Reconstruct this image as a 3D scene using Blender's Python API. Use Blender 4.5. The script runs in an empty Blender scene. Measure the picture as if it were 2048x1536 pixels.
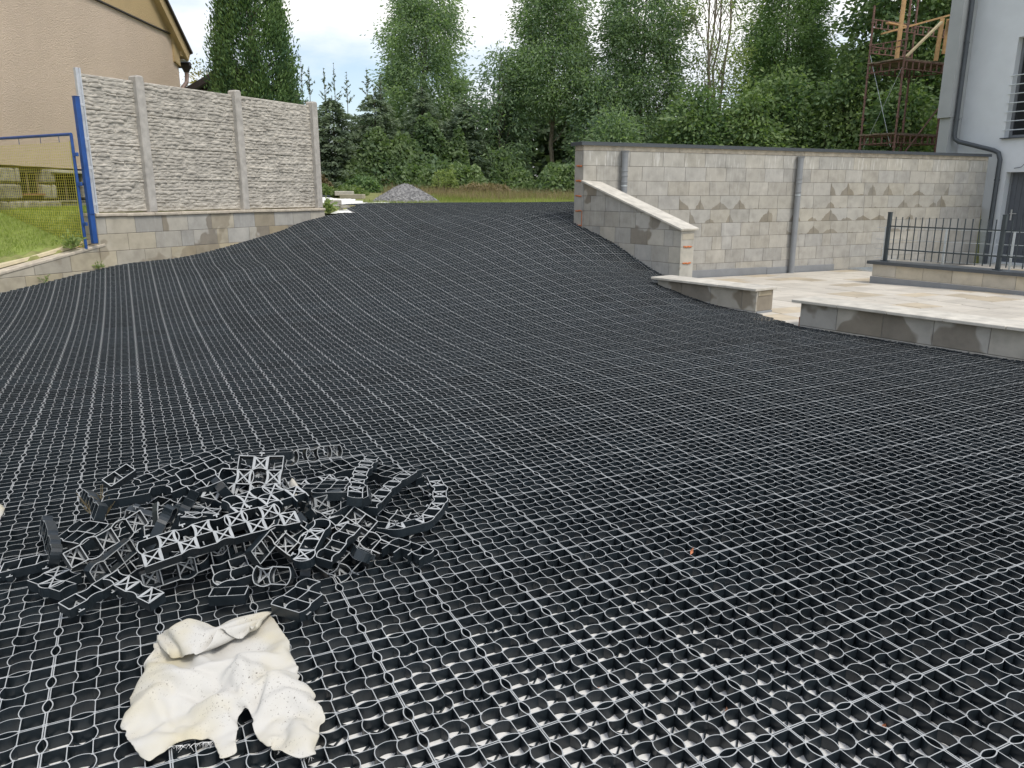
import bpy, math, random
import numpy as np
from mathutils import Vector, Matrix, Euler

R = math.radians
scene = bpy.context.scene
col = scene.collection

# ------------------------------------------------------------------ camera, sky, sun, exposure
CAM_H = 1.424
cam_data = bpy.data.cameras.new('camera')
cam_data.sensor_width = 36.0
cam_data.lens = 1530.0 / 2048.0 * 36.0
cam_data.clip_start = 0.05
cam_data.clip_end = 2000.0
cam = bpy.data.objects.new('camera', cam_data)
cam.location = (0, 0, CAM_H)
cam.rotation_euler = (R(90 - 14.0), 0, 0)
col.objects.link(cam)
scene.camera = cam

SUN_TO = Vector((0.42, -0.40, 0.92)).normalized()
world = bpy.data.worlds.new('World')
scene.world = world
world.use_nodes = True
nt = world.node_tree
nt.nodes.clear()
out = nt.nodes.new('ShaderNodeOutputWorld')
bg = nt.nodes.new('ShaderNodeBackground')
bg.inputs['Strength'].default_value = 0.13
sky = nt.nodes.new('ShaderNodeTexSky')
sky.sky_type = 'NISHITA'
sky.sun_disc = False
sky.sun_elevation = math.asin(SUN_TO.z)
sky.sun_rotation = math.atan2(SUN_TO.x, SUN_TO.y)
sky.air_density = 1.0
sky.dust_density = 1.5
tc = nt.nodes.new('ShaderNodeTexCoord')
mp = nt.nodes.new('ShaderNodeMapping')
mp.inputs['Scale'].default_value = (1.0, 1.0, 2.6)
mp.inputs['Location'].default_value = (3.1, 0.4, 0.2)
nz = nt.nodes.new('ShaderNodeTexNoise')
nz.inputs['Scale'].default_value = 2.4
nz.inputs['Detail'].default_value = 7.0
nz.inputs['Roughness'].default_value = 0.55
ramp = nt.nodes.new('ShaderNodeValToRGB')
ramp.color_ramp.elements[0].position = 0.41
ramp.color_ramp.elements[0].color = (0.12, 0.12, 0.12, 1)
ramp.color_ramp.elements[1].position = 0.60
ramp.color_ramp.elements[1].color = (1, 1, 1, 1)
nz2 = nt.nodes.new('ShaderNodeTexNoise')
nz2.inputs['Scale'].default_value = 5.0
nz2.inputs['Detail'].default_value = 6.0
cr2 = nt.nodes.new('ShaderNodeValToRGB')
cr2.color_ramp.elements[0].position = 0.35
cr2.color_ramp.elements[0].color = (5.6, 5.75, 6.1, 1)
cr2.color_ramp.elements[1].position = 0.65
cr2.color_ramp.elements[1].color = (7.4, 7.3, 7.2, 1)
mix = nt.nodes.new('ShaderNodeMix')
mix.data_type = 'RGBA'
nt.links.new(tc.outputs['Generated'], mp.inputs['Vector'])
nt.links.new(mp.outputs['Vector'], nz.inputs['Vector'])
nt.links.new(mp.outputs['Vector'], nz2.inputs['Vector'])
nt.links.new(nz.outputs['Fac'], ramp.inputs['Fac'])
nt.links.new(nz2.outputs['Fac'], cr2.inputs['Fac'])
nt.links.new(ramp.outputs['Color'], mix.inputs['Factor'])
nt.links.new(sky.outputs['Color'], mix.inputs['A'])
nt.links.new(cr2.outputs['Color'], mix.inputs['B'])
nt.links.new(mix.outputs['Result'], bg.inputs['Color'])
nt.links.new(bg.outputs['Background'], out.inputs['Surface'])

sun_data = bpy.data.lights.new('sun', 'SUN')
sun_data.energy = 1.5
sun_data.angle = R(14)
sun_data.color = (1.0, 0.95, 0.87)
sun = bpy.data.objects.new('sun', sun_data)
sun.rotation_euler = SUN_TO.to_track_quat('Z', 'Y').to_euler()
sun.location = (8, -8, 20)
col.objects.link(sun)

vs = scene.view_settings
vs.view_transform = 'Standard'
vs.look = 'None'
vs.gamma = 1.0
vs.use_curve_mapping = False
vs.exposure = 0.52

# ------------------------------------------------------------------ helpers
def tag(o, label=None, cat=None, group=None, kind=None):
    if label: o['label'] = label
    if cat: o['category'] = cat
    if group: o['group'] = group
    if kind: o['kind'] = kind
    return o

def empty(name, loc=(0, 0, 0), rz=0.0, parent=None):
    o = bpy.data.objects.new(name, None)
    o.empty_display_size = 0.1
    o.location = loc
    o.rotation_euler = (0, 0, rz)
    if parent: o.parent = parent
    col.objects.link(o)
    return o

def np_mesh(name, V, F, mats, mi=None, tone=None, smooth=False):
    """V Nx3 array, F list/array of faces (all quads or all tris as array, or a mixed list)."""
    me = bpy.data.meshes.new(name)
    V = np.asarray(V, np.float32)
    if isinstance(F, np.ndarray):
        k = F.shape[1]; nf = len(F)
        me.vertices.add(len(V)); me.vertices.foreach_set('co', V.ravel())
        me.loops.add(nf * k); me.loops.foreach_set('vertex_index', F.astype(np.int32).ravel())
        me.polygons.add(nf)
        me.polygons.foreach_set('loop_start', np.arange(0, nf * k, k, dtype=np.int32))
        me.polygons.foreach_set('loop_total', np.full(nf, k, dtype=np.int32))
        me.update(calc_edges=True)
    else:
        me.from_pydata(V.tolist(), [], F)
        nf = len(F)
    for m in (mats if isinstance(mats, (list, tuple)) else [mats]):
        me.materials.append(m)
    if mi is not None:
        me.polygons.foreach_set('material_index', np.asarray(mi, np.int32))
    if tone is not None:
        at = me.attributes.new('tone', 'FLOAT', 'FACE')
        at.data.foreach_set('value', np.asarray(tone, np.float32))
    me.polygons.foreach_set('use_smooth', np.full(nf, bool(smooth)))
    me.update()
    return me

def obj(name, me, parent=None, loc=(0, 0, 0), rot=(0, 0, 0)):
    o = bpy.data.objects.new(name, me)
    o.location = loc
    o.rotation_euler = rot
    if parent: o.parent = parent
    col.objects.link(o)
    return o

class MB:
    """collects boxes, prisms, tubes and lathes into one mesh"""
    def __init__(self):
        self.v = []; self.f = []; self.m = []
    def add(self, vs_, fs_, m=0):
        b = len(self.v)
        self.v += [tuple(p) for p in vs_]
        self.f += [tuple(b + i for i in f) for f in fs_]
        self.m += [m] * len(fs_)
        return self
    def box(self, c, s, rz=0.0, m=0, bev=0.0, M=None):
        hx, hy, hz = s[0] / 2, s[1] / 2, s[2] / 2
        if bev <= 0:
            P = [(x, y, z) for z in (-hz, hz) for y in (-hy, hy) for x in (-hx, hx)]
            F = [(0, 2, 3, 1), (4, 5, 7, 6), (0, 1, 5, 4), (1, 3, 7, 5), (3, 2, 6, 7), (2, 0, 4, 6)]
        else:
            b = min(bev, hx * .9, hy * .9, hz * .9)
            P = []; idx = {}
            for sx in (-1, 1):
                for sy in (-1, 1):
                    for sz in (-1, 1):
                        for ax in range(3):
                            p = [sx * hx, sy * hy, sz * hz]
                            for k in range(3):
                                if k != ax: p[k] -= (sx, sy, sz)[k] * b
                            idx[(sx, sy, sz, ax)] = len(P); P.append(tuple(p))
            F = []
            for ax in range(3):
                for s0 in (-1, 1):
                    o1, o2 = [k for k in range(3) if k != ax]
                    q = []
                    for (a, c_) in ((-1, -1), (1, -1), (1, 1), (-1, 1)):
                        t = [0, 0, 0]; t[ax] = s0; t[o1] = a; t[o2] = c_
                        q.append(idx[(t[0], t[1], t[2], ax)])
                    F.append(tuple(q))
            for ax in range(3):           # edges along ax
                o1, o2 = [k for k in range(3) if k != ax]
                for a in (-1, 1):
                    for c_ in (-1, 1):
                        t0 = [0, 0, 0]; t1 = [0, 0, 0]
                        t0[ax] = -1; t1[ax] = 1
                        for t in (t0, t1): t[o1] = a; t[o2] = c_
                        F.append((idx[(*t0, o1)], idx[(*t1, o1)], idx[(*t1, o2)], idx[(*t0, o2)]))
            for sx in (-1, 1):
                for sy in (-1, 1):
                    for sz in (-1, 1):
                        F.append(tuple(idx[(sx, sy, sz, k)] for k in range(3)))
        cr, sr = math.cos(rz), math.sin(rz)
        if M is not None:
            P = [tuple(M @ Vector(p)) for p in P]
        else:
            P = [(c[0] + p[0] * cr - p[1] * sr, c[1] + p[0] * sr + p[1] * cr, c[2] + p[2]) for p in P]
        return self.add(P, F, m)
    def bar(self, a, b, w, h=None, m=0, up=(0, 0, 1)):
        """box beam from a to b"""
        a = Vector(a); b = Vector(b); h = h or w
        d = (b - a); L = d.length
        if L < 1e-6: return self
        x = d / L
        upv = Vector(up)
        if abs(x.dot(upv)) > 0.98: upv = Vector((0, 1, 0))
        y = upv.cross(x).normalized(); z = x.cross(y)
        M = Matrix(((x.x, y.x, z.x, 0), (x.y, y.y, z.y, 0), (x.z, y.z, z.z, 0), (0, 0, 0, 1)))
        M.translation = (a + b) / 2
        return self.box((0, 0, 0), (L, w, h), m=m, M=M)
    def tube(self, pts, r, n=8, m=0, cap=True):
        pts = [Vector(p) for p in pts]
        rs = r if isinstance(r, (list, tuple)) else [r] * len(pts)
        rings = []
        pv = None
        for i, p in enumerate(pts):
            t = (pts[min(i + 1, len(pts) - 1)] - pts[max(i - 1, 0)]).normalized()
            if pv is None:
                pv = t.orthogonal().normalized()
            else:
                pv = (pv - t * pv.dot(t))
                pv = pv.normalized() if pv.length > 1e-5 else t.orthogonal().normalized()
            q = t.cross(pv)
            rings.append([p + (pv * math.cos(2 * math.pi * k / n) + q * math.sin(2 * math.pi * k / n)) * rs[i] for k in range(n)])
        V = [v for rg in rings for v in rg]
        F = []
        for i in range(len(rings) - 1):
            for k in range(n):
                F.append((i * n + k, i * n + (k + 1) % n, (i + 1) * n + (k + 1) % n, (i + 1) * n + k))
        if cap:
            F.append(tuple(range(n - 1, -1, -1)))
            F.append(tuple((len(rings) - 1) * n + k for k in range(n)))
        return self.add(V, F, m)
    def prism(self, poly, y0, y1, m=0, bev=0.0):
        """polygon in x,z extruded from y0 (front, -y) to y1; front edges chamfered by bev"""
        n = len(poly)
        if bev > 0:
            ins = inset(poly, bev)
            V = [(x, y0, z) for x, z in ins] + [(x, y0 + bev, z) for x, z in poly] + [(x, y1, z) for x, z in poly]
            F = [tuple(range(n))]
            for r_ in range(2):
                for k in range(n):
                    k2 = (k + 1) % n
                    F.append((r_ * n + k, (r_ + 1) * n + k, (r_ + 1) * n + k2, r_ * n + k2))
            F.append(tuple(range(3 * n - 1, 2 * n - 1, -1)))
        else:
            V = [(x, y0, z) for x, z in poly] + [(x, y1, z) for x, z in poly]
            F = [tuple(range(n))]
            for k in range(n):
                k2 = (k + 1) % n
                F.append((k, n + k, n + k2, k2))
            F.append(tuple(range(2 * n - 1, n - 1, -1)))
        return self.add(V, F, m)
    def build(self, name, mats, parent=None, loc=(0, 0, 0), rot=(0, 0, 0), smooth=False):
        return obj(name, self.mesh(name, mats, smooth), parent, loc, rot)
    def mesh(self, name, mats, smooth=False):
        return np_mesh(name, self.v, self.f, mats, self.m, smooth=smooth)

def inset(poly, d):
    """inset a convex polygon (counter-clockwise in x,z) by d"""
    n = len(poly); outp = []
    for k in range(n):
        p0 = Vector(poly[k - 1]); p1 = Vector(poly[k]); p2 = Vector(poly[(k + 1) % n])
        e1 = (p1 - p0); e2 = (p2 - p1)
        if e1.length < 1e-9 or e2.length < 1e-9:
            outp.append(tuple(p1)); continue
        e1.normalize(); e2.normalize()
        n1 = Vector((-e1.y, e1.x)); n2 = Vector((-e2.y, e2.x))
        s = n1 + n2
        if s.length < 1e-6: s = n1
        s = s / max(0.3, s.dot(n1))
        outp.append((p1.x + s.x * d, p1.y + s.y * d))
    return outp

def clip(poly, a, b, c):
    """keep a*x + b*z + c >= 0"""
    res = []
    n = len(poly)
    for k in range(n):
        p = poly[k]; q = poly[(k + 1) % n]
        dp = a * p[0] + b * p[1] + c; dq = a * q[0] + b * q[1] + c
        if dp >= 0: res.append(p)
        if (dp > 0 > dq) or (dp < 0 < dq):
            t = dp / (dp - dq)
            res.append((p[0] + (q[0] - p[0]) * t, p[1] + (q[1] - p[1]) * t))
    cl = []
    for p in res:
        if not cl or abs(p[0] - cl[-1][0]) + abs(p[1] - cl[-1][1]) > 1e-5: cl.append(p)
    if len(cl) > 2 and abs(cl[0][0] - cl[-1][0]) + abs(cl[0][1] - cl[-1][1]) < 1e-5: cl.pop()
    return cl if len(cl) > 2 else []

# ------------------------------------------------------------------ materials
class NT:
    def __init__(self, name):
        self.m = bpy.data.materials.new(name); self.m.use_nodes = True
        self.t = self.m.node_tree; self.n = self.t.nodes; self.l = self.t.links
        self.b = self.n['Principled BSDF']
    def node(self, typ, **kw):
        nd = self.n.new(typ)
        for k, v in kw.items():
            if k in nd.inputs: nd.inputs[k].default_value = v
            else: setattr(nd, k, v)
        return nd
    def link(self, a, b): self.l.new(a, b)
    def math(self, op, a, b=None, clamp=False):
        nd = self.n.new('ShaderNodeMath'); nd.operation = op; nd.use_clamp = clamp
        for i, x in enumerate((a, b)):
            if x is None: continue
            if isinstance(x, (int, float)): nd.inputs[i].default_value = x
            else: self.l.new(x, nd.inputs[i])
        return nd.outputs[0]
    def mixc(self, fac, a, b, blend='MIX'):
        nd = self.n.new('ShaderNodeMix'); nd.data_type = 'RGBA'; nd.blend_type = blend
        for key, x in (('Factor', fac), ('A', a), ('B', b)):
            if isinstance(x, (int, float)): nd.inputs[key].default_value = x
            elif isinstance(x, (tuple, list)): nd.inputs[key].default_value = (*x, 1) if len(x) == 3 else x
            else: self.l.new(x, nd.inputs[key])
        return nd.outputs['Result']
    def coord(self, kind='Object'):
        if kind == 'World':
            return self.n.new('ShaderNodeNewGeometry').outputs['Position']
        return self.n.new('ShaderNodeTexCoord').outputs[kind]
    def noise(self, scale, detail=4, rough=0.55, vec=None, kind='World', off=None, stretch=None):
        nd = self.n.new('ShaderNodeTexNoise')
        nd.inputs['Scale'].default_value = scale; nd.inputs['Detail'].default_value = detail
        nd.inputs['Roughness'].default_value = rough
        v = vec if vec is not None else self.coord(kind)
        if stretch or off:
            mpn = self.n.new('ShaderNodeMapping')
            if stretch: mpn.inputs['Scale'].default_value = stretch
            if off: mpn.inputs['Location'].default_value = off
            self.l.new(v, mpn.inputs['Vector']); v = mpn.outputs['Vector']
        self.l.new(v, nd.inputs['Vector'])
        return nd.outputs['Fac']
    def ramp(self, fac, stops):
        nd = self.n.new('ShaderNodeValToRGB')
        els = nd.color_ramp.elements
        while len(els) < len(stops): els.new(0.5)
        for e, (p, c) in zip(els, stops):
            e.position = p
            e.color = (c, c, c, 1) if isinstance(c, (int, float)) else (*c, 1)
        self.l.new(fac, nd.inputs['Fac'])
        return nd.outputs['Color']
    def bump(self, h, strength=0.5, dist=0.01):
        nd = self.n.new('ShaderNodeBump')
        nd.inputs['Strength'].default_value = strength; nd.inputs['Distance'].default_value = dist
        self.l.new(h, nd.inputs['Height']); self.l.new(nd.outputs['Normal'], self.b.inputs['Normal'])
    def rand(self): return self.n.new('ShaderNodeObjectInfo').outputs['Random']
    def base(self, c):
        if isinstance(c, tuple): self.b.inputs['Base Color'].default_value = (*c, 1)
        else: self.l.new(c, self.b.inputs['Base Color'])
    def rough(self, r): self.b.inputs['Roughness'].default_value = r

def plain(name, c, rough=0.6, var=0.25, scale=6.0, bump=0.0, bscale=80.0, metal=0.0, objvar=0.0, detail=5, bdist=0.004, spec=None):
    n = NT(name)
    f = n.noise(scale, detail)
    lo = tuple(x * (1 - var) for x in c); hi = tuple(min(1, x * (1 + var)) for x in c)
    cc = n.ramp(f, [(0.3, lo), (0.7, hi)])
    if objvar > 0:
        k = n.math('ADD', n.math('MULTIPLY', n.rand(), 2 * objvar), 1 - objvar)
        cc = n.mixc(1.0, cc, n.ramp(k, [(0, 0.0), (1, 1.0)]), 'MULTIPLY') if False else n.mixc(1.0, cc, combine(n, k), 'MULTIPLY')
    n.base(cc); n.rough(rough)
    n.b.inputs['Metallic'].default_value = metal
    if spec is not None: n.b.inputs['Specular IOR Level'].default_value = spec
    if bump > 0: n.bump(n.noise(bscale, 4), bump, bdist)
    return n.m

def combine(n, k):
    nd = n.n.new('ShaderNodeCombineColor')
    for i in range(3): n.l.new(k, nd.inputs[i])
    return nd.outputs['Color']

def mat_block(name, c, stain=0.0, streak=0.0, arch=False, objvar=0.09, tint=(1.05, 1.0, 0.90)):
    """grey concrete block with per-block tone, pale lime bloom and water stains"""
    n = NT(name)
    f = n.noise(5.0, 6, 0.6)
    cc = n.ramp(f, [(0.28, tuple(x * .80 for x in c)), (0.5, c), (0.75, tuple(min(1, x * 1.16) for x in c))])
    k = n.math('ADD', n.math('MULTIPLY', n.rand(), 2 * objvar), 1 - objvar)
    cc = n.mixc(1.0, cc, combine(n, k), 'MULTIPLY')
    rn = n.math('FRACT', n.math('MULTIPLY', n.rand(), 7.31))
    cc = n.mixc(n.math('MULTIPLY', rn, 0.7), cc, n.mixc(1.0, cc, tint, 'MULTIPLY'))
    bloom = n.ramp(n.noise(2.6, 5, 0.6, kind='World', off=(5, 3, 1)), [(0.55, 0.0), (0.75, 0.30)])
    cc = n.mixc(bloom, cc, (0.62, 0.59, 0.53))
    if streak > 0:
        st = n.ramp(n.noise(9.0, 3, 0.5, kind='World', stretch=(3.0, 3.0, 0.35)), [(0.56, 0.0), (0.66, streak)])
        cc = n.mixc(st, cc, (0.66, 0.65, 0.62))
    if stain > 0:
        st = n.ramp(n.noise(1.7, 3, 0.45, kind='World', off=(11, 2, 7)), [(0.52, 0.0), (0.545, stain)])
        cc = n.mixc(st, cc, n.mixc(1.0, cc, (0.55, 0.51, 0.46), 'MULTIPLY'))
    if arch:
        # damp patch that climbs the joint between two blocks: pointed on the joint, wide at the bed
        oc = n.coord('Object')
        sp = n.node('ShaderNodeSeparateXYZ'); n.link(oc, sp.inputs[0])
        def oa(nm):
            at = n.n.new('ShaderNodeAttribute'); at.attribute_type = 'OBJECT'; at.attribute_name = nm
            return at.outputs['Fac']
        left = n.math('LESS_THAN', sp.outputs['X'], 0.0)
        def pick(l_, r_): return n.math('ADD', n.math('MULTIPLY', left, oa(l_)), n.math('MULTIPLY', n.math('SUBTRACT', 1.0, left), oa(r_)))
        hgt = pick('damp_l', 'damp_r'); wid = pick('damp_wl', 'damp_wr')
        ax = n.math('SUBTRACT', oa('half'), n.math('ABSOLUTE', sp.outputs['X']))
        u = n.math('DIVIDE', ax, wid)
        q = n.math('SUBTRACT', 1.0, n.math('POWER', u, 2.2))
        tip = n.math('MULTIPLY', n.math('MAXIMUM', n.math('SUBTRACT', 1.0, n.math('MULTIPLY', u, 4.5)), 0.0), 0.25)
        lim = n.math('SUBTRACT', n.math('MULTIPLY', n.math('ADD', n.math('MULTIPLY', q, .72), tip), hgt), 0.125)
        wob = n.math('MULTIPLY', n.math('SUBTRACT', n.noise(11, 4), 0.5), 0.12)
        inside = n.math('LESS_THAN', n.math('ADD', sp.outputs['Z'], wob), lim)
        cc = n.mixc(n.math('MULTIPLY', inside, n.math('ADD', 0.55, n.math('MULTIPLY', n.rand(), 0.4))), cc, n.mixc(1.0, cc, (0.58, 0.54, 0.48), 'MULTIPLY'))
    n.base(cc); n.rough(0.9)
    n.b.inputs['Specular IOR Level'].default_value = 0.25
    n.bump(n.noise(120, 4, 0.6), 0.35, 0.003)
    return n.m

def mat_leaf(name, lo, hi, trans=0.25, rough=0.55):
    n = NT(name)
    at = n.n.new('ShaderNodeAttribute'); at.attribute_name = 'tone'
    cc = n.ramp(at.outputs['Fac'], [(0.0, lo), (1.0, hi)])
    n.base(cc); n.rough(rough)
    n.b.inputs['Specular IOR Level'].default_value = 0.3
    tr = n.n.new('ShaderNodeBsdfTranslucent')
    n.link(n.mixc(1.0, cc, (1.1, 1.25, 0.6), 'MULTIPLY'), tr.inputs['Color'])
    ms = n.n.new('ShaderNodeMixShader'); ms.inputs[0].default_value = trans
    n.link(n.b.outputs[0], ms.inputs[1]); n.link(tr.outputs[0], ms.inputs[2])
    n.link(ms.outputs[0], n.n['Material Output'].inputs['Surface'])
    return n.m

def mat_plastic():
    n = NT('recycled_black_plastic')
    at = n.n.new('ShaderNodeAttribute'); at.attribute_name = 'tone'
    k = n.math('FRACT', n.math('ADD', at.outputs['Fac'], n.rand()))
    f = n.noise(40, 4, kind='World')
    cc = n.ramp(f, [(0.3, (0.0095, 0.0145, 0.0185)), (0.7, (0.017, 0.0245, 0.030))])
    cc = n.mixc(1.0, cc, n.ramp(k, [(0, 0.85), (1, 1.25)]), 'MULTIPLY')
    n.base(cc); n.rough(0.36)
    n.b.inputs['Specular IOR Level'].default_value = 0.5
    n.bump(n.noise(220, 3, kind='World'), 0.15, 0.001)
    return n.m

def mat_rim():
    n = NT('pale_rim_painted_sheen')  # sky sheen on the top rims, painted into a pale scuffed grey
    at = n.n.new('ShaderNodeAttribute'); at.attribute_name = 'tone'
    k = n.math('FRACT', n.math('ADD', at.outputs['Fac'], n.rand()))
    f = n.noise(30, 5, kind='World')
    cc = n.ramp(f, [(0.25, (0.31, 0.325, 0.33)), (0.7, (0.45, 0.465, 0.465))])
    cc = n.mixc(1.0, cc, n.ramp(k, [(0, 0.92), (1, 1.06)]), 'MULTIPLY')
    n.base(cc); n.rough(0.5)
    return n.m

M = {}
M['plastic'] = mat_plastic()
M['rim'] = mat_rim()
M['block'] = mat_block('concrete_block', (0.365, 0.355, 0.33), streak=0.12)
M['block_top'] = mat_block('concrete_block_lime_runs', (0.385, 0.375, 0.345), streak=0.5)
M['block_damp'] = mat_block('concrete_block_damp', (0.365, 0.355, 0.325), arch=True)
M['block_dark'] = mat_block('concrete_block_blotched', (0.41, 0.395, 0.36), stain=0.9)
M['block_tan'] = mat_block('concrete_block_tan', (0.42, 0.385, 0.315), stain=0.55, tint=(1.1, 1.0, 0.75))
M['block_cream'] = mat_block('concrete_block_cream', (0.50, 0.46, 0.385), tint=(1.05, 1.0, 0.88))
M['mortar'] = plain('grey_mortar', (0.20, 0.19, 0.17), 0.95, 0.2, 12)
M['orange_foam'] = plain('orange_mounting_foam', (0.52, 0.16, 0.05), 0.7, 0.3, 30, bump=0.6, bscale=60)
M['concrete_band'] = plain('rough_concrete_band', (0.52, 0.46, 0.37), 0.95, 0.22, 9, bump=0.8, bscale=45, bdist=0.01)
M['anthracite'] = plain('anthracite_metal', (0.075, 0.085, 0.095), 0.42, 0.12, 8, metal=0.2)
M['railing'] = plain('dark_green_grey_paint', (0.045, 0.058, 0.065), 0.4, 0.1, 10, metal=0.2)
M['pvc'] = plain('grey_plastic_pipe', (0.24, 0.25, 0.26), 0.4, 0.08, 6)
M['galv'] = plain('galvanised_steel', (0.62, 0.66, 0.68), 0.35, 0.1, 20, metal=0.7)
M['zinc'] = plain('dull_zinc_profile', (0.60, 0.62, 0.65), 0.5, 0.1, 15, metal=0.3)
M['coping'] = plain('pale_travertine_coping', (0.53, 0.50, 0.435), 0.75, 0.18, 7, bump=0.3, bscale=90, objvar=0.08)
M['slab'] = plain('cream_paving_slab', (0.53, 0.49, 0.42), 0.7, 0.10, 4, bump=0.15, bscale=120, objvar=0.11)
M['slab_tan'] = plain('tan_paving_slab', (0.45, 0.385, 0.285), 0.7, 0.14, 4, bump=0.15, bscale=120, objvar=0.14)
M['grout'] = plain('pale_grout', (0.20, 0.18, 0.15), 0.9, 0.15, 15)
M['fabric'] = plain('white_geotextile', (0.86, 0.855, 0.83), 0.95, 0.06, 12, bump=0.4, bscale=150)
M['panel'] = plain('cast_concrete_panel', (0.45, 0.42, 0.365), 0.92, 0.22, 5, bump=0.5, bscale=70, objvar=0.04)
M['post'] = plain('cast_concrete_post', (0.44, 0.415, 0.375), 0.92, 0.2, 9, bump=0.6, bscale=60)
M['blue'] = plain('blue_enamel', (0.022, 0.085, 0.30), 0.38, 0.18, 9)
M['yellow_wire'] = plain('yellow_coated_wire', (0.80, 0.72, 0.10), 0.5, 0.12, 9)
M['cream_cap'] = plain('cream_edging', (0.62, 0.54, 0.37), 0.8, 0.12, 9)
M['rust'] = plain('rusty_scaffold_tube', (0.19, 0.105, 0.085), 0.75, 0.5, 22, bump=0.4, bscale=60)
M['wood_new'] = plain('fresh_timber', (0.58, 0.36, 0.17), 0.7, 0.18, 10)
M['wood_pale'] = plain('pale_timber', (0.60, 0.50, 0.31), 0.7, 0.15, 10)
M['wood_old'] = plain('weathered_plank', (0.20, 0.155, 0.11), 0.85, 0.35, 10, objvar=0.2)
M['brown_board'] = plain('dark_brown_board', (0.035, 0.024, 0.02), 0.7, 0.3, 10, objvar=0.2)
M['roof_felt'] = plain('grey_roof_sheet', (0.22, 0.22, 0.21), 0.8, 0.2, 8)
M['roof_tile'] = plain('brown_roof', (0.10, 0.07, 0.06), 0.8, 0.2, 8)
M['gutter'] = plain('dark_brown_gutter', (0.045, 0.035, 0.033), 0.4, 0.2, 10, metal=0.2)
M['gutter_pale'] = plain('pinkish_worn_downpipe', (0.28, 0.20, 0.17), 0.45, 0.25, 12, metal=0.2)
M['white_trim'] = plain('white_trim', (0.75, 0.75, 0.74), 0.5, 0.05, 9)
M['house_grey'] = plain('light_grey_render', (0.64, 0.67, 0.69), 0.9, 0.04, 3, bump=0.35, bscale=160)
M['house_dark'] = plain('mid_grey_render', (0.36, 0.375, 0.375), 0.9, 0.05, 3, bump=0.35, bscale=160)
M['glass'] = plain('dark_glass', (0.02, 0.022, 0.025), 0.12, 0.1, 3)
M['window_frame'] = plain('grey_window_frame', (0.16, 0.17, 0.18), 0.5, 0.08, 9)
M['door'] = plain('anthracite_door', (0.10, 0.11, 0.125), 0.45, 0.08, 9)
M['steel'] = plain('brushed_steel', (0.7, 0.7, 0.7), 0.3, 0.05, 30, metal=0.8)
M['stone'] = plain('grey_plinth_stone', (0.27, 0.255, 0.215), 0.95, 0.4, 9, bump=0.9, bscale=30, bdist=0.02, objvar=0.22)
M['brick_red'] = plain('reddish_brick', (0.26, 0.13, 0.08), 0.9, 0.3, 14)
M['gravel'] = None
M['bark'] = plain('grey_brown_bark', (0.13, 0.105, 0.08), 0.95, 0.4, 14, bump=0.6, bscale=25, bdist=0.02)
M['bark_pale'] = plain('pale_bark', (0.24, 0.20, 0.155), 0.95, 0.35, 14, bump=0.5, bscale=25, bdist=0.02)
M['soil'] = plain('soil', (0.10, 0.075, 0.05), 0.95, 0.4, 3)
M['leaf_ash'] = mat_leaf('ash_leaf', (0.15, 0.225, 0.16), (0.33, 0.43, 0.23), 0.5)  # tree leaves lightened and greyed: haze put into their colour
M['leaf_ash2'] = mat_leaf('ash_leaf_bright', (0.125, 0.21, 0.105), (0.315, 0.43, 0.175), 0.42)
M['leaf_yellow'] = mat_leaf('pale_leaf', (0.15, 0.22, 0.09), (0.38, 0.45, 0.17), 0.45)
M['leaf_vine'] = mat_leaf('vine_leaf', (0.10, 0.165, 0.09), (0.27, 0.35, 0.16), 0.4)
M['leaf_maple'] = mat_leaf('maple_leaf', (0.10, 0.175, 0.09), (0.28, 0.37, 0.15), 0.4)
M['needle'] = mat_leaf('spruce_needle', (0.12, 0.17, 0.13), (0.27, 0.33, 0.21), 0.3)
M['thuja'] = mat_leaf('thuja_spray', (0.055, 0.115, 0.055), (0.18, 0.28, 0.09), 0.2)
M['far_leaf'] = mat_leaf('far_leaf', (0.09, 0.135, 0.095), (0.20, 0.26, 0.15), 0.35)  # far wood paler too, haze painted into the leaf colour
M['shrub_gold'] = mat_leaf('golden_leaf', (0.12, 0.13, 0.03), (0.42, 0.36, 0.12))
M['grass'] = mat_leaf('grass_blade', (0.16, 0.23, 0.045), (0.42, 0.50, 0.13), 0.4)
M['grass_field'] = mat_leaf('meadow_grass_blade', (0.22, 0.27, 0.07), (0.55, 0.54, 0.22), 0.4)
M['dry'] = mat_leaf('dry_stalk', (0.20, 0.16, 0.09), (0.42, 0.34, 0.20), 0.3)
M['dry_leaf'] = plain('fallen_leaf', (0.45, 0.17, 0.08), 0.7, 0.3, 40)

def mat_plaster(name, c):
    n = NT(name)
    f = n.noise(0.9, 4, 0.5)
    cc = n.ramp(f, [(0.3, tuple(x * .92 for x in c)), (0.7, tuple(x * 1.06 for x in c))])
    g = n.noise(40, 5, 0.7)
    cc = n.mixc(n.ramp(g, [(0.35, 0.0), (0.62, 0.35)]), cc, tuple(min(1, x * 1.12) for x in c))
    n.base(cc); n.rough(0.95)
    n.b.inputs['Specular IOR Level'].default_value = 0.2
    n.bump(g, 1.0, 0.05)
    return n.m
M['plaster'] = mat_plaster('beige_roughcast', (0.82, 0.66, 0.515))
M['plaster_gable'] = mat_plaster('ochre_gable_panel', (0.68, 0.51, 0.28))

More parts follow.
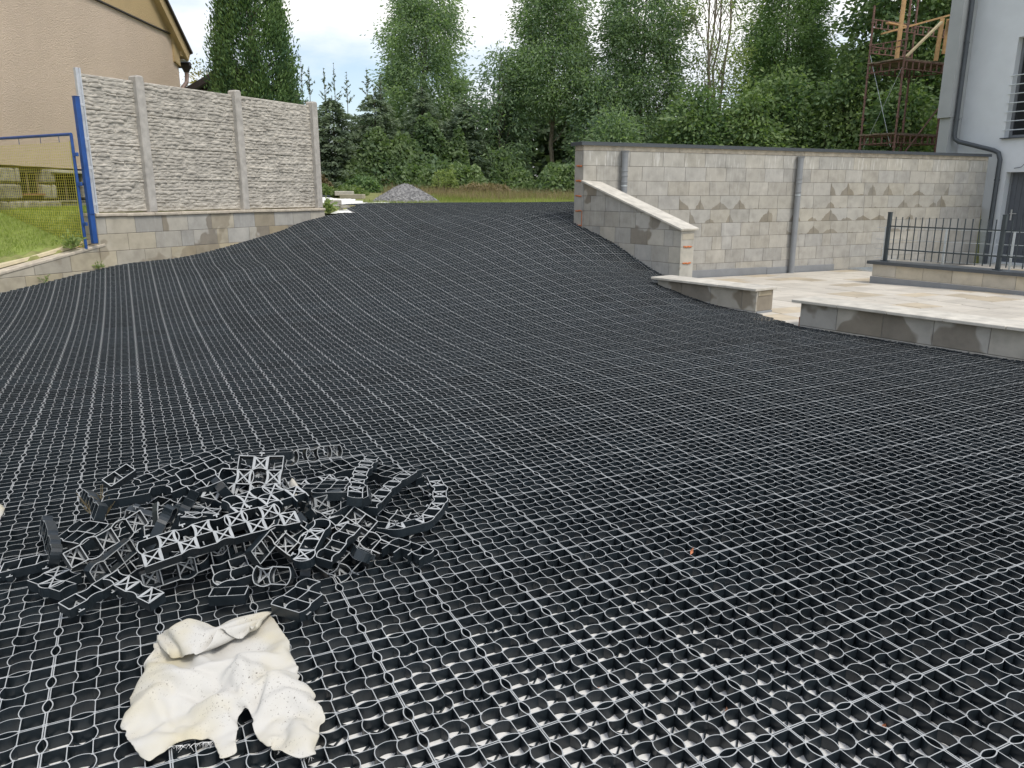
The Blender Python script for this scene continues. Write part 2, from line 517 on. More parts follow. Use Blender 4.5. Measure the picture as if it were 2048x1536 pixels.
def mat_gravel():
    n = NT('grey_gravel')
    vo = n.n.new('ShaderNodeTexVoronoi'); vo.inputs['Scale'].default_value = 26
    n.link(n.coord('World'), vo.inputs['Vector'])
    bw = n.n.new('ShaderNodeRGBToBW'); n.link(vo.outputs['Color'], bw.inputs[0])
    n.base(n.ramp(bw.outputs[0], [(0.1, (0.09, 0.09, 0.092)), (0.8, (0.30, 0.295, 0.29))]))
    n.rough(0.95)
    n.bump(vo.outputs['Distance'], 0.8, 0.02)
    return n.m
M['gravel'] = mat_gravel()

def mat_ground():
    n = NT('meadow_soil')
    a = n.noise(0.55, 5, 0.6)
    b = n.noise(7, 5, 0.6, off=(3, 9, 1))
    c1 = n.ramp(a, [(0.38, (0.20, 0.24, 0.07)), (0.55, (0.26, 0.25, 0.10)), (0.68, (0.26, 0.19, 0.11))])
    cc = n.mixc(1.0, c1, n.ramp(b, [(0.3, 0.65), (0.7, 1.2)]), 'MULTIPLY')
    n.base(cc); n.rough(1.0)
    n.bump(b, 0.6, 0.03)
    return n.m
M['ground'] = mat_ground()
M['lawn_soil'] = plain('lawn_turf', (0.20, 0.25, 0.06), 0.95, 0.25, 5)

# ------------------------------------------------------------------ the lie of the land
GA = R(26.26)                                   # heading of the grid rows
GU = np.array([math.cos(GA), math.sin(GA)])
GV = np.array([-math.sin(GA), math.cos(GA)])
TILE = 0.305
CELL = TILE / 5
GO = np.array([-0.4674, 2.2237])                # one tile corner
TH = 0.037                                      # tile height
S_ = 0.915
CTRL = [(x * S_, y * S_, z * S_) for x, y, z in [
    (-3.53, 10.06, .08), (-4.37, 11.75, .25), (-5.13, 13.31, .36), (-3.88, 11.53, .22), (-4.56, 12.9, .38),
    (-2.81, 10.1, .10), (-3.4, 11.3, .24), (-3.99, 12.49, .39), (-4.65, 13.83, .49), (-5.25, 15.05, .66),
    (-3.58, 12.42, .35), (-4.1, 13.47, .46), (-5.06, 15.41, .73), (-2.68, 11.35, .25), (-4.04, 14.11, .55),
    (-4.85, 15.75, .79), (-2.46, 11.65, .29), (-3.4, 13.56, .51), (-3.91, 14.59, .66), (-4.61, 16.01, .85),
    (-2.94, 13.39, .51), (-3.56, 14.64, .70), (-4.34, 16.22, .95), (-3.27, 14.8, .67), (-2.83, 13.91, .56),
    (-3.94, 16.91, 1.05), (-3.26, 15.54, .82), (-2.74, 14.49, .65), (-2.28, 13.56, .50), (-1.88, 12.73, .41),
    (-3.64, 17.06, 1.07), (-2.99, 15.74, .85), (-1.85, 13.43, .53), (-3.44, 17.42, 1.14), (-2.82, 16.15, .88),
    (-2.23, 14.96, .68)]]
CTRL += [(1.09, 13.7, .92), (1.73, 12.85, .61), (2.34, 12.05, .20), (2.03, 10.69, .20), (2.43, 10.13, .07),
         (2.86, 9.53, .0), (3.0, 9.3, 0), (3.17, 8.36, 0), (-6.71, 10.02, .16), (-6.39, 10.62, .25),
         (-5.84, 11.65, .40), (-7.4, 8.6, .03), (0.09, 7.99, .02), (-1.0, 8.2, .03), (1.0, 8.2, .0), (2.0, 8.6, 0.0),
         (-3.2, 15.9, 1.06), (-3.5, 17.1, 1.20), (-2.2, 16.6, 1.16), (-1.0, 16.6, 1.15), (0.4, 15.4, 1.13), (1.0, 14.6, 1.12),
         (-0.2, 15.0, 1.08), (-1.0, 17.5, 1.20), (0.5, 17.6, 1.20), (2.0, 18.5, 1.22), (-1.5, 17.6, 1.21), (2.0, 15.8, 1.2),
         (0.9, 19.5, 1.22), (-2.4, 18.0, 1.22), (-4.2, 17.6, 1.2)]
for yy in (7.0, 6.2, 5.0, 3.0, 1.0, -1.0):
    for xx in (-6.5, -4.5, -2.5, -0.8, 0.8, 2.4, 4.0, 5.5):
        if yy > 6.5 and xx > 4: continue
        CTRL.append((xx, yy, 0.0))
CP = np.array(CTRL)

def tps_kernel(r2):
    return np.where(r2 > 1e-10, 0.5 * r2 * np.log(np.maximum(r2, 1e-10)), 0.0)
_n = len(CP)
_K = tps_kernel(((CP[:, None, :2] - CP[None, :, :2]) ** 2).sum(-1)) + 0.05 * np.eye(_n)
_P = np.c_[np.ones(_n), CP[:, :2]]
_A = np.block([[_K, _P], [_P.T, np.zeros((3, 3))]])
_W = np.linalg.solve(_A, np.r_[CP[:, 2], 0, 0, 0])
TX = np.arange(-9.5, 7.01, 0.1); TY = np.arange(-1.5, 22.01, 0.1)
_gx, _gy = np.meshgrid(TX, TY, indexing='ij')
_q = np.c_[_gx.ravel(), _gy.ravel()]
_z = tps_kernel(((_q[:, None, :] - CP[None, :, :2]) ** 2).sum(-1)) @ _W[:_n] + _W[_n] + _q @ _W[_n + 1:]
_w = np.clip((_q[:, 1] - 5.8) / 2.4, 0, 1); _w = _w * _w * (3 - 2 * _w)
TZ = (np.clip(_z, -0.02, 1.26) * _w).reshape(_gx.shape)

def ramp_z(x, y):
    x = np.asarray(x, float); y = np.asarray(y, float)
    fx = np.clip((x - TX[0]) / 0.1, 0, len(TX) - 1.001); fy = np.clip((y - TY[0]) / 0.1, 0, len(TY) - 1.001)
    i = fx.astype(int); j = fy.astype(int); a = fx - i; b = fy - j
    return (TZ[i, j] * (1 - a) * (1 - b) + TZ[i + 1, j] * a * (1 - b) + TZ[i, j + 1] * (1 - a) * b + TZ[i + 1, j + 1] * a * b)

def inpoly(x, y, poly):
    x = np.asarray(x, float); y = np.asarray(y, float)
    r = np.zeros(x.shape, bool)
    n = len(poly)
    for k in range(n):
        x0, y0 = poly[k]; x1, y1 = poly[(k + 1) % n]
        c = ((y0 > y) != (y1 > y)) & (x < (x1 - x0) * (y - y0) / (y1 - y0 + 1e-12) + x0)
        r ^= c
    return r

# outline of the black grid paving
GRID = [(6.0, -0.3), (6.0, 4.43), (3.17, 8.36), (2.98, 9.34), (2.02, 10.69), (2.42, 11.62), (2.50, 11.85), (1.21, 13.52), (1.06, 13.80),
        (2.1, 15.2), (3.6, 17.4), (3.2, 20.4), (-3.47, 17.13), (-3.75, 16.98), (-3.55, 16.6), (-3.17, 15.93), (-3.75, 15.62),
        (-6.71, 10.02), (-7.78, 8.0), (-4.6, 2.5), (-3.0, -0.3)]

def vprime(x, y): return -0.4424 * x + 0.8968 * y
def terrace_z(x, y): return -0.012 - 0.026 * np.maximum(0, vprime(x, y) - 7.0)
def field_z(x, y):
    v = vprime(x, y)
    b = 1.16 + 0.065 * np.clip(v - 17.6, 0, 9) + 0.025 * np.clip(v - 26.6, 0, 250)
    return b + 0.05 * np.sin(x * 1.3 + y * .4) * np.sin(y * 1.1) * (v > 18)
def lawn_z(x, y):
    # rises from the edging by the gate to the house
    return np.clip(0.66 + 0.24 * (y - 11.2) - 0.13 * (x + 6.1), 0.1, 1.16 + 0.004 * np.clip(y - 13, 0, 50))

LW = R(62)                                       # heading of the left retaining wall
def left_of_wall(x, y, d=0.15):
    # signed distance to the left of the retaining wall's front face
    return -(x + 6.03) * math.sin(LW) + (y - 11.3) * math.cos(LW) > d
BW = R(24.5)
def behind_big_wall(x, y, d=0.15):
    return -(x - 1.21) * math.sin(BW) + (y - 13.5) * math.cos(BW) > d
def right_of_edge(x, y):
    # terrace side of the low walls
    a = (x - 3.17) * math.sin(R(54.4)) + (y - 8.36) * math.cos(R(54.4))
    b = (x - 1.23) * 0.797 + (y - 13.51) * 0.604
    return np.where(y < 11.2, a > 0.12, b > 0.12)

def ground_z(x, y):
    z = ramp_z(x, y) - 0.075
    far = (y > 19.5) | (vprime(x, y) > 16.9) | (x > 6.5) | (x < -8.5)
    z = np.where(far, field_z(x, y) - 0.03, z)
    z = np.where(y < 0, -0.09, z)
    terr = right_of_edge(x, y) & ~behind_big_wall(x, y)
    z = np.where(terr, terrace_z(x, y) - 0.08, z)
    beh = behind_big_wall(x, y) & (x > 1.3)
    z = np.where(beh & (vprime(x, y) < 16.9), np.minimum(1.15, field_z(x, y) - .03), z)
    ll = left_of_wall(x, y) & (y > 4)
    z = np.where(ll, np.where(y < 17, lawn_z(x, y), np.where(vprime(x, y) > 16.9, field_z(x, y) - .03, 1.15)), z)
    z = np.where((y < 4) & (x < -7), -0.09, z)
    return z

gx = np.r_[-300, -150, -80, -45, -28, -20, -15, np.arange(-12, 14.01, 0.16), 16, 19, 23, 30, 45, 80, 150, 300]
gy = np.r_[-120, -50, -20, -8, -4, np.arange(-2, 24.01, 0.16), np.arange(24.5, 42, 0.7), 46, 52, 60, 80, 120, 200, 400]
X_, Y_ = np.meshgrid(gx, gy, indexing='ij')
Z_ = ground_z(X_, Y_)
nx, ny = X_.shape
idx = np.arange(nx * ny).reshape(nx, ny)
F_ = np.stack([idx[:-1, :-1].ravel(), idx[1:, :-1].ravel(), idx[1:, 1:].ravel(), idx[:-1, 1:].ravel()], 1)
ground = obj('ground', np_mesh('ground', np.c_[X_.ravel(), Y_.ravel(), Z_.ravel()], F_, M['ground'], smooth=True))
tag(ground, kind='structure')

# white geotextile under the grid, a little wider than the grid at the back
def patch(name, poly, zf, step, mats, kind='structure'):
    xs = [p[0] for p in poly]; ys = [p[1] for p in poly]
    px = np.arange(min(xs) - step, max(xs) + 2 * step, step); py = np.arange(min(ys) - step, max(ys) + 2 * step, step)
    A, B = np.meshgrid(px, py, indexing='ij')
    ok = inpoly(A[:-1, :-1] + step / 2, B[:-1, :-1] + step / 2, poly)
    ix = np.arange(A.size).reshape(A.shape)
    F = np.stack([ix[:-1, :-1][ok], ix[1:, :-1][ok], ix[1:, 1:][ok], ix[:-1, 1:][ok]], 1)
    used, inv = np.unique(F, return_inverse=True)
    V = np.c_[A.ravel(), B.ravel(), zf(A.ravel(), B.ravel())][used]
    o = obj(name, np_mesh(name, V, inv.reshape(F.shape), mats, smooth=True))
    if kind: tag(o, kind=kind)
    return o
rs_ = np.random.RandomState(5)
patch('geotextile_underlay', GRID, lambda x, y: ramp_z(x, y) - TH - 0.0005 + 0.0035 * np.sin(x * 17) * np.sin(y * 13), 0.08, M['fabric'])

# ------------------------------------------------------------------ the black plastic grid paving
NODE = lambda i, j: np.array([i * CELL, j * CELL])
def edge_path(kind, i, j, seg):
    a = NODE(i, j); b = NODE(i, j + 1) if kind == 'q' else NODE(i + 1, j)
    k = j if kind == 'q' else i
    bulge = 0.0
    if k in (1, 3):
        ln = i if kind == 'q' else j
        bulge = (0.165 if ln <= 2 else -0.165) * CELL
    n = seg if bulge else 1
    t = np.linspace(0, 1, n + 1)
    P = a[None] + (b - a)[None] * t[:, None]
    off = np.array([1.0, 0]) if kind == 'q' else np.array([0, 1.0])
    P = P + off[None] * (bulge * np.sin(math.pi * t) ** 0.85)[:, None]
    # the rim of the tile sits just inside the tile
    ln = i if kind == 'q' else j
    ins = 0.0027
    if ln == 0: P = P + off * ins
    if ln == 5: P = P - off * ins
    return P

def ribbon(P, t, z0, z1, bottom=False):
    d = np.gradient(P, axis=0); d /= np.linalg.norm(d, axis=1)[:, None]
    nrm = np.stack([-d[:, 1], d[:, 0]], 1) * t / 2
    n = len(P)
    V = np.concatenate([np.c_[P + nrm, np.full(n, z0)], np.c_[P + nrm, np.full(n, z1)],
                        np.c_[P - nrm, np.full(n, z1)], np.c_[P - nrm, np.full(n, z0)]])
    F = []; mi = []
    for k in range(n - 1):
        F += [(k, k + 1, n + k + 1, n + k), (n + k, n + k + 1, 2 * n + k + 1, 2 * n + k), (2 * n + k, 2 * n + k + 1, 3 * n + k + 1, 3 * n + k)]
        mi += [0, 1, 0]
        if bottom:
            F.append((3 * n + k, 3 * n + k + 1, k + 1, k)); mi.append(1)
    if bottom:
        F += [(0, n, 2 * n, 3 * n), (n - 1, 4 * n - 1, 3 * n - 1, 2 * n - 1)]; mi += [0, 0]
    return V, F, mi

def cells_edges(cells):
    E_ = set()
    for (i, j) in cells:
        E_ |= {('q', i, j), ('q', i + 1, j), ('a', i, j), ('a', i, j + 1)}
    return sorted(E_)

ALL = [(i, j) for i in range(5) for j in range(5)]
_cache = {}
def edge_geo(e, seg, bottom=False):
    key = (e, seg, bottom)
    if key not in _cache:
        ln = e[1] if e[0] == 'q' else e[2]
        t = 0.0032 if ln in (0, 5) else 0.0026
        V, F, mi = ribbon(edge_path(*e, seg), t, -TH, 0.0, bottom)
        _cache[key] = (V, np.array(F), np.array(mi))
    return _cache[key]

def joinparts(parts):
    Vs, Fs, Ms = [], [], []; b = 0
    for V, F, mi in parts:
        Vs.append(V); Fs.append(np.asarray(F) + b); Ms.append(mi); b += len(V)
    return np.concatenate(Vs), np.concatenate(Fs), np.concatenate(Ms)

def cross_ribs(i, j, z0, z1, bottom=False):
    c = NODE(i, j) + CELL / 2; r = CELL * 0.46
    out_ = []
    for s in (1, -1):
        P = np.array([c - np.array([r, s * r]), c + np.array([r, s * r])])
        V, F, mi = ribbon(P, 0.0046, z0, z1, bottom)
        out_.append((V, F, np.array(mi) * (1 if bottom else 0)))
    return out_

def node_disc(i, j):
    c = NODE(i, j)
    c = np.clip(c, 0.0035, TILE - 0.0035)
    a = np.arange(6) * math.pi / 3 + .3
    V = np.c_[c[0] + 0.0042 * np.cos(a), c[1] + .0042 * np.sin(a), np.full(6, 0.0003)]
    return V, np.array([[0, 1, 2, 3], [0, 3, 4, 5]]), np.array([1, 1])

near_parts = [edge_geo(e, 7) for e in cells_edges(ALL)]
for (i, j) in ALL:
    if (i + j) % 2 == 0: near_parts += cross_ribs(i, j, -TH, -TH + 0.007)
near_parts += [node_disc(i, j) for i in range(6) for j in range(6)]
V, F, mi = joinparts(near_parts)
V = V - np.array([TILE / 2, TILE / 2, 0])
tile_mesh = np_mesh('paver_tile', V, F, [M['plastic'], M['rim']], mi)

paving = empty('grid_paving', (0, 0, 0))
tag(paving, kind='structure')
rng = np.random.RandomState(7)
cand = []
for a_ in range(-30, 34):
    for b_ in range(-14, 70):
        c0 = GO + (a_ + .5) * TILE * GU + (b_ + .5) * TILE * GV
        if -9 < c0[0] < 7 and -1 < c0[1] < 21.5:
            cc_ = [(i, j) for (i, j) in ALL if inpoly(*(GO + (a_ * TILE + (i + .5) * CELL) * GU + (b_ * TILE + (j + .5) * CELL) * GV), GRID)]
            if cc_: cand.append((c0, a_, b_, cc_))
# the nearest whole tiles in view are objects of their own
def in_view(c):
    d = c[1] * math.cos(R(14)) + CAM_H * math.sin(R(14))
    return c[1] > 1.25 and abs(c[0]) < 0.69 * d + 0.25
whole = sorted([k for k, t in enumerate(cand) if len(t[3]) == 25 and in_view(t[0])], key=lambda k: cand[k][0][0] ** 2 + cand[k][0][1] ** 2)[:300]
wset = set(whole)
for k in whole:
    c0, a_, b_, _ = cand[k]
    z = float(ramp_z(c0[0], c0[1]))
    o = obj('paver_tile', tile_mesh, paving, (c0[0], c0[1], z + rng.uniform(-.0008, .0008)),
            (rng.normal(0, .0015), rng.normal(0, .0015), GA + rng.normal(0, .0015)))
Vs, Fs, Ms, Ts = [], [], [], []; base = 0
geo_cache = {}
for k, (c0, a_, b_, cc_) in enumerate(cand):
    if k in wset: continue
    dist = math.hypot(*c0)
    seg = 5 if dist < 8 else 3
    key = (tuple(cc_), seg)
    if key not in geo_cache: geo_cache[key] = joinparts([edge_geo(e, seg) for e in cells_edges(cc_)])
    V, F, mi = geo_cache[key]
    org = GO + a_ * TILE * GU + b_ * TILE * GV
    jit = rng.normal(0, .0006)
    W = org[None] + V[:, :1] * GU[None] + V[:, 1:2] * GV[None]
    Vs.append((W[:, 0], W[:, 1], V[:, 2] + jit)); Fs.append(F + base); Ms.append(mi)
    # whole pallets of tiles differ a little in tone
    tone = (0.5 + 0.5 * math.sin(a_ // 3 * 12.9898 + b_ // 4 * 78.233) * 0.9) % 1.0
    Ts.append(np.full(len(F), tone * 0.7 + rng.uniform(0, .2))); base += len(V)
Xf = np.concatenate([v[0] for v in Vs]); Yf = np.concatenate([v[1] for v in Vs]); Zf = np.concatenate([v[2] for v in Vs]) + ramp_z(np.concatenate([v[0] for v in Vs]), np.concatenate([v[1] for v in Vs]))
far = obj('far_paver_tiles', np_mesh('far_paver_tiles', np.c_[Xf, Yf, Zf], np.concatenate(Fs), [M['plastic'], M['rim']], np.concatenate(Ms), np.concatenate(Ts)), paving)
tag(far, kind='stuff')

# ------------------------------------------------------------------ block walls
_blockmesh = {}
def block_mesh(poly, thick, m, bev=0.004):
    key = (tuple((round(x, 4), round(z, 4)) for x, z in poly), thick, m.name)
    if key not in _blockmesh:
        mb = MB(); mb.prism(poly, 0.0, thick, bev=bev)
        _blockmesh[key] = mb.mesh('concrete_block', m)
    return _blockmesh[key]

def block_wall(root, L, rows, thick, blen, rnd, matf, clips=(), s0=0.0, gap=0.005, halves=0.12, core=True, corebot=None, name='concrete_block'):
    """rows: list of (z0, z1, offset); clips: half planes a*s + b*z + c >= 0 keeping the wall"""
    for ri, (z0, z1, off) in enumerate(rows):
        s = s0 - off
        while s < L - 0.02:
            w = blen * (0.5 if rnd.random() < halves else 1.0)
            a, b = max(s, s0), min(s + w, L)
            if L - b < 0.09: b = L
            s = s + w if b < L else L
            if b - a < 0.05: continue
            poly = [(a + gap / 2, z0 + gap / 2), (b - gap / 2, z0 + gap / 2), (b - gap / 2, z1 - gap / 2), (a + gap / 2, z1 - gap / 2)]
            for c in clips: poly = clip(poly, *c) if poly else []
            if not poly: continue
            if max(p[0] for p in poly) - min(p[0] for p in poly) < .02 or max(p[1] for p in poly) - min(p[1] for p in poly) < .02: continue
            cx, cz = (a + b) / 2, (z0 + z1) / 2
            mt = matf(ri, len(rows), a, rnd)
            me = block_mesh([(x - cx, z - cz) for x, z in poly], thick, mt)
            o = obj(name, me, root, (cx, rnd.uniform(-.0015, .0015), cz))
            if mt is M['block_damp']:
                o['half'] = (b - a) / 2
                for side, sj in (('l', a), ('r', b)):
                    q = random.Random(int(sj * 1000) * 31 + ri * 7)
                    on = q.random() < .5
                    o['damp_' + side] = q.uniform(.07, .27) if on else 0.001
                    o['damp_w' + side] = q.uniform(.08, .24)
    if core:
        zb = min(r_[0] for r_ in rows); zt = max(r_[1] for r_ in rows)
        poly = [(s0 + .008, zb), (L - .008, zb), (L - .008, zt - .006), (s0 + .008, zt - .006)]
        for c in clips: poly = clip(poly, c[0], c[1], c[2] - .006) if poly else []
        MB().prism(poly, 0.006, thick - .006).build('mortar_core', M['mortar'], root)

def rows_from(top, n, h=0.25, offs=(0, .23)):
    return [(top - (k + 1) * h, top - k * h, offs[k % len(offs)]) for k in range(n)]

# --- the long wall behind the terrace
rnd = random.Random(3)
BWL = 10.38
big = empty('retaining_wall', (1.21, 13.5, 0), BW)
tag(big, 'long tall grey block wall with dark metal coping behind the terrace', 'wall')
def bigmat(ri, n, s, r):
    if ri == 0: return M['block_top']
    if ri == 3 and s > 1.6: return M['block_damp']
    if ri == 4 and 2.0 < s < 8.8: return M['block_damp']
    if ri == 5 and 4.2 < s < 8.0: return M['block_damp']
    if ri == 2 and 5.6 < s < 9: return M['block_damp']
    return M['block']
block_wall(big, BWL, rows_from(2.13, 10, offs=(0.0, .2, .1, .3, .05)), 0.30, 0.465, rnd, bigmat, halves=.14)
mb = MB()
for k in range(21):
    a = k * BWL / 21; b = (k + 1) * BWL / 21
    d = rnd.uniform(-.006, .004)
    mb.box(((a + b) / 2, .15, 2.19 + rnd.uniform(-.002, .002)), (b - a + .001, .29 - 2 * d, .118), bev=.006)
mb.build('concrete_band', M['concrete_band'], big)
mb = MB().box((BWL / 2 - .02, .15, 2.262), (BWL + .08, .40, .016), bev=.003)
mb.box((BWL / 2 - .02, -.048, 2.235), (BWL + .08, .004, .05)).box((-.06, .15, 2.235), (.004, .39, .05))
mb.build('metal_coping', M['anthracite'], big)
for zz in (1.88, 1.63, 1.38, 1.13, 0.88):
    mb = MB()
    for q in range(5):
        mb.box((-.004, .06 + q * .036 + rnd.uniform(-.006, .006), zz + rnd.uniform(-.006, .006)), (.02 + rnd.uniform(0, .008), .042, .018 + rnd.uniform(0, .012)), bev=.005)
    mb.build('foam_joint', M['orange_foam'], big)
MB().box((-.002, .012, 1.0), (.012, .012, .26), bev=.003).build('foam_joint', M['orange_foam'], big)

# --- grey drain pipes on the long wall
def drain_pipe(s, ztop, zbot, label, collars):
    p = Vector((1.21, 13.5, 0)) + Vector((math.cos(BW), math.sin(BW), 0)) * s + Vector((math.sin(BW), -math.cos(BW), 0)) * .075
    t = empty('drain_pipe', (p.x, p.y, zbot), BW)
    tag(t, label, 'pipe', 'grey drain pipes fixed to the long wall')
    MB().tube([(0, 0, 0), (0, 0, ztop - zbot)], .055, 16).build('pipe_body', M['pvc'], t, smooth=False)
    MB().tube([(0, 0, ztop - zbot - .10), (0, 0, ztop - zbot - .02), (0, 0, ztop - zbot + .015)], [.0555, .062, .078], 16).build('funnel', M['pvc'], t)
    for z in collars:
        MB().tube([(0, 0, z - zbot - .012), (0, 0, z - zbot - .008), (0, 0, z - zbot + .008), (0, 0, z - zbot + .012)], [.056, .062, .062, .056], 16).build('collar', M['pvc'], t)
    c = collars[-1]
    MB().tube([(0, 0, c - zbot - .07), (0, 0, c - zbot - .05)], .0585, 16).build('clamp', M['galv'], t)
    MB().box((0, .058, c - zbot - .06), (.02, .05, .02)).build('bracket', M['galv'], t)
drain_pipe(.78, 2.12, 1.0, 'short grey drain pipe going down behind the sloped coping', (1.80, 1.72, 1.61))
drain_pipe(4.78, 2.10, -.14, 'long grey drain pipe in the middle of the tall block wall', (1.70, 1.62, 1.45))
pl = Vector((math.cos(BW), math.sin(BW), 0))
sk = empty('wall_skirting', (1.21, 13.5, 0), BW)
tag(sk, 'grey metal skirting along the foot of the tall block wall', 'skirting')
for a, b in ((2.2, 4.2), (4.2, 6.0)):
    MB().box(((a + b) / 2, -.012, -.05 - .035 * (a / 6)), (b - a - .006, .016, .15), bev=.003).build('skirting_strip', M['pvc'], sk)

# --- wall with the sloping coping
SW = math.atan2(11.75 - 13.51, 2.56 - 1.23)
SL = math.hypot(2.56 - 1.23, 11.75 - 13.51)
slope = empty('stepped_wall', (1.23, 13.51, 0), SW)
tag(slope, 'short grey block wall with a sloping pale stone coping', 'wall')
SK = (0.88 - 1.60) / SL
block_wall(slope, SL, rows_from(1.63, 8, offs=(0.05, .18, .02, .12, .2, .0, .1)), 0.30, 0.36, rnd,
           lambda ri, n, s, r: M['block_dark'] if (ri < 4 and r.random() < .45) or (s > 1.6 and r.random() < .6) else M['block'],
           clips=[(SK, -1.0, 1.60)], halves=.3)
ang = math.atan(SK)
ns = 5
for k in range(ns):
    a = -.02 + (SL + .06) * k / ns; b = -.02 + (SL + .06) * (k + 1) / ns
    m_ = (a + b) / 2
    Mx = Matrix.Translation((m_, .15, 1.60 + SK * m_ + .022)) @ Matrix.Rotation(-ang, 4, 'Y')
    MB().box((0, 0, 0), ((b - a) / math.cos(ang) - .004, .40, .032), bev=.004, M=Mx).build('coping_slab', M['coping'], slope)
for zz in (.63, .38):
    mb = MB()
    for q in range(4): mb.box((SL + .004, .08 + q * .045, zz + rnd.uniform(-.005, .005)), (.02, .05, .022), bev=.005)
    mb.build('foam_joint', M['orange_foam'], slope)
MB().prism([(SL - .10, .74), (SL + .004, .74), (SL + .004, .83), (SL - .14, .885)], .02, .28, bev=.004).build('mortar_haunch', M['block_tan'], slope)

# --- low walls along the edge of the grid
def low_wall(P, angd, L, label, group, capw, ncap, foot=True):
    t = empty('low_wall', (P[0], P[1], 0), R(angd))
    tag(t, label, 'wall', group)
    block_wall(t, L, [(.01, .26, 0.06), (-.24, .01, .22)], .32, .50, rnd, lambda ri, n, s, r: M['block_dark'] if ri == 0 else M['block'], halves=.05)
    for k in range(ncap):
        a = -.06 + (L + .10) * k / ncap; b = -.06 + (L + .10) * (k + 1) / ncap
        MB().box(((a + b) / 2, .13 + rnd.uniform(-.003, .003), .282 + rnd.uniform(-.0015, .0015)), (b - a - .004, capw, .032), bev=.005).build('coping_slab', M['coping'], t)
    return t
lw = low_wall((2.03, 10.69), -54.5, 1.66, 'short low block wall with pale stone coping at the foot of the sloped wall', 'low walls with stone coping', .42, 3)
MB().box((1.665, .16, -.06), (.018, .30, .14), bev=.003).build('metal_foot', M['pvc'], lw)
MB().prism([(1.56, .20), (1.666, .20), (1.666, .258), (1.52, .258)], .03, .28, bev=.004).build('mortar_haunch', M['block_tan'], lw)
lw = low_wall((3.17, 8.36), -54.3, 4.2, 'longer low block wall with pale stone coping nearest the right edge', 'low walls with stone coping', .44, 8)
MB().box((-.012, .05, .02), (.02, .06, .16), bev=.005).build('foam_joint', M['brick_red'], lw)

# ------------------------------------------------------------------ terrace of cream slabs
terr = empty('terrace_paving', (3.0, 9.2, 0), R(24.5))
tag(terr, kind='structure')
tu = Vector((math.cos(BW), math.sin(BW))); tv = Vector((-math.sin(BW), math.cos(BW)))
TERR = [(3.05, 8.75), (2.7, 10.2), (2.35, 11.3), (2.85, 12.0), (1.75, 13.7), (10.7, 17.75), (12.2, 15.0), (12.5, 6.0), (6.2, 4.6), (3.55, 8.3)]
bed_pts = [(x, y, float(terrace_z(x, y)) - .022) for x, y in TERR]
MBb = MB(); MBb.add(bed_pts, [tuple(range(len(bed_pts) - 1, -1, -1))])
bo = MBb.build('slab_bed', M['grout'], terr); bo.matrix_parent_inverse = terr.matrix_basis.inverted()
slabs = {}
for k, (w, d) in enumerate(((.60, .40), (.40, .40), (.60, .60))):
    for m_ in ('slab', 'slab_tan'):
        slabs[(w, d, m_)] = MB().box((0, 0, -.02), (w - .016, d - .016, .04), bev=.004).mesh('paving_slab', M[m_])
nsl = 0
rowy = -5.2; rr = random.Random(11)
slopeang = -math.atan(0.026)
while rowy < 8.0:
    d = rr.choice((.40, .40, .60)); s = -3.0 + rr.random() * .5
    while s < 10.5:
        w = .60 if d == .60 else rr.choice((.60, .40))
        cx, cy = s + w / 2, rowy + d / 2
        wp = Vector((3.0, 9.2)) + tu * cx + tv * cy
        if inpoly(wp.x, wp.y, TERR) and nsl < 299 and wp.x < 10.8 and wp.y > 6.5:
            m_ = 'slab_tan' if rr.random() < .24 else 'slab'
            z = float(terrace_z(wp.x, wp.y)) + rr.uniform(-.0015, .0015)
            tilt = slopeang if vprime(wp.x, wp.y) > 7.2 else 0
            obj('paving_slab', slabs[(w, d, m_)], terr, (cx, cy, z), (tilt, 0, 0)); nsl += 1
        s += w
    rowy += d
# steel grating by the tall wall
gr = empty('floor_grating', (0, 0, 0)); tag(gr, 'galvanised steel floor grating beside the tall block wall', 'grating')
g0 = Vector((1.21, 13.5, 0)) + pl * 6.3 - Vector((-math.sin(BW), math.cos(BW), 0)) * .55
gr.location = (g0.x, g0.y, float(terrace_z(g0.x, g0.y)) + .012); gr.rotation_euler = (0, 0, BW)
mb = MB()
for k in range(46): mb.box((k * .034, 0, 0), (.004, .9, .03))
mb.build('bearing_bars', M['galv'], gr)
mb = MB()
for k in range(14): mb.box((.77, -.43 + k * .066, .0155), (1.56, .005, .006))
mb.build('cross_bars', M['galv'], gr)

# --- kerb wall with railing on the terrace
FW = R(-59)
kw = empty('kerb_wall', (6.16, 13.17, 0), FW)
tag(kw, 'low block kerb wall with grey metal cap under the dark railing', 'wall')
block_wall(kw, 5.0, [(.05, .28, .04)], .25, .47, rnd, lambda ri, n, s, r: M['block_cream'], halves=0)
MB().box((2.5, -.014, -.015), (5.02, .02, .125), bev=.003).build('plinth_strip', M['pvc'], kw)
MB().box((2.47, .125, .298), (5.1, .36, .022), bev=.004).box((2.47, -.052, .275), (5.1, .005, .04)).build('metal_cap', M['anthracite'], kw)
rl = empty('railing', (6.16, 13.17, .31), FW)
tag(rl, 'dark green grey steel railing with thin upright bars on the kerb wall', 'railing')
posts = [.15, 1.98, 3.8]
for s in posts:
    MB().box((s, .1, .40), (.055, .055, .80), bev=.004).build('railing_post', M['railing'], rl)
    MB().box((s, .1, .805), (.062, .062, .012), bev=.003).build('post_cap', M['railing'], rl)
    MB().box((s, .1, .006), (.11, .11, .012), bev=.003).build('foot_plate', M['railing'], rl)
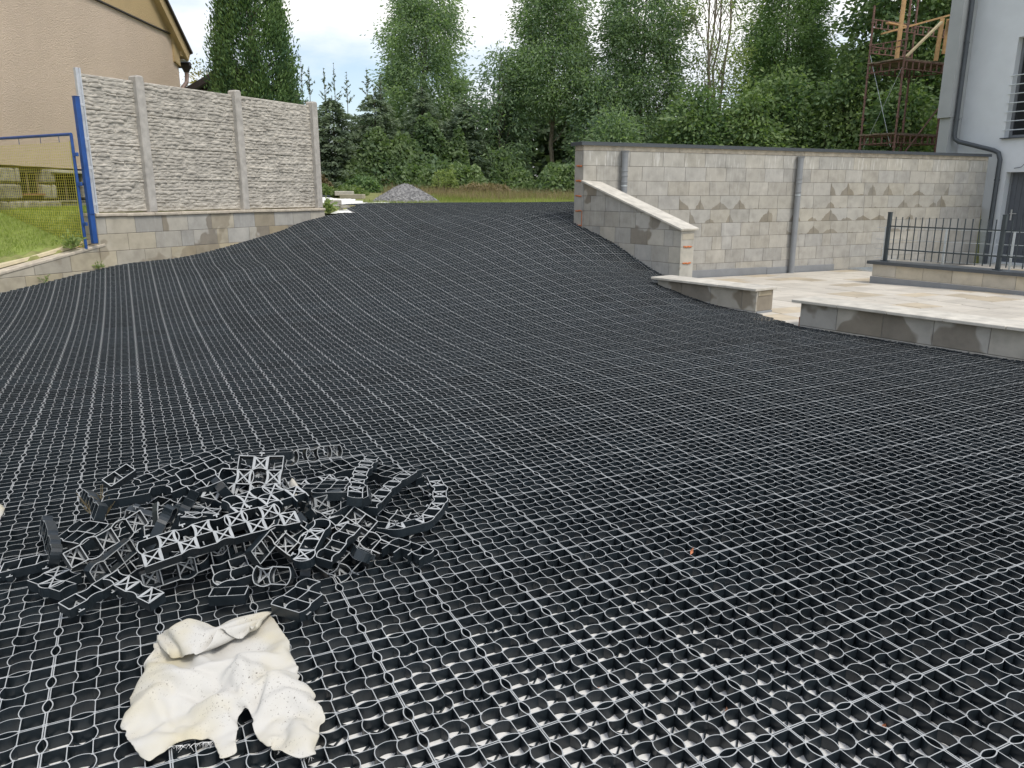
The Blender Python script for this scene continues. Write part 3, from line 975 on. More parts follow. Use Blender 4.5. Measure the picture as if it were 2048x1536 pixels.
for a, b in zip(posts[:-1], posts[1:]):
    for z in (.20, .58):
        MB().bar((a + .028, .1, z), (b - .028, .1, z), .012, .02).build('rail', M['railing'], rl)
    n = 15
    for k in range(n):
        x = a + (b - a) * (k + 1) / (n + 1)
        MB().tube([(x, .1, .04), (x, .1, .735)], .009, 8).build('upright_bar', M['railing'], rl)
# galvanised guard behind
gg = empty('wire_guard', (6.55, 13.65, -.06), FW + R(8))
tag(gg, 'light galvanised wire guard standing behind the dark railing', 'guard')
for x in (0.0, 1.0, 2.0, 2.9):
    MB().box((x, 0, .46), (.03, .02, .92)).build('guard_post', M['galv'], gg)
for z in (.38, .54, .70, .90):
    MB().bar((-.15, -.012, z), (2.95, -.012, z), .008, .008).build('guard_wire', M['galv'], gg)
# ------------------------------------------------------------------ left retaining wall and panel fence
lr = empty('retaining_wall', (-7.6, 8.35, 0), LW)
tag(lr, 'grey block retaining wall under the concrete panel fence', 'wall')
LL = 8.24; SC = 3.36
rws = rows_from(1.09, 6, offs=(.33, .0, .22, .1, .3, .18))
def lmat(ri, n, s, r):
    if ri >= 2 or r.random() < .25: return M['block_tan']
    return M['block_dark'] if r.random() < .5 else M['block']
block_wall(lr, LL, rws, .34, .48, rnd, lmat, s0=SC, halves=.1)
block_wall(lr, SC, rws[1:], .34, .52, rnd, lambda ri, n, s, r: M['block_tan'], clips=[(.1875, -1.0, .385 - .1875 * 1.93)], halves=.05, s0=0.0)
mb = MB()
for k in range(10):
    a = SC + (LL - SC) * k / 10; b = SC + (LL - SC) * (k + 1) / 10
    mb.box(((a + b) / 2, .14, 1.115 + rnd.uniform(-.004, .002)), (b - a + .002, .34, .05), bev=.01)
mb.build('concrete_footing', M['concrete_band'], lr)
ca = math.atan(.1875)
for a, b, n_ in ((0.0, 1.7, 'cream_edging'), (1.702, SC + .1, 'cream_edging')):
    m_ = (a + b) / 2
    z = .385 + .1875 * (m_ - 1.93)
    if n_ == 'cream_edging':
        MB().box((0, 0, 0), ((b - a) / math.cos(ca), .19, .05), bev=.006, M=Matrix.Translation((m_, .27, z + .075)) @ Matrix.Rotation(-ca, 4, 'Y')).build('cream_edging', M['cream_cap'], lr)
    MB().box((0, 0, 0), ((b - a) / math.cos(ca), .19, .05), bev=.012, M=Matrix.Translation((m_, .085, z + .018)) @ Matrix.Rotation(-ca, 4, 'Y')).build('mortar_haunch', M['concrete_band'], lr)

fence = empty('panel_fence', (-7.6, 8.35, 1.14), LW)
tag(fence, 'cast concrete fence with stacked stone pattern panels on the left', 'fence')
def ledge_panel(w, h, seed, nx=None):
    """one cast panel: courses of thin ledge stones in relief"""
    r = np.random.RandomState(seed)
    nx = nx or int(w / .018); nz = int(h / .0085)
    xs = np.linspace(0, w, nx + 1); zs = np.linspace(0, h, nz + 1)
    A, B = np.meshgrid(xs, zs, indexing='ij')
    D = np.zeros_like(A)
    nrow = 9
    edges = np.linspace(0, h, nrow + 1); edges[1:-1] += r.uniform(-.012, .012, nrow - 1)
    wave = [0.010 * np.sin(A * r.uniform(3, 8) + r.uniform(0, 6)) + 0.005 * np.sin(A * r.uniform(12, 25) + r.uniform(0, 6)) for _ in range(nrow + 1)]
    wave[0] = wave[-1] = np.zeros_like(A)
    for k in range(nrow):
        lo = edges[k] + wave[k]; hi = edges[k + 1] + wave[k + 1]
        # stones along the course
        cuts = [0.0]
        while cuts[-1] < w: cuts.append(cuts[-1] + r.uniform(.10, .42))
        for c0, c1 in zip(cuts[:-1], cuts[1:]):
            lean = r.uniform(-.6, .6)
            a0 = c0 + lean * (B - lo); a1 = c1 + lean * (B - lo)
            ms = (A >= a0) & (A < a1) & (B >= lo) & (B <= hi)
            if not ms.any(): continue
            prot = r.uniform(.004, .025)
            u = np.clip((B - lo) / np.maximum(hi - lo, 1e-4), 0, 1); t = np.clip((A - a0) / (c1 - c0), 0, 1)
            sh = prot * (0.72 + .28 * np.sin(math.pi * np.clip(u, 0, 1))) + .006 * np.sin(A * 40 + r.uniform(0, 6)) * np.sin(B * 60)
            ed = np.minimum(np.minimum(u * (hi - lo), (1 - u) * (hi - lo)) / .009, np.minimum((A - a0), (a1 - A)) / .014)
            sh = sh * np.clip(ed, 0.0, 1) ** .6
            D = np.where(ms, sh, D)
    D += r.normal(0, .0011, D.shape)
    D = np.maximum(D, -.004)
    V = np.c_[A.ravel(), -D.ravel(), B.ravel()]
    ix = np.arange(A.size).reshape(A.shape)
    F = np.stack([ix[:-1, :-1].ravel(), ix[1:, :-1].ravel(), ix[1:, 1:].ravel(), ix[:-1, 1:].ravel()], 1)
    # back and sides
    b = len(V)
    V = np.r_[V, [(0, .045, 0), (w, .045, 0), (w, .045, h), (0, .045, h)]]
    c = [ix[0, 0], ix[-1, 0], ix[-1, -1], ix[0, -1]]
    ex = np.array([[b + 3, b + 2, b + 1, b], [c[0], b, b + 1, c[1]], [c[1], b + 1, b + 2, c[2]], [c[2], b + 2, b + 3, c[3]], [c[3], b + 3, b, c[0]]])
    return np_mesh('ledge_panel', V, np.r_[F, ex], M['panel'])
PH = .473
pm = [ledge_panel(1.76, PH, 21 + k) for k in range(4)]
pms = [ledge_panel(.88, PH, 41 + k) for k in range(2)]
for bi, (a, b) in enumerate(((3.43, 4.29), (4.41, 6.17), (6.31, 8.07))):
    for k in range(4):
        me = pms[k % 2] if bi == 0 else pm[(k * 3 + bi * 2 + (k // 2)) % 4]
        obj('ledge_panel', me, fence, (a, .10, .012 + k * (PH + .004)))
for s in (4.35, 6.24, 8.14):
    mb = MB()
    mb.prism([(s - .07, 0), (s + .07, 0), (s + .07, 1.965), (s + .045, 1.99), (s - .045, 1.99), (s - .07, 1.965)], .0, .17, bev=.014)
    mb.build('fence_post', M['post'], fence)
MB().box((3.40, .07, .99), (.05, .05, 1.98), bev=.003).box((3.43, .04, .99), (.022, .02, 1.98)).build('end_profile', M['zinc'], fence)

# --- blue gate post and gate with yellow mesh
gp = empty('gate_post', (-6.03, 11.22, .72)); tag(gp, 'tall blue steel post at the end of the concrete fence', 'post')
gp.rotation_euler = (0, 0, LW)
MB().box((0, 0, 1.0), (.07, .07, 2.0), bev=.005).build('post_tube', M['blue'], gp)
MB().box((0, 0, 2.004), (.076, .076, .008), bev=.002).build('post_cap', M['blue'], gp)
for z in (.55, 1.05, 1.45, 1.9):
    MB().box((.07, -.01, z), (.07, .03, .04), bev=.003).build('bracket', M['zinc'], gp)
MB().box((.0, -.038, .42), (.074, .012, .008)).build('weld_band', M['blue'], gp)
ga = math.atan2(1.0, -1.77)
gate = empty('gate', (-6.12, 11.14, .80), ga); tag(gate, 'garden gate of blue tube with yellow wire mesh', 'gate')
GW, GH = 2.5, 1.42
MB().tube([(0, 0, -.15), (0, 0, GH), ], .021, 10).build('stile', M['blue'], gate)
MB().tube([(0, 0, GH), (GW, 0, GH)], .021, 10).build('top_rail', M['blue'], gate)
MB().tube([(GW, 0, -.05), (GW, 0, GH)], .021, 10).build('stile', M['blue'], gate)
mb = MB()
for k in range(48): mb.bar((.06 + k * .05, 0, -.12), (.06 + k * .05, 0, GH - .10), .0026)
mb.build('mesh_wires', M['yellow_wire'], gate)
mb = MB()
for k in range(39): mb.bar((.05, .004, -.12 + k * .0375), (GW - .05, .004, -.12 + k * .0375), .0026)
mb.build('mesh_wires', M['yellow_wire'], gate)
mb = MB()
for x in (.055, ): mb.bar((x, 0, -.13), (x, 0, GH - .09), .008)
mb.bar((.05, 0, -.125), (GW - .05, 0, -.125), .008)
mb.build('mesh_border', M['yellow_wire'], gate)
for x in (.3, .75, 1.3, 1.9): MB().bar((x, 0, GH - .10), (x, 0, GH), .006).build('mesh_hook', M['blue'], gate)
for z in (.2, .75, 1.15):
    MB().box((-.05, 0, z), (.09, .03, .05), bev=.004).build('hinge', M['blue'], gate)

# ------------------------------------------------------------------ beige house on the left
HX = -8.0
hs = empty('plaster_house', (HX, 9.0, 1.1)); tag(hs, 'beige roughcast house with gable end and stone plinth on the left', 'house')
hs_inv = (lambda o: setattr(o, 'matrix_parent_inverse', hs.matrix_basis.inverted()) or o)
Y0, Y1 = 9.0, 19.65
RIDGE_Y, RIDGE_Z, EAVE_Z = 14.3, 9.1, 4.88
# gable wall lies in the plane x = HX
def yz_prism(poly, x0, x1):
    mb = MB()
    n = len(poly)
    V = [(x0, y, z) for y, z in poly] + [(x1, y, z) for y, z in poly]
    F = [tuple(range(n))] + [tuple(range(2 * n - 1, n - 1, -1))] + [(k, n + k, n + (k + 1) % n, (k + 1) % n) for k in range(n)]
    mb.add(V, F); return mb
hs_inv(yz_prism([(Y0, 1.86), (Y1, 1.86), (Y1, 5.02), (Y0, 5.02)], HX, HX - 6).build('wall', M['plaster'], hs))
sl = (RIDGE_Z - EAVE_Z) / (Y1 - RIDGE_Y)
hs_inv(yz_prism([(Y0, 5.05), (Y1 - .28, 5.05), (RIDGE_Y, 5.05 + sl * (Y1 - .28 - RIDGE_Y)), (Y0, 5.05 + sl * (Y1 - .28 - RIDGE_Y) * .0 + .6)], HX + .02, HX - 6).build('gable_panel', M['plaster_gable'], hs))
hs_inv(MB().box((HX + .022, (Y0 + Y1) / 2 - .15, 5.035), (.045, Y1 - Y0 - .3, .025)).build('panel_drip_edge', M['gutter'], hs))
# verge trim, eave box, gutter, downpipe
def verge(z_off, thick, out_, name, m_, y_end, xoff=.08):
    a = Vector((HX + xoff, y_end, EAVE_Z + z_off - sl * (y_end - Y1))); b = Vector((HX + xoff, RIDGE_Y, EAVE_Z + z_off + sl * (Y1 - RIDGE_Y)))
    hs_inv(MB().bar(a, b, out_, thick).build(name, m_, hs))
verge(.02, .26, .16, 'verge_board', M['plaster_gable'], Y1 + .33)
verge(.17, .05, .24, 'verge_flashing', M['gutter'], Y1 + .40, .10)
hs_inv(yz_prism([(Y1 - .28, 4.45), (Y1 + .01, 4.38), (Y1 + .01, 5.06), (Y1 - .28, 5.28)], HX + .05, HX - .2).build('corner_trim', M['plaster_gable'], hs))
hs_inv(yz_prism([(Y1 + .01, 4.62), (Y1 + .38, 4.55), (Y1 + .38, 4.66), (Y1 + .01, 5.05)], HX + .10, HX - 6).build('eave_box', M['plaster_gable'], hs))
hs_inv(yz_prism([(Y1 + .40, EAVE_Z + .17 - sl * .40 - .03), (RIDGE_Y, EAVE_Z + .17 + sl * (Y1 - RIDGE_Y) - .03), (RIDGE_Y, EAVE_Z + .23 + sl * (Y1 - RIDGE_Y)), (Y1 + .44, EAVE_Z + .23 - sl * .44)], HX + .18, HX - 6.3).build('roof', M['roof_tile'], hs))
hs_inv(MB().box((HX - 2.9, Y1 + .24, 4.545), (6.0, .30, .012)).build('eave_flashing', M['white_trim'], hs))
hs_inv(MB().tube([(HX + .12, Y1 + .42, 4.47), (HX - 6, Y1 + .42, 4.47)], .075, 10).build('gutter', M['gutter'], hs))
dp = [(HX + .02, Y1 + .40, 4.42), (HX + .02, Y1 + .40, 4.22), (HX + .02, Y1 + .34, 4.06), (HX + .0, Y1 + .14, 3.92), (HX - .02, Y1 + .08, 3.82), (HX - .02, Y1 + .08, 1.2)]
hs_inv(MB().tube([(HX + .02, Y1 + .40, 4.45), (HX + .02, Y1 + .40, 4.30)], [.13, .06], 10).build('gutter_outlet', M['gutter'], hs))
hs_inv(MB().tube(dp, .05, 10).build('downpipe', M['gutter_pale'], hs))
# plinth of rough stones with two cellar windows
hs_inv(yz_prism([(Y0, .6), (Y1, .6), (Y1, 1.84), (Y0, 1.84)], HX - .12, HX - 5.9).build('plinth_core', M['mortar'], hs))
WIN = [(12.92, 13.50, 1.42, 1.76), (13.90, 14.75, 1.30, 1.76)]
r2 = random.Random(9)
zz = .78
for ri, hh in enumerate((.27, .26, .27, .26)):
    y = Y0 + .1 * r2.random()
    while y < Y1 - .2:
        w = r2.uniform(.32, .62)
        y2 = min(y + w, Y1)
        segs = [(y, y2)]
        for (wa, wb, wz0, wz1) in WIN:
            if zz + hh > wz0 + .05 and zz < wz1 - .05:
                segs = [s for (p, q) in segs for s in ((p, min(q, wa)), (max(p, wb), q)) if s[1] - s[0] > .08]
        for (p, q) in segs:
            if q - p < .08: continue
            d0 = r2.uniform(.0, .035)
            hs_inv(MB().box((HX - .07 + d0 / 2 - .02, (p + q) / 2, zz + hh / 2 + r2.uniform(-.006, .006)), (.16, q - p - r2.uniform(.014, .035), hh - r2.uniform(.014, .03)), bev=.03).build('plinth_stone', M['stone'], hs))
        y = y2
    zz += hh
for (wa, wb, wz0, wz1) in WIN:
    w_ = hs_inv(MB().box((HX - .112, (wa + wb) / 2, (wz0 + wz1) / 2), (.012, wb - wa, wz1 - wz0)).build('cellar_window', M['glass'], hs))
    for yy in (wa + .02, (wa + wb) / 2, wb - .02):
        fo = MB().box((HX - .10, yy, (wz0 + wz1) / 2), (.025, .03, wz1 - wz0)).build('window_bar', M['wood_old'], w_)
    fo = MB().box((HX - .06, (wa + wb) / 2, wz0 - .015), (.14, wb - wa, .03)).build('sill', M['brick_red'] if wb < 13.6 else M['stone'], w_)
hs_inv(MB().box((HX - .03, 14.4, 1.80), (.14, 1.3, .05), bev=.005).build('lintel', M['coping'], hs))

# ------------------------------------------------------------------ dark timber shed behind the fence
sd = empty('timber_shed', (-7.15, 21.0, 1.2)); tag(sd, 'dark brown timber shed with shallow gable roof behind the tree', 'shed')
rz_ = R(8); sd.rotation_euler = (0, 0, rz_)
W2 = 1.28
for k in range(23):
    x = -W2 + .075 + k * .15
    if x > W2: break
    top = 2.55 + (1 - abs(x) / W2) * .72
    MB().box((x, 0, top / 2), (.138, .03, top), bev=.004).build('wall_board', M['brown_board'], sd)
MB().box((0, 1.2, 1.27), (2 * W2 - .1, 2.3, 2.5)).build('shed_body', M['brown_board'], sd)
for s in (-1, 1):
    MB().bar((s * (W2 + .35), 1.1, 2.46), (0, 1.1, 3.38), 2.9, .07, up=(0, 0, 1)).build('roof_side', M['roof_felt'], sd)
    MB().bar((s * (W2 + .35), -.37, 2.44), (0, -.37, 3.36), .03, .14).build('barge_board', M['brown_board'], sd)
MB().tube([(W2 + .30, -.35, 2.42), (W2 + .30, 2.4, 2.42)], .06, 8).build('gutter', M['gutter'], sd)
MB().tube([(W2 + .28, -.3, 2.40), (W2 + .28, -.3, 2.17), (W2 + .16, -.25, 2.04), (W2 + .0, -.2, 1.98)], .05, 8).build('downpipe', M['gutter_pale'], sd)

# ------------------------------------------------------------------ grey house on the right
GHA = R(-62)
gh = empty('grey_house', (10.42, 18.9, -.3), GHA)
tag(gh, 'light grey rendered new house at the right edge', 'house')
# local x runs along the facade towards the viewer, local y into the house
WINX = (1.16, 2.5); WINZ = (2.92, 5.0); DOX = (1.33, 2.35); DOZ = (0.2, 2.18)
def wall_holes(mb, x0, x1, z0, z1, holes, th):
    xs = sorted({x0, x1, *[h[0] for h in holes], *[h[1] for h in holes]})
    for a, b in zip(xs[:-1], xs[1:]):
        cuts = sorted([(h[2], h[3]) for h in holes if h[0] <= a and h[1] >= b])
        z = z0
        for (c0, c1) in cuts:
            mb.box(((a + b) / 2, th / 2, (z + c0) / 2), (b - a, th, c0 - z)); z = c1
        mb.box(((a + b) / 2, th / 2, (z + z1) / 2), (b - a, th, z1 - z))
mb = MB()
wall_holes(mb, 0, 9, -.2, 8.5, [(*WINX, *WINZ), (*DOX, *DOZ)], .32)
mb.build('wall', M['house_grey'], gh)
MB().box((4.5, 3.9, 4.15), (8.98, 6.6, 8.68)).build('rear_walls', M['house_grey'], gh)
# projecting strip beside the corner, set back below
MB().box((-.012, -.25, 5.97), (.30, .48, 5.1)).build('corner_return', M['house_dark'], gh)
MB().box((.0, -.22, 1.6), (.26, .40, 3.63)).build('corner_return_base', M['house_dark'], gh)
# downpipe
P = [(.20, -.30, 8.5), (.20, -.30, 3.02), (.22, -.29, 2.94), (.30, -.26, 2.88), (1.05, -.13, 2.66), (1.15, -.10, 2.60), (1.20, -.09, 2.45), (1.20, -.09, .1)]
MB().tube(P, .05, 12).build('downpipe', M['anthracite'], gh)
for z in (6.6, 5.0, 3.35):
    MB().tube([(.20, -.30, z), (.20, -.30, z + .03)], .06, 12).build('pipe_clamp', M['anthracite'], gh)
MB().tube([(1.20, -.09, 2.0), (1.20, -.09, 2.03)], .06, 12).build('pipe_clamp', M['anthracite'], gh)
# window with steel bars
w_ = MB().box(((WINX[0] + WINX[1]) / 2, .21, (WINZ[0] + WINZ[1]) / 2), (WINX[1] - WINX[0], .02, WINZ[1] - WINZ[0])).build('window', M['glass'], gh)
for x in (WINX[0] + .03, (WINX[0] + WINX[1]) / 2, WINX[1] - .03):
    MB().box((x, .185, (WINZ[0] + WINZ[1]) / 2), (.06, .03, WINZ[1] - WINZ[0])).build('frame', M['window_frame'], w_)
for z in (WINZ[0] + .03, WINZ[1] - .03):
    MB().box(((WINX[0] + WINX[1]) / 2, .186, z), (WINX[1] - WINX[0] - .13, .03, .06)).build('frame', M['window_frame'], w_)
for k in range(7):
    MB().tube([(WINX[0] - .04, -.02, WINZ[0] + .16 + k * .19), (WINX[1] + .04, -.02, WINZ[0] + .16 + k * .19)], .011, 8).build('guard_bar', M['galv'], w_)
MB().box(((WINX[0] + WINX[1]) / 2, .05, WINZ[0] - .012), (WINX[1] - WINX[0] + .1, .26, .022), bev=.004).build('sill', M['anthracite'], w_)
# door
d_ = MB().box(((DOX[0] + DOX[1]) / 2, .24, (DOZ[0] + DOZ[1]) / 2), (DOX[1] - DOX[0], .05, DOZ[1] - DOZ[0])).build('door', M['door'], gh)
for k in range(8):
    x = DOX[0] + .10 + k * .115
    MB().box((x, .212, (DOZ[0] + DOZ[1]) / 2), (.10, .016, DOZ[1] - DOZ[0] - .12), bev=.004).build('door_board', M['door'], d_)
MB().box((DOX[0] + .03, .20, (DOZ[0] + DOZ[1]) / 2), (.05, .06, DOZ[1] - DOZ[0])).build('door_frame', M['window_frame'], d_)
MB().box((DOX[0] + .13, .195, 1.25), (.035, .012, .24), bev=.004).box((DOX[0] + .19, .16, 1.28), (.14, .018, .018)).box((DOX[0] + .13, .175, 1.28), (.018, .05, .018)).build('handle', M['steel'], d_)
wire = MB().tube([(1.9, 0, 2.68), (1.86, -.03, 2.60), (1.78, -.05, 2.58), (1.80, -.05, 2.48), (1.74, -.06, 2.36), (1.66, -.05, 2.28), (1.5, -.03, 2.26)], .007, 6).build('loose_wire', M['railing'], gh)

# ------------------------------------------------------------------ vegetation
def leaves(C, D, size, ratio, r, fold=0.0):
    """one diamond leaf per centre C, pointing along D"""
    n = len(C)
    D = D / np.maximum(np.linalg.norm(D, axis=1), 1e-6)[:, None]
    q = r.normal(size=(n, 3)); S = np.cross(D, q); S /= np.maximum(np.linalg.norm(S, axis=1), 1e-6)[:, None]
    L = (size * r.uniform(.65, 1.3, n))[:, None]
    W = L * ratio * r.uniform(.8, 1.2, n)[:, None]
    V = np.empty((n, 4, 3))
    V[:, 0] = C - D * L * .5
    V[:, 1] = C + S * W * .5 + D * L * .05
    V[:, 2] = C + D * L * .5
    V[:, 3] = C - S * W * .5 + D * L * .05
    return V.reshape(-1, 3), np.arange(4 * n).reshape(n, 4)

def clump_crown(r, clumps, per, cr, size, ratio, droop=0.5, flat=.75, tone0=0.5, tonev=0.22):
    """clumps: Nx3 centres (with optional outward dirs); leaves scattered round each"""
    nc = len(clumps)
    C = np.repeat(clumps, per, 0)
    off = r.normal(size=(nc * per, 3)) * np.array([cr, cr, cr * flat])
    if np.ndim(cr): pass
    ctr = clumps.mean(0)
    outd = C - np.array([ctr[0], ctr[1], 0]) * np.array([1, 1, 0]); outd[:, 2] = 0
    outd /= np.maximum(np.linalg.norm(outd, axis=1), .2)[:, None]
    D = off * .9 + outd * .25 + r.normal(size=off.shape) * .25
    D[:, 2] -= droop * r.uniform(.3, 1.2, len(D)) * .5
    V, F = leaves(C + off, D, size, ratio, r)
    tc_ = np.repeat(r.normal(tone0, tonev, nc), per) + r.normal(0, .13, nc * per) + .35 * off[:, 2] / max(cr, .01) * .3
    return V, F, np.clip(tc_, 0, 1)

def envelope_points(r, n, base, h, prof, shell=.35, lean=(0, 0)):
    """points inside a crown whose radius at height fraction t is prof(t)"""
    t = r.uniform(0, 1, n * 4); rad = np.array([prof(x) for x in t])
    keep = r.uniform(0, rad.max(), n * 4) < rad
    t = t[keep][:n]; rad = rad[keep][:n]
    a = r.uniform(0, 2 * math.pi, len(t)); q = rad * np.sqrt(r.uniform(shell, 1, len(t)))
    return np.c_[base[0] + lean[0] * t + q * np.cos(a), base[1] + lean[1] * t + q * np.sin(a), base[2] + h * t]

def interp_prof(pts):
    xs = [p[0] for p in pts]; ys = [p[1] for p in pts]
    return lambda t: float(np.interp(t, xs, ys))

def limb_mesh(mb, r, a, b, r0, r1, wob=.12, n=5):
    a = np.array(a); b = np.array(b)
    pts = [a + (b - a) * k / n + (r.normal(size=3) * wob * (0 if k in (0, n) else 1)) for k in range(n + 1)]
    mb.tube([tuple(p) for p in pts], [r0 + (r1 - r0) * k / n for k in range(n + 1)], 6, cap=False)

def broad_tree(name, label, cat, xy, h, crown_lo, prof, nclump, per, cr, size, ratio, leafmat, bark, seed, stems=1, droop=.6, group=None, trunk_r=.09, tone=.5, zoff=0.0, spread=0.0, tonev=.22, shell=.3):
    r = np.random.RandomState(seed)
    z0 = float(field_z(np.array(xy[0]), np.array(xy[1]))) - .1 + zoff
    t = empty(name, (xy[0], xy[1], z0)); tag(t, label, cat, group)
    cl = envelope_points(r, nclump, (0, 0, crown_lo), h - crown_lo, prof, shell)
    V, F, T = clump_crown(r, cl, per, cr, size, ratio, droop, tone0=tone, tonev=tonev)
    obj('crown', np_mesh('crown', V, F, leafmat, tone=T), t)
    mb = MB()
    for s in range(stems):
        bx = r.normal(0, .06 * (stems > 1), 2); top = np.array([*(bx + r.normal(0, spread, 2)), h * r.uniform(.82, .95)])
        limb_mesh(mb, r, (bx[0], bx[1], 0), top, trunk_r, .015, .06, 8)
        sel = r.choice(len(cl), min(len(cl), 14 if stems == 1 else 7), replace=False)
        for k in sel:
            e = cl[k]; f_ = np.clip((e[2] - .5) / h * .8, .15, .85)
            st = np.array([bx[0], bx[1], 0]) * (1 - f_) + top * f_
            if st[2] > e[2]: st[2] = e[2] - .2
            limb_mesh(mb, r, st, e, trunk_r * .35 * (1 - f_ * .6), .008, .05, 4)
    mb.build('trunk', bark, t)
    return t

P_ASH = interp_prof([(0, .5), (.15, .95), (.4, 1.0), (.65, .85), (.85, .55), (1, .15)])
def sc(p, k): return lambda t: p(t) * k
G = 'ash trees at the far edge of the field'
broad_tree('ash_tree', 'ash tree with narrow crown standing alone against the sky left of centre', 'tree', (-3.15, 29.4), 7.5, 2.3, sc(interp_prof([(0, 1.0), (.2, 1.05), (.35, .85), (.5, .95), (.75, .68), (.92, .4), (1, .12)]), 1.42), 270, 150, .25, .125, .36, M['leaf_ash'], M['bark'], 101, group=G, tone=.52)
broad_tree('ash_tree', 'ash tree with pale trunk just left of the tall block wall', 'tree', (1.35, 28.2), 7.9, 2.5, sc(interp_prof([(0, .8), (.12, 1.35), (.3, 1.3), (.45, .85), (.65, .95), (.85, .6), (1, .2)]), 1.22), 300, 155, .26, .125, .36, M['leaf_ash'], M['bark_pale'], 102, group=G, tone=.58)
broad_tree('ash_tree', 'dense ash tree rising behind the left end of the tall block wall', 'tree', (4.4, 27.6), 8.0, 1.5, sc(interp_prof([(0, .6), (.2, 1.0), (.4, .85), (.6, 1.05), (.8, .75), (.93, .5), (1, .15)]), 1.38), 310, 155, .26, .125, .36, M['leaf_ash'], M['bark'], 103, group=G, tone=.5)
broad_tree('sparse_tree', 'thin pale leaved tree with several bare stems letting the sky through', 'tree', (6.75, 27.2), 9.2, 2.4, sc(interp_prof([(0, .5), (.2, .7), (.5, 1.0), (1, 1.1)]), 1.15), 110, 75, .25, .125, .34, M['leaf_yellow'], M['bark_pale'], 104, stems=4, spread=.5, trunk_r=.06, tone=.5)
broad_tree('ash_tree', 'bright green ash tree behind the middle of the tall block wall', 'tree', (9.35, 28.0), 7.6, 1.6, sc(interp_prof([(0, .8), (.2, 1.05), (.45, 1.1), (.7, .95), (.88, .65), (1, .15)]), 1.25), 310, 155, .26, .125, .34, M['leaf_ash2'], M['bark'], 105, group=G, tone=.5)
broad_tree('maple_tree', 'big dense maple behind the scaffold', 'tree', (12.6, 25.6), 10.2, 1.2, sc(interp_prof([(0, .9), (.15, 1.1), (.5, 1.1), (.8, 1.0), (1, .7)]), 1.85), 420, 105, .30, .16, .6, M['leaf_maple'], M['bark'], 106, tone=.52)
broad_tree('maple_tree', 'maple showing between the scaffold and the grey house', 'tree', (15.4, 26.5), 9.5, .8, sc(P_ASH, 1.7), 240, 100, .30, .16, .55, M['leaf_ash2'], M['bark'], 107, tone=.45)
G2 = 'saplings under the ash trees'
for k, (x, y, h, w, mt, tn, lb) in enumerate([
        (2.9, 26.8, 3.9, 1.0, 'leaf_ash', .45, 'young ash sapling left of the dense ash tree'),
        (5.8, 25.4, 3.3, 1.0, 'leaf_maple', .4, 'dark maple sapling at the foot of the dense ash tree'),
        (7.5, 25.0, 3.2, .9, 'leaf_maple', .62, 'maple sapling with pale leaves below the thin stemmed tree'),
        (8.5, 25.6, 3.9, 1.1, 'leaf_maple', .42, 'dark maple sapling right of the thin stemmed tree'),
        (10.3, 25.2, 4.5, 1.15, 'leaf_maple', .55, 'taller maple sapling with light tips left of the scaffold'),
        (11.4, 23.6, 3.2, 1.0, 'leaf_maple', .5, 'low maple sapling under the scaffold'),
        (-.4, 27.6, 4.4, 1.3, 'leaf_ash', .4, 'dark ash sapling between the two left ash trees'),
        (3.3, 25.2, 2.6, .8, 'leaf_ash', .5, 'small ash sapling just behind the left end of the tall wall')]):
    broad_tree('sapling', lb, 'tree', (x, y), h, .5, sc(interp_prof([(0, .8), (.3, 1), (.7, .85), (1, .3)]), w * .8), 100, 85, .26, .155, .5 if mt == 'leaf_maple' else .3, M[mt], M['bark'], 130 + k, group=G2, trunk_r=.035, tone=tn)

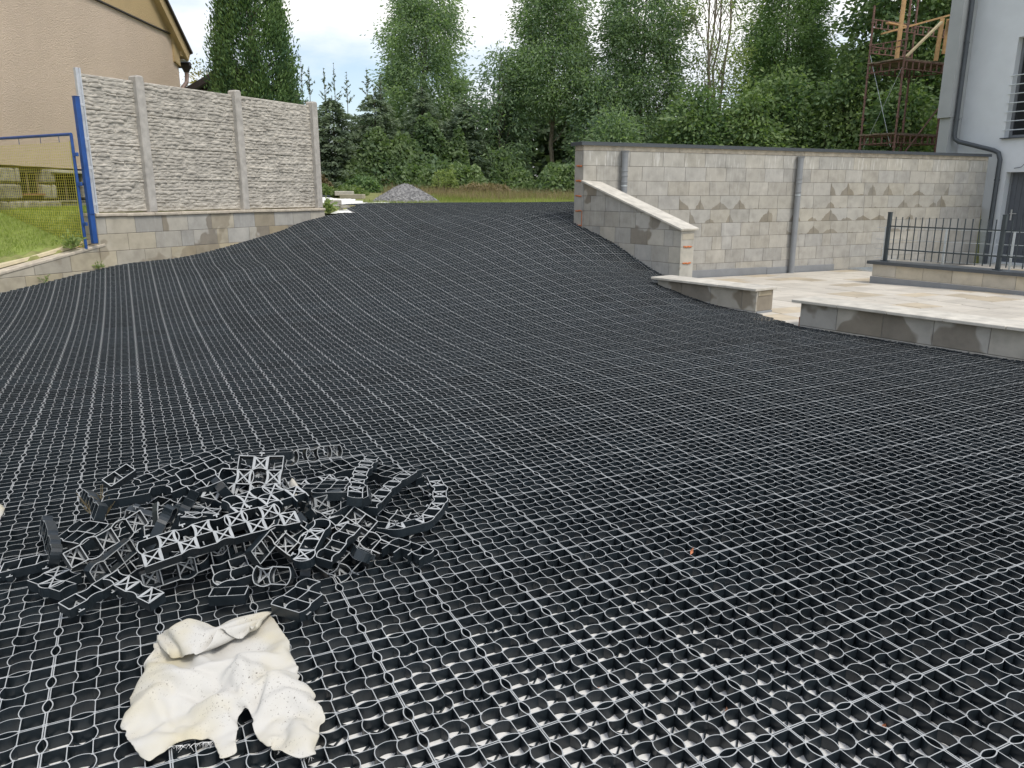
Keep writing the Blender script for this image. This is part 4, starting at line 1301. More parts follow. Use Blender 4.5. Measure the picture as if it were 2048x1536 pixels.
def spruce(label, xy, h, rad, seed, leaders, group, dense=1.0, tone=.45):
    r = np.random.RandomState(seed)
    z0 = float(field_z(np.array(xy[0]), np.array(xy[1]))) - .1
    t = empty('spruce_tree', (xy[0], xy[1], z0)); tag(t, label, 'tree', group)
    Cs, Ds, Ts = [], [], []
    mb = MB(); limb_mesh(mb, r, (0, 0, 0), (0, 0, h), .05, .012, .0, 6)
    nb = int(230 * dense)
    for k in range(nb):
        f_ = r.uniform(.0, 1) ** .9; z = .15 + f_ * (h - .25)
        L = rad * (1.02 - f_ * .55) * r.uniform(.75, 1.1) if f_ < .8 else rad * (1 - f_) * 2.4 * r.uniform(.7, 1.1) + .15
        a = r.uniform(0, 2 * math.pi)
        n = int(85 * max(L, .3))
        s = r.uniform(.15, 1, n)
        dx = np.array([math.cos(a), math.sin(a)])
        px = s * L
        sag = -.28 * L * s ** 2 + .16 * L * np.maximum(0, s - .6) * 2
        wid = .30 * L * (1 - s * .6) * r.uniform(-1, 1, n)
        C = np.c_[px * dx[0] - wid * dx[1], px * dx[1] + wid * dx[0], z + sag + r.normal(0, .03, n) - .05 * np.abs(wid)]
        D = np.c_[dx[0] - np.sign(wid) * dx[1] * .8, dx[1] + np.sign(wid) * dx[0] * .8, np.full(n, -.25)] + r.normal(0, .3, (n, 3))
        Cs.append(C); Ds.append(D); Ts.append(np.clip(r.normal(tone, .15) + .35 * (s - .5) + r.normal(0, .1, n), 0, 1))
        if k % 6 == 0: mb.tube([(0, 0, z), (dx[0] * L * .8, dx[1] * L * .8, z - .15 * L)], [.012, .004], 4, cap=False)
    for (lx, ly, lz) in leaders:                # bare leading shoots
        mb.tube([(lx, ly, h * .8), (lx * 1.05, ly, h + lz)], [.012, .005], 5, cap=False)
        for q in range(9):
            zz = h * .95 + lz * (q / 9.0) - .1; a = r.uniform(0, 6.28); l_ = .28 * (1 - q / 11.0)
            e = (lx + math.cos(a) * l_, ly + math.sin(a) * l_, zz + l_ * .8)
            mb.tube([(lx, ly, zz), e], [.008, .004], 4, cap=False)
            n = 8; s = r.uniform(.2, 1, n)[:, None]
            Cs.append(np.array([[lx, ly, zz]]) * (1 - s) + np.array([e]) * s); Ds.append(r.normal(size=(n, 3))); Ts.append(np.full(n, .4))
        n = 26; s = r.uniform(0, 1, n)
        Cs.append(np.c_[np.full(n, lx), np.full(n, ly), h * .9 + s * (lz + h * .1)]); Ds.append(r.normal(size=(n, 3)) * np.array([1, 1, .4])); Ts.append(np.full(n, .35))
    V, F = leaves(np.concatenate(Cs), np.concatenate(Ds), .12, .30, r)
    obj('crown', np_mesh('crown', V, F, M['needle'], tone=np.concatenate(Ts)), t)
    mb.build('trunk', M['bark'], t)
GS = 'spruces right of the concrete fence'
spruce('spruce with the tallest bare leading shoots beside the dark shed', (-6.75, 25.2), 3.0, 1.35, 201, [(-.35, 0, .75), (-.05, .1, 1.1), (.25, 0, .9), (.5, -.1, .6)], GS, 1.2)
spruce('spruce second from the concrete fence', (-5.55, 25.0), 2.8, 1.35, 202, [(-.2, 0, .8), (.1, 0, .95), (.45, .1, .7)], GS, 1.15)
spruce('spruce next to the lone ash tree', (-4.35, 25.6), 3.1, 1.3, 203, [(-.2, 0, .6), (.2, 0, .45)], GS, 1.1)
spruce('dark spruce hidden under the lone ash tree', (-3.0, 27.0), 3.3, 1.25, 204, [], GS, 1.2, .38)
spruce('dark spruce right of the lone ash tree', (-1.6, 27.4), 3.0, 1.3, 205, [], GS, 1.15, .36)
spruce('dark spruce in the shade left of the pale trunked ash', (-.3, 28.6), 3.2, 1.2, 206, [], GS, 1.0, .34)

# thuja behind the fence
r = np.random.RandomState(300)
th = empty('thuja_tree', (-5.82, 18.4, 1.15)); tag(th, 'tall dense green conifer behind the concrete fence', 'tree')
prof = interp_prof([(0, .85), (.10, 1.0), (.4, .92), (.7, .74), (.86, .56), (1, .08)])
n = 560
cl = envelope_points(r, n, (0, 0, .2), 5.6, prof, .45)
per = 130
C = np.repeat(cl, per, 0); off = r.normal(size=(len(C), 3)) * np.array([.10, .10, .20])
outd = np.repeat(cl, per, 0) * np.array([1, 1, 0]); outd /= np.maximum(np.linalg.norm(outd, axis=1), .1)[:, None]
D = outd * .55 + np.array([0, 0, 1.0]) + r.normal(size=C.shape) * .38
V, F = leaves(C + off, D, .078, .40, r)
obj('crown', np_mesh('crown', V, F, M['thuja'], tone=np.clip(np.repeat(r.normal(.45, .2, n), per) + r.normal(0, .14, len(C)) + off[:, 2] * .8, 0, 1)), th)
mb = MB(); limb_mesh(mb, r, (0, 0, 0), (0, 0, 5.3), .14, .03, .02, 6)
for k in range(26):
    e = cl[r.randint(n)]; mb.tube([(0, 0, max(.2, e[2] - .5)), tuple(e)], [.025, .008], 4, cap=False)
mb.build('trunk', M['bark'], th)

# golden shrub between house and shed
r = np.random.RandomState(310)
gs = empty('golden_shrub', (-8.6, 22.5, 1.2)); tag(gs, 'yellowing shrub between the beige house and the dark shed', 'shrub')
cl = envelope_points(r, 70, (0, 0, .2), 3.4, interp_prof([(0, .5), (.4, .8), (.75, .5), (1, .12)]), .2)
V, F, T = clump_crown(r, cl, 45, .17, .10, .4, .1)
obj('foliage', np_mesh('foliage', V, F, M['shrub_gold'], tone=T), gs)
mb = MB()
for k in range(12): e = cl[r.randint(len(cl))]; mb.tube([(0, 0, 0), tuple(e)], [.02, .005], 4, cap=False)
mb.build('stem', M['bark'], gs)

def mound(name, label, cat, xy, w, d, h, seed, n, leafmat, group=None, size=.15, ratio=.7, tone=.5, shape=None, z0=None):
    """bush whose leaves lie over a lumpy dome"""
    r = np.random.RandomState(seed)
    z0 = float(field_z(np.array(xy[0]), np.array(xy[1]))) - .08 if z0 is None else z0
    t = empty(name, (xy[0], xy[1], z0)); tag(t, label, cat, group)
    lumps = [(r.uniform(-.7, .7) * w / 2, r.uniform(-.6, .3) * d / 2, r.uniform(.4, 1) * h, r.uniform(.28, .5)) for _ in range(7)]
    if shape: lumps = shape
    a = r.uniform(0, 2 * math.pi, n); q = np.sqrt(r.uniform(0, 1, n))
    x = q * np.cos(a) * w / 2; y = q * np.sin(a) * d / 2
    hz = np.zeros(n)
    for lx, ly, lh, lr in lumps:
        hz = np.maximum(hz, lh * np.exp(-(((x - lx) / (lr * w)) ** 2 + ((y - ly) / (lr * d)) ** 2)))
    hz = hz * np.clip(1.25 - q ** 4 * 1.1, 0, 1)
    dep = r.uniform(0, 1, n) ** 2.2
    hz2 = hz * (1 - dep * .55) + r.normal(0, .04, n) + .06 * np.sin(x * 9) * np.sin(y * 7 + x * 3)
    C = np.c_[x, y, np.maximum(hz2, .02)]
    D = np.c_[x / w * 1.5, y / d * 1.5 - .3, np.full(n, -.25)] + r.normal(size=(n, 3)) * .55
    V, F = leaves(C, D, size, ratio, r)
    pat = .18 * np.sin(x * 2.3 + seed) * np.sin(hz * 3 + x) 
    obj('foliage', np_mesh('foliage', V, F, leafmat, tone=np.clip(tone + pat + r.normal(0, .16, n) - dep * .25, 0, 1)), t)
    mb = MB()
    for k in range(14):
        i = r.randint(n); mb.tube([(x[i] * .5, y[i] * .5, 0), (x[i], y[i], max(.1, hz2[i]))], [.015, .004], 4, cap=False)
    mb.build('stem', M['bark'], t)
    return t
GM = 'vine covered bushes at the field edge'
mound('vine_mound', 'large bush mound overgrown with vine left of centre', 'bush', (-3.6, 24.6), 4.1, 2.6, 1.9, 401, 16000, M['leaf_vine'], GM, shape=[(-.6, .2, 1.95, .22), (.2, .3, 1.75, .25), (1.0, .2, 1.1, .24), (-1.3, -.1, .95, .2), (.6, -.7, .75, .3)], tone=.5)
mound('vine_mound', 'low vine covered bush right of the gravel heap', 'bush', (-1.9, 24.4), 2.4, 1.8, .85, 402, 6000, M['leaf_vine'], GM, tone=.6)
mound('vine_mound', 'pointed vine covered bush left of the pale ash trunk', 'bush', (-.1, 24.7), 1.9, 1.6, 1.35, 403, 7000, M['leaf_vine'], GM, shape=[(-.2, 0, 1.35, .22), (.4, 0, .8, .3)], tone=.5)
mound('vine_mound', 'vine covered bush against the left end of the tall wall', 'bush', (1.7, 24.2), 2.2, 1.8, 1.1, 404, 7000, M['leaf_vine'], GM, tone=.48)
mound('vine_mound', 'dark vine growth climbing under the lone ash tree', 'bush', (-2.4, 26.2), 2.2, 1.3, 2.7, 405, 8000, M['leaf_vine'], GM, tone=.42)
mound('bramble', 'brown dried bramble heap at the end of the concrete fence', 'bush', (-6.1, 23.6), 1.5, 1.0, .45, 406, 3000, M['dry'], size=.11, tone=.12)
mound('nettle_patch', 'bright green nettle patch behind the loose concrete slabs', 'bush', (-4.9, 21.6), 2.0, 1.6, .32, 407, 4500, M['leaf_yellow'], size=.11, ratio=.45, tone=.35)
mound('weed_bush', 'low green weeds between the gravel heap and the bushes', 'bush', (-4.35, 23.3), 1.5, .9, .45, 408, 2500, M['leaf_ash2'], size=.11, ratio=.4, tone=.4)
mound('dry_weeds', 'dry brown weed clump left of the gravel heap', 'bush', (-4.0, 23.6), 1.7, .7, .5, 409, 1500, M['dry'], size=.22, ratio=.12, tone=.35)
mound('dry_weeds', 'dry brown weed clump below the bare earth right of the bushes', 'bush', (-1.0, 23.6), 2.0, .8, .32, 410, 1200, M['dry'], size=.20, ratio=.12, tone=.45)
mound('flowering_weeds', 'tall pale flowering weeds in the middle of the bushes', 'bush', (-2.0, 23.4), .9, .6, .8, 411, 900, M['leaf_yellow'], size=.14, ratio=.16, tone=.75)

# the wood beyond reads as one dark mass
r = np.random.RandomState(500)
n = 42000
x = r.uniform(-13, 24, n); 
top = 4.6 + .5 * np.sin(x * .9) + .4 * np.sin(x * 2.1 + 1) + np.where(x > 10, 2.5, 0) - np.where((x > 6.6) & (x < 10), .8, 0) - np.where(x < -5, 1.2, 0)
C = np.c_[x, 31.5 + r.uniform(0, 3, n) + .15 * np.maximum(x - 5, 0) * 0, 1.5 + (top - 1.5) * r.uniform(0, 1, n) ** .8]
V, F = leaves(C, r.normal(size=(n, 3)) + np.array([0, -.3, -.3]), .34, .6, r)
wood = obj('far_wood', np_mesh('far_wood', V, F, M['far_leaf'], tone=np.clip(r.normal(.4, .2, n), 0, 1)))
tag(wood, 'dark wood of close grown trees behind the ash trees', 'wood', kind='stuff')
mb = MB()
r3 = random.Random(8)
for k in range(60):
    xx = r3.uniform(-12, 22); mb.tube([(xx, 32 + r3.uniform(0, 3), 1.6), (xx + r3.uniform(-.3, .3), 33, 3.6 + (xx > 0))], [.08, .03], 5, cap=False)
tk = mb.build('far_trunks', M['bark'], wood); tag(tk, kind='stuff')

# grass
def blades(r, x, y, z, h, w, lean=.5):
    n = len(x)
    a = r.uniform(0, 2 * math.pi, n); hh = h * r.uniform(.5, 1.3, n); ww = w * r.uniform(.7, 1.3, n)
    dx, dy = np.cos(a), np.sin(a); b = r.uniform(0, 2 * math.pi, n); l_ = hh * lean * r.uniform(.2, 1, n)
    V = np.empty((n, 3, 3))
    V[:, 0] = np.c_[x - dx * ww / 2, y - dy * ww / 2, z]; V[:, 1] = np.c_[x + dx * ww / 2, y + dy * ww / 2, z]
    V[:, 2] = np.c_[x + np.cos(b) * l_, y + np.sin(b) * l_, z + hh]
    return V.reshape(-1, 3), np.arange(3 * n).reshape(n, 3)
r = np.random.RandomState(600)
n = 60000
x = r.uniform(-9.5, -5.6, n); y = r.uniform(8.8, 16.0, n)
ok = left_of_wall(x, y, .36) & (x > -8.0) & (y < 11.3 + (x + 6.0) * -1.9 + 3.4); x, y = x[ok], y[ok]
V, F = blades(r, x, y, lawn_z(x, y) - .005, .06, .007, .7)
tag(obj('lawn_grass', np_mesh('lawn_grass', V, F, M['grass'], tone=np.clip(r.normal(.5, .2, len(x)) + .2 * np.sin(x * 5) * np.sin(y * 4), 0, 1))), 'short mown lawn behind the blue gate', 'grass', kind='stuff')
lawn = patch('lawn', [(-8.0, 8.6), (-7.85, 8.6), (-6.4, 11.3), (-4.6, 14.7), (-4.6, 16.2), (-8.0, 17)], lambda x, y: lawn_z(x, y) + .002, .1, M['lawn_soil'])
n = 110000
x = r.uniform(-9.5, 5.5, n); v = 16.95 + r.uniform(0, 1, n) ** 1.5 * 9.5
y = (v + .4424 * x) / .8968
d2 = ((x + 2.62) / .85) ** 2 + ((y - 19.35) / .75) ** 2
ok = (y < 27) & ~inpoly(x, y, GRID) & (d2 > 1) & ~((x < -3.2) & (y < 18.9) & (x > -5.2)) & ~left_of_wall(x, y - 3.0, 0)
x, y = x[ok], y[ok]
pat = np.sin(x * .9 + 1.2 * np.sin(y * .8)) * .5 + np.sin(x * 2.3 + y) * .3
V, F = blades(r, x, y, field_z(x, y) - .04, .13 + .07 * np.clip(pat, 0, 1), .014, .8)
greenish = x < -3.8
tone = np.clip(.45 + .3 * pat + r.normal(0, .18, len(x)), 0, 1)
tag(obj('field_grass', np_mesh('field_grass', V, F, [M['grass_field'], M['grass']], (greenish | (r.uniform(0, 1, len(x)) < .45)).astype(int), tone)), 'rough meadow grass on the field behind the paving', 'grass', kind='stuff')
n = 9000
x = r.uniform(-3.5, 4.5, n); y = r.uniform(20.6, 24.0, n)
V, F = blades(r, x, y, field_z(x, y) - .03, .26, .010, .6)
tag(obj('dry_grass', np_mesh('dry_grass', V, F, M['dry'], tone=np.clip(r.normal(.5, .25, n), 0, 1))), 'dry brown grass stalks at the back of the field', 'grass', kind='stuff')

def weed(label, loc, n, size, seed, mt='leaf_yellow'):
    r = np.random.RandomState(seed)
    t = empty('weed', loc); tag(t, label, 'weed')
    C = np.c_[r.normal(0, .05, n), r.normal(0, .05, n), np.abs(r.normal(.05, .04, n))] * (size / .06)
    D = np.c_[C[:, 0], C[:, 1], np.full(n, .03)] * 8 + r.normal(size=(n, 3)) * .4
    V, F = leaves(C, D, size, .4, r)
    obj('leaf_rosette', np_mesh('leaf_rosette', V, F, M[mt], tone=np.clip(r.normal(.5, .2, n), 0, 1)), t)
    mb = MB()
    for k in range(5): mb.tube([(0, 0, -.03), tuple(C[k])], [.003, .0015], 4, cap=False)
    mb.build('stem', M['leaf_yellow'], t)
weed('small green weed at the foot of the left block wall', (-6.02, 11.22, .36), 40, .055, 71)
weed('tiny weed near the left edge at the foot of the block wall', (-6.40, 10.5, .26), 26, .045, 72)
weed('leafy weed at the right end of the concrete fence', (-3.72, 15.9, 1.10), 160, .09, 73)
weed('grass tuft at the corner of the wall by the blue gate', (-6.25, 11.0, .68), 120, .08, 74)

# ------------------------------------------------------------------ things at the back of the paving
r = np.random.RandomState(700)
gh_ = empty('gravel_heap', (-2.62, 19.35, 1.19))
gh_.scale = (.82, .82, .84); tag(gh_, 'heap of grey gravel on the field behind the paving', 'gravel')
n = 70
gxx = np.linspace(-1.25, 1.25, n); A, B = np.meshgrid(gxx, gxx, indexing='ij')
rad = np.hypot(A / 1.05, B / 1.0)
Hh = .60 * np.clip(1 - rad, 0, 1) ** .85 
Hh = np.maximum(Hh, .42 * np.clip(1 - np.hypot((A + .12) / .80, (B + .45) / .75), 0, 1) ** .8)
Hh = np.maximum(Hh, .22 * np.clip(1 - np.hypot((A - .38) / .42, (B + .6) / .42), 0, 1) ** .8)
Hh = np.where(Hh > .5, .5 + (Hh - .5) * .55, Hh) + np.where(Hh > .01, r.normal(0, .011, Hh.shape), -.05)
ix = np.arange(A.size).reshape(A.shape)
F = np.stack([ix[:-1, :-1].ravel(), ix[1:, :-1].ravel(), ix[1:, 1:].ravel(), ix[:-1, 1:].ravel()], 1)
obj('gravel_mass', np_mesh('gravel_mass', np.c_[A.ravel(), B.ravel(), Hh.ravel()], F, M['gravel']), gh_)
pts = np.c_[r.normal(0, .62, 900), r.normal(-.2, .62, 900)]
mb = MB()
for (px, py) in pts[:500]:
    rr_ = math.hypot(px / 1.05, py)
    i = int(np.clip((px + 1.25) / 2.5 * (n - 1), 0, n - 1)); j = int(np.clip((py + 1.25) / 2.5 * (n - 1), 0, n - 1))
    s = r.uniform(.012, .026)
    mb.box((px, py, max(.03, Hh[i, j]) + s * .3), (s, s * .8, s * .7), rz=r.uniform(0, 3), bev=s * .25)
o = mb.build('loose_stones', M['gravel'], gh_); tag(o, kind='stuff')

SHEET = [(-3.85, 15.55), (-3.15, 15.98), (-3.5, 16.6), (-3.7, 17.0), (-3.45, 17.15), (-2.5, 17.65), (-2.9, 18.0), (-3.7, 18.3), (-4.3, 18.6), (-4.6, 18.4), (-4.3, 17.5), (-4.15, 16.4)]
o = patch('geotextile_sheet', SHEET, lambda x, y: np.maximum(ramp_z(x, y) - .02, np.where(y > 17.4, field_z(x, y) + .04, 1.03)) + .025 * np.sin(x * 7 + y * 3) * np.sin(y * 5) + np.where(y > 18.2, .03, 0), .06, M['fabric'], None)
tag(o, 'loose white geotextile sheet beside the end of the concrete fence', 'sheet')
strip = patch('geotextile_edge', [(-2.6, 17.62), (3.2, 20.48), (3.2, 20.62), (-2.7, 17.75)], lambda x, y: field_z(x, y) + .02, .06, M['fabric'], None)
tag(strip, 'narrow white geotextile edge showing along the back of the paving', 'sheet')
def loose(name, label, loc, dims, rz, m_, cat, group=None, tilt=0):
    o = MB().box((0, 0, dims[2] / 2), dims, bev=.012).build(name, m_, None, loc, (tilt, 0, rz)); tag(o, label, cat, group); return o
loose('concrete_slab', 'upper loose concrete slab in the grass behind the white sheet', (-4.45, 20.9, 1.36), (.50, .22, .12), R(14), M['coping'], 'slab', 'loose slabs in the grass')
loose('concrete_slab', 'lower loose concrete slab in the grass behind the white sheet', (-4.15, 20.5, 1.28), (.62, .25, .12), R(-8), M['block_tan'], 'slab', 'loose slabs in the grass')
loose('edging_stone', 'upper of two stacked grey stones at the end of the fence', (-3.72, 16.35, 1.19), (.34, .16, .10), R(10), M['post'], 'stone')
loose('edging_stone', 'lower of two stacked grey stones at the end of the fence', (-3.70, 16.33, 1.08), (.38, .18, .10), R(4), M['stone'], 'stone')
loose('rubble_stone', 'flat grey stone lying on the white sheet', (-3.45, 16.15, 1.13), (.20, .12, .05), R(30), M['stone'], 'stone')
loose('grid_offcut', 'dark offcut lying on the far white sheet', (-4.35, 18.4, 1.32), (.20, .12, .06), R(20), M['plastic'], 'offcut')

# ------------------------------------------------------------------ scaffold by the grey house
A0 = Vector((9.42, 21.65, 0)); B0 = Vector((9.96, 20.85, 0)); eu = Vector((math.cos(R(26)), math.sin(R(26)), 0))
C0 = B0 + eu * 1.62; D0 = A0 + eu * 1.62
sf = empty('scaffold', (A0.x, A0.y, 1.15)); tag(sf, 'rusty tube scaffold with plank decks beside the grey house', 'scaffold')
I_ = lambda o: setattr(o, 'matrix_parent_inverse', Matrix.Translation((A0.x, A0.y, 1.15)).inverted()) or o
r3 = random.Random(5)
for P, zt in ((A0, 6.15), (B0, 7.4), (C0, 6.3), (D0, 6.6)):
    I_(MB().tube([(P.x, P.y, 1.15), (P.x, P.y, zt)], .027, 8).build('standard', M['rust'], sf))
    for z in (1.9, 2.6, 3.35, 3.9, 4.4, 5.2, 5.75):
        I_(MB().tube([(P.x, P.y, z - .03), (P.x, P.y, z + .03)], .042, 8).build('coupler', M['rust'], sf))
def ladder_beam(p, q, z, hgt=.17, n=7):
    p = Vector((p.x, p.y, z)); q = Vector((q.x, q.y, z)); up_ = Vector((0, 0, hgt))
    mb = MB().tube([p, q], .014, 6).tube([p + up_, q + up_], .014, 6)
    for k in range(n):
        a = p + (q - p) * ((k + .5) / n); mb.bar(a, a + up_, .04, .008)
    I_(mb.build('ladder_beam', M['rust'], sf))
for z in (2.70, 4.50):
    for p, q, n in ((A0, B0, 4), (B0, C0, 7), (A0, D0, 7), (D0, C0, 4)): ladder_beam(p, q, z, .20, n)
ladder_beam(A0, D0, 5.62, .2, 7); ladder_beam(A0, B0, 5.05, .14, 4); ladder_beam(A0, D0, 5.0, .16, 7)
ladder_beam(D0 + eu * .02, D0 + eu * 1.3, 5.6, .2, 6)
for z in (2.93, 4.73):
    for k in range(5):
        f0 = (k + .5) / 5
        p = A0.lerp(B0, f0); q = p + eu * (1.95 + r3.uniform(.1, .35)); p = p - eu * r3.uniform(.05, .12)
        I_(MB().bar((p.x, p.y, z + r3.uniform(0, .012)), (q.x, q.y, z + r3.uniform(0, .012)), .185, .035).build('deck_plank', M['wood_old'], sf))
I_(MB().tube([A0 + Vector((0, 0, 5.0)), A0.lerp(B0, .9) + Vector((0, 0, 2.6))], .007, 5).build('brace_wire', M['galv'], sf))
I_(MB().tube([B0 + Vector((0, 0, 4.6)), A0.lerp(B0, .1) + Vector((0, 0, 2.6))], .006, 5).build('brace_wire', M['galv'], sf))
I_(MB().tube([C0 + Vector((0, 0, 3.7)), C0.lerp(B0, .9) + Vector((0, 0, 2.2))], .02, 6).build('diagonal_tube', M['rust'], sf))
for a, b, m_ in (((9.86, 21.05, 4.74), (9.90, 21.05, 7.0), 'wood_new'), ((9.55, 21.35, 5.42), (11.9, 21.6, 6.05), 'wood_new'),
                 ((11.0, 21.30, 4.76), (11.04, 21.3, 5.78), 'wood_new'), ((11.42, 21.75, 5.0), (11.44, 21.75, 5.85), 'wood_new'),
                 ((10.05, 20.95, 4.80), (11.0, 21.25, 5.68), 'wood_pale'), ((9.75, 21.55, 5.72), (10.35, 21.85, 5.70), 'wood_new'),
                 ((11.42, 21.72, 5.82), (12.3, 21.9, 5.95), 'wood_new')):
    I_(MB().bar(a, b, .10 if m_ == 'wood_new' else .09, .04).build('timber_rail', M[m_], sf))

# ------------------------------------------------------------------ heap of offcuts of the black grid
def pat_edge(kind, i, j, i0, j0, seg):
    a = np.array([i * CELL, j * CELL]); b = np.array([i * CELL, (j + 1) * CELL]) if kind == 'q' else np.array([(i + 1) * CELL, j * CELL])
    k = (j + j0) % 5 if kind == 'q' else (i + i0) % 5
    ln = (i + i0) % 5 if kind == 'q' else (j + j0) % 5
    bul = (.165 if ln <= 2 else -.165) * CELL if k in (1, 3) else 0.0
    n = seg if bul else 1
    t = np.linspace(0, 1, n + 1)
    off = np.array([1.0, 0]) if kind == 'q' else np.array([0, 1.0])
    return a[None] + (b - a)[None] * t[:, None] + off[None] * (bul * np.sin(math.pi * t) ** .85)[:, None]

def offcut_mesh(n, m, seed, flip, opt, path=None):
    r = random.Random(seed)
    i0, j0 = r.randrange(5), r.randrange(5)
    cells = [(i, j) for i in range(n) for j in range(m)]
    if m >= 2 and n >= 3 and not path:            # ragged cut corners
        for _ in range(r.randrange(1, 3)):
            c = r.choice([(0, 0), (0, m - 1), (n - 1, 0), (n - 1, m - 1)])
            if c in cells and len(cells) > 3: cells.remove(c)
    parts = [ribbon(pat_edge(*e, i0, j0, 5), 0.0036, -TH / 2, TH / 2, True) for e in cells_edges(cells)]
    for (i, j) in cells:
        if (i + j + i0 + j0) % 2 == 0:
            c = np.array([(i + .5) * CELL, (j + .5) * CELL]); q = CELL * .47
            for s in (1, -1):
                parts.append(ribbon(np.array([c - np.array([q, s * q]), c + np.array([q, s * q])]), .0056, -TH / 2, -TH / 2 + .008, True))
            for s in (-1, 1):                     # flanges round the crossed cells
                t = np.linspace(-1, 1, 6)
                P = np.c_[c[0] + s * (q - .010 * (1 - t ** 2) * 0.4), c[1] + t * q]
                parts.append(ribbon(P, .0085, -TH / 2 - .0004, -TH / 2 + .006, True))
    if 'tees' in opt:
        for i in range(0, n, 2):
            if (i, 0) not in cells: continue
            x = (i + .5) * CELL
            for z in ((-TH / 2, -TH / 2 + .02),):
                parts.append(ribbon(np.array([[x, 0], [x, -.014]]), .005, *z, True))
                parts.append(ribbon(np.array([[x - .011, -.014], [x + .011, -.014]]), .006, *z, True))
    if 'fins' in opt:
        for i in range(n + 1):
            if (i, 0) not in cells and (i - 1, 0) not in cells: continue
            parts.append(ribbon(np.array([[i * CELL, 0], [i * CELL + .006, -CELL * r.uniform(.45, .8)]]), .0046, -TH / 2, TH / 2, True))
    V, F, mi = joinparts([(V, np.array(F), np.array(mi)) for V, F, mi in parts])
    V = V - np.array([n * CELL / 2, m * CELL / 2, 0])
    if flip: V = V * np.array([1, -1, -1]); F = F[:, ::-1]
    if path is not None:                          # bend along a polyline
        P = np.array(path); d = np.r_[0, np.cumsum(np.linalg.norm(np.diff(P, axis=0), axis=1))]
        s = (V[:, 0] + n * CELL / 2) / (n * CELL) * d[-1]
        def at(sv):
            return np.c_[np.interp(sv, d, P[:, 0]), np.interp(sv, d, P[:, 1])]
        c = at(s); t = at(np.clip(s + .04, 0, d[-1])) - at(np.clip(s - .04, 0, d[-1])); t /= np.linalg.norm(t, axis=1)[:, None]
        V = np.c_[c[:, 0] - t[:, 1] * V[:, 1], c[:, 1] + t[:, 0] * V[:, 1], V[:, 2]]
    else:                                         # old plastic never lies quite straight
        wv = r.uniform(-.10, .10)
        V[:, 2] += wv * V[:, 0] ** 2 * 2.0; V[:, 1] += r.uniform(-.25, .25) * V[:, 0] ** 2
    return np_mesh('grid_offcut', V, F, [M['plastic'], M['rim']], mi)

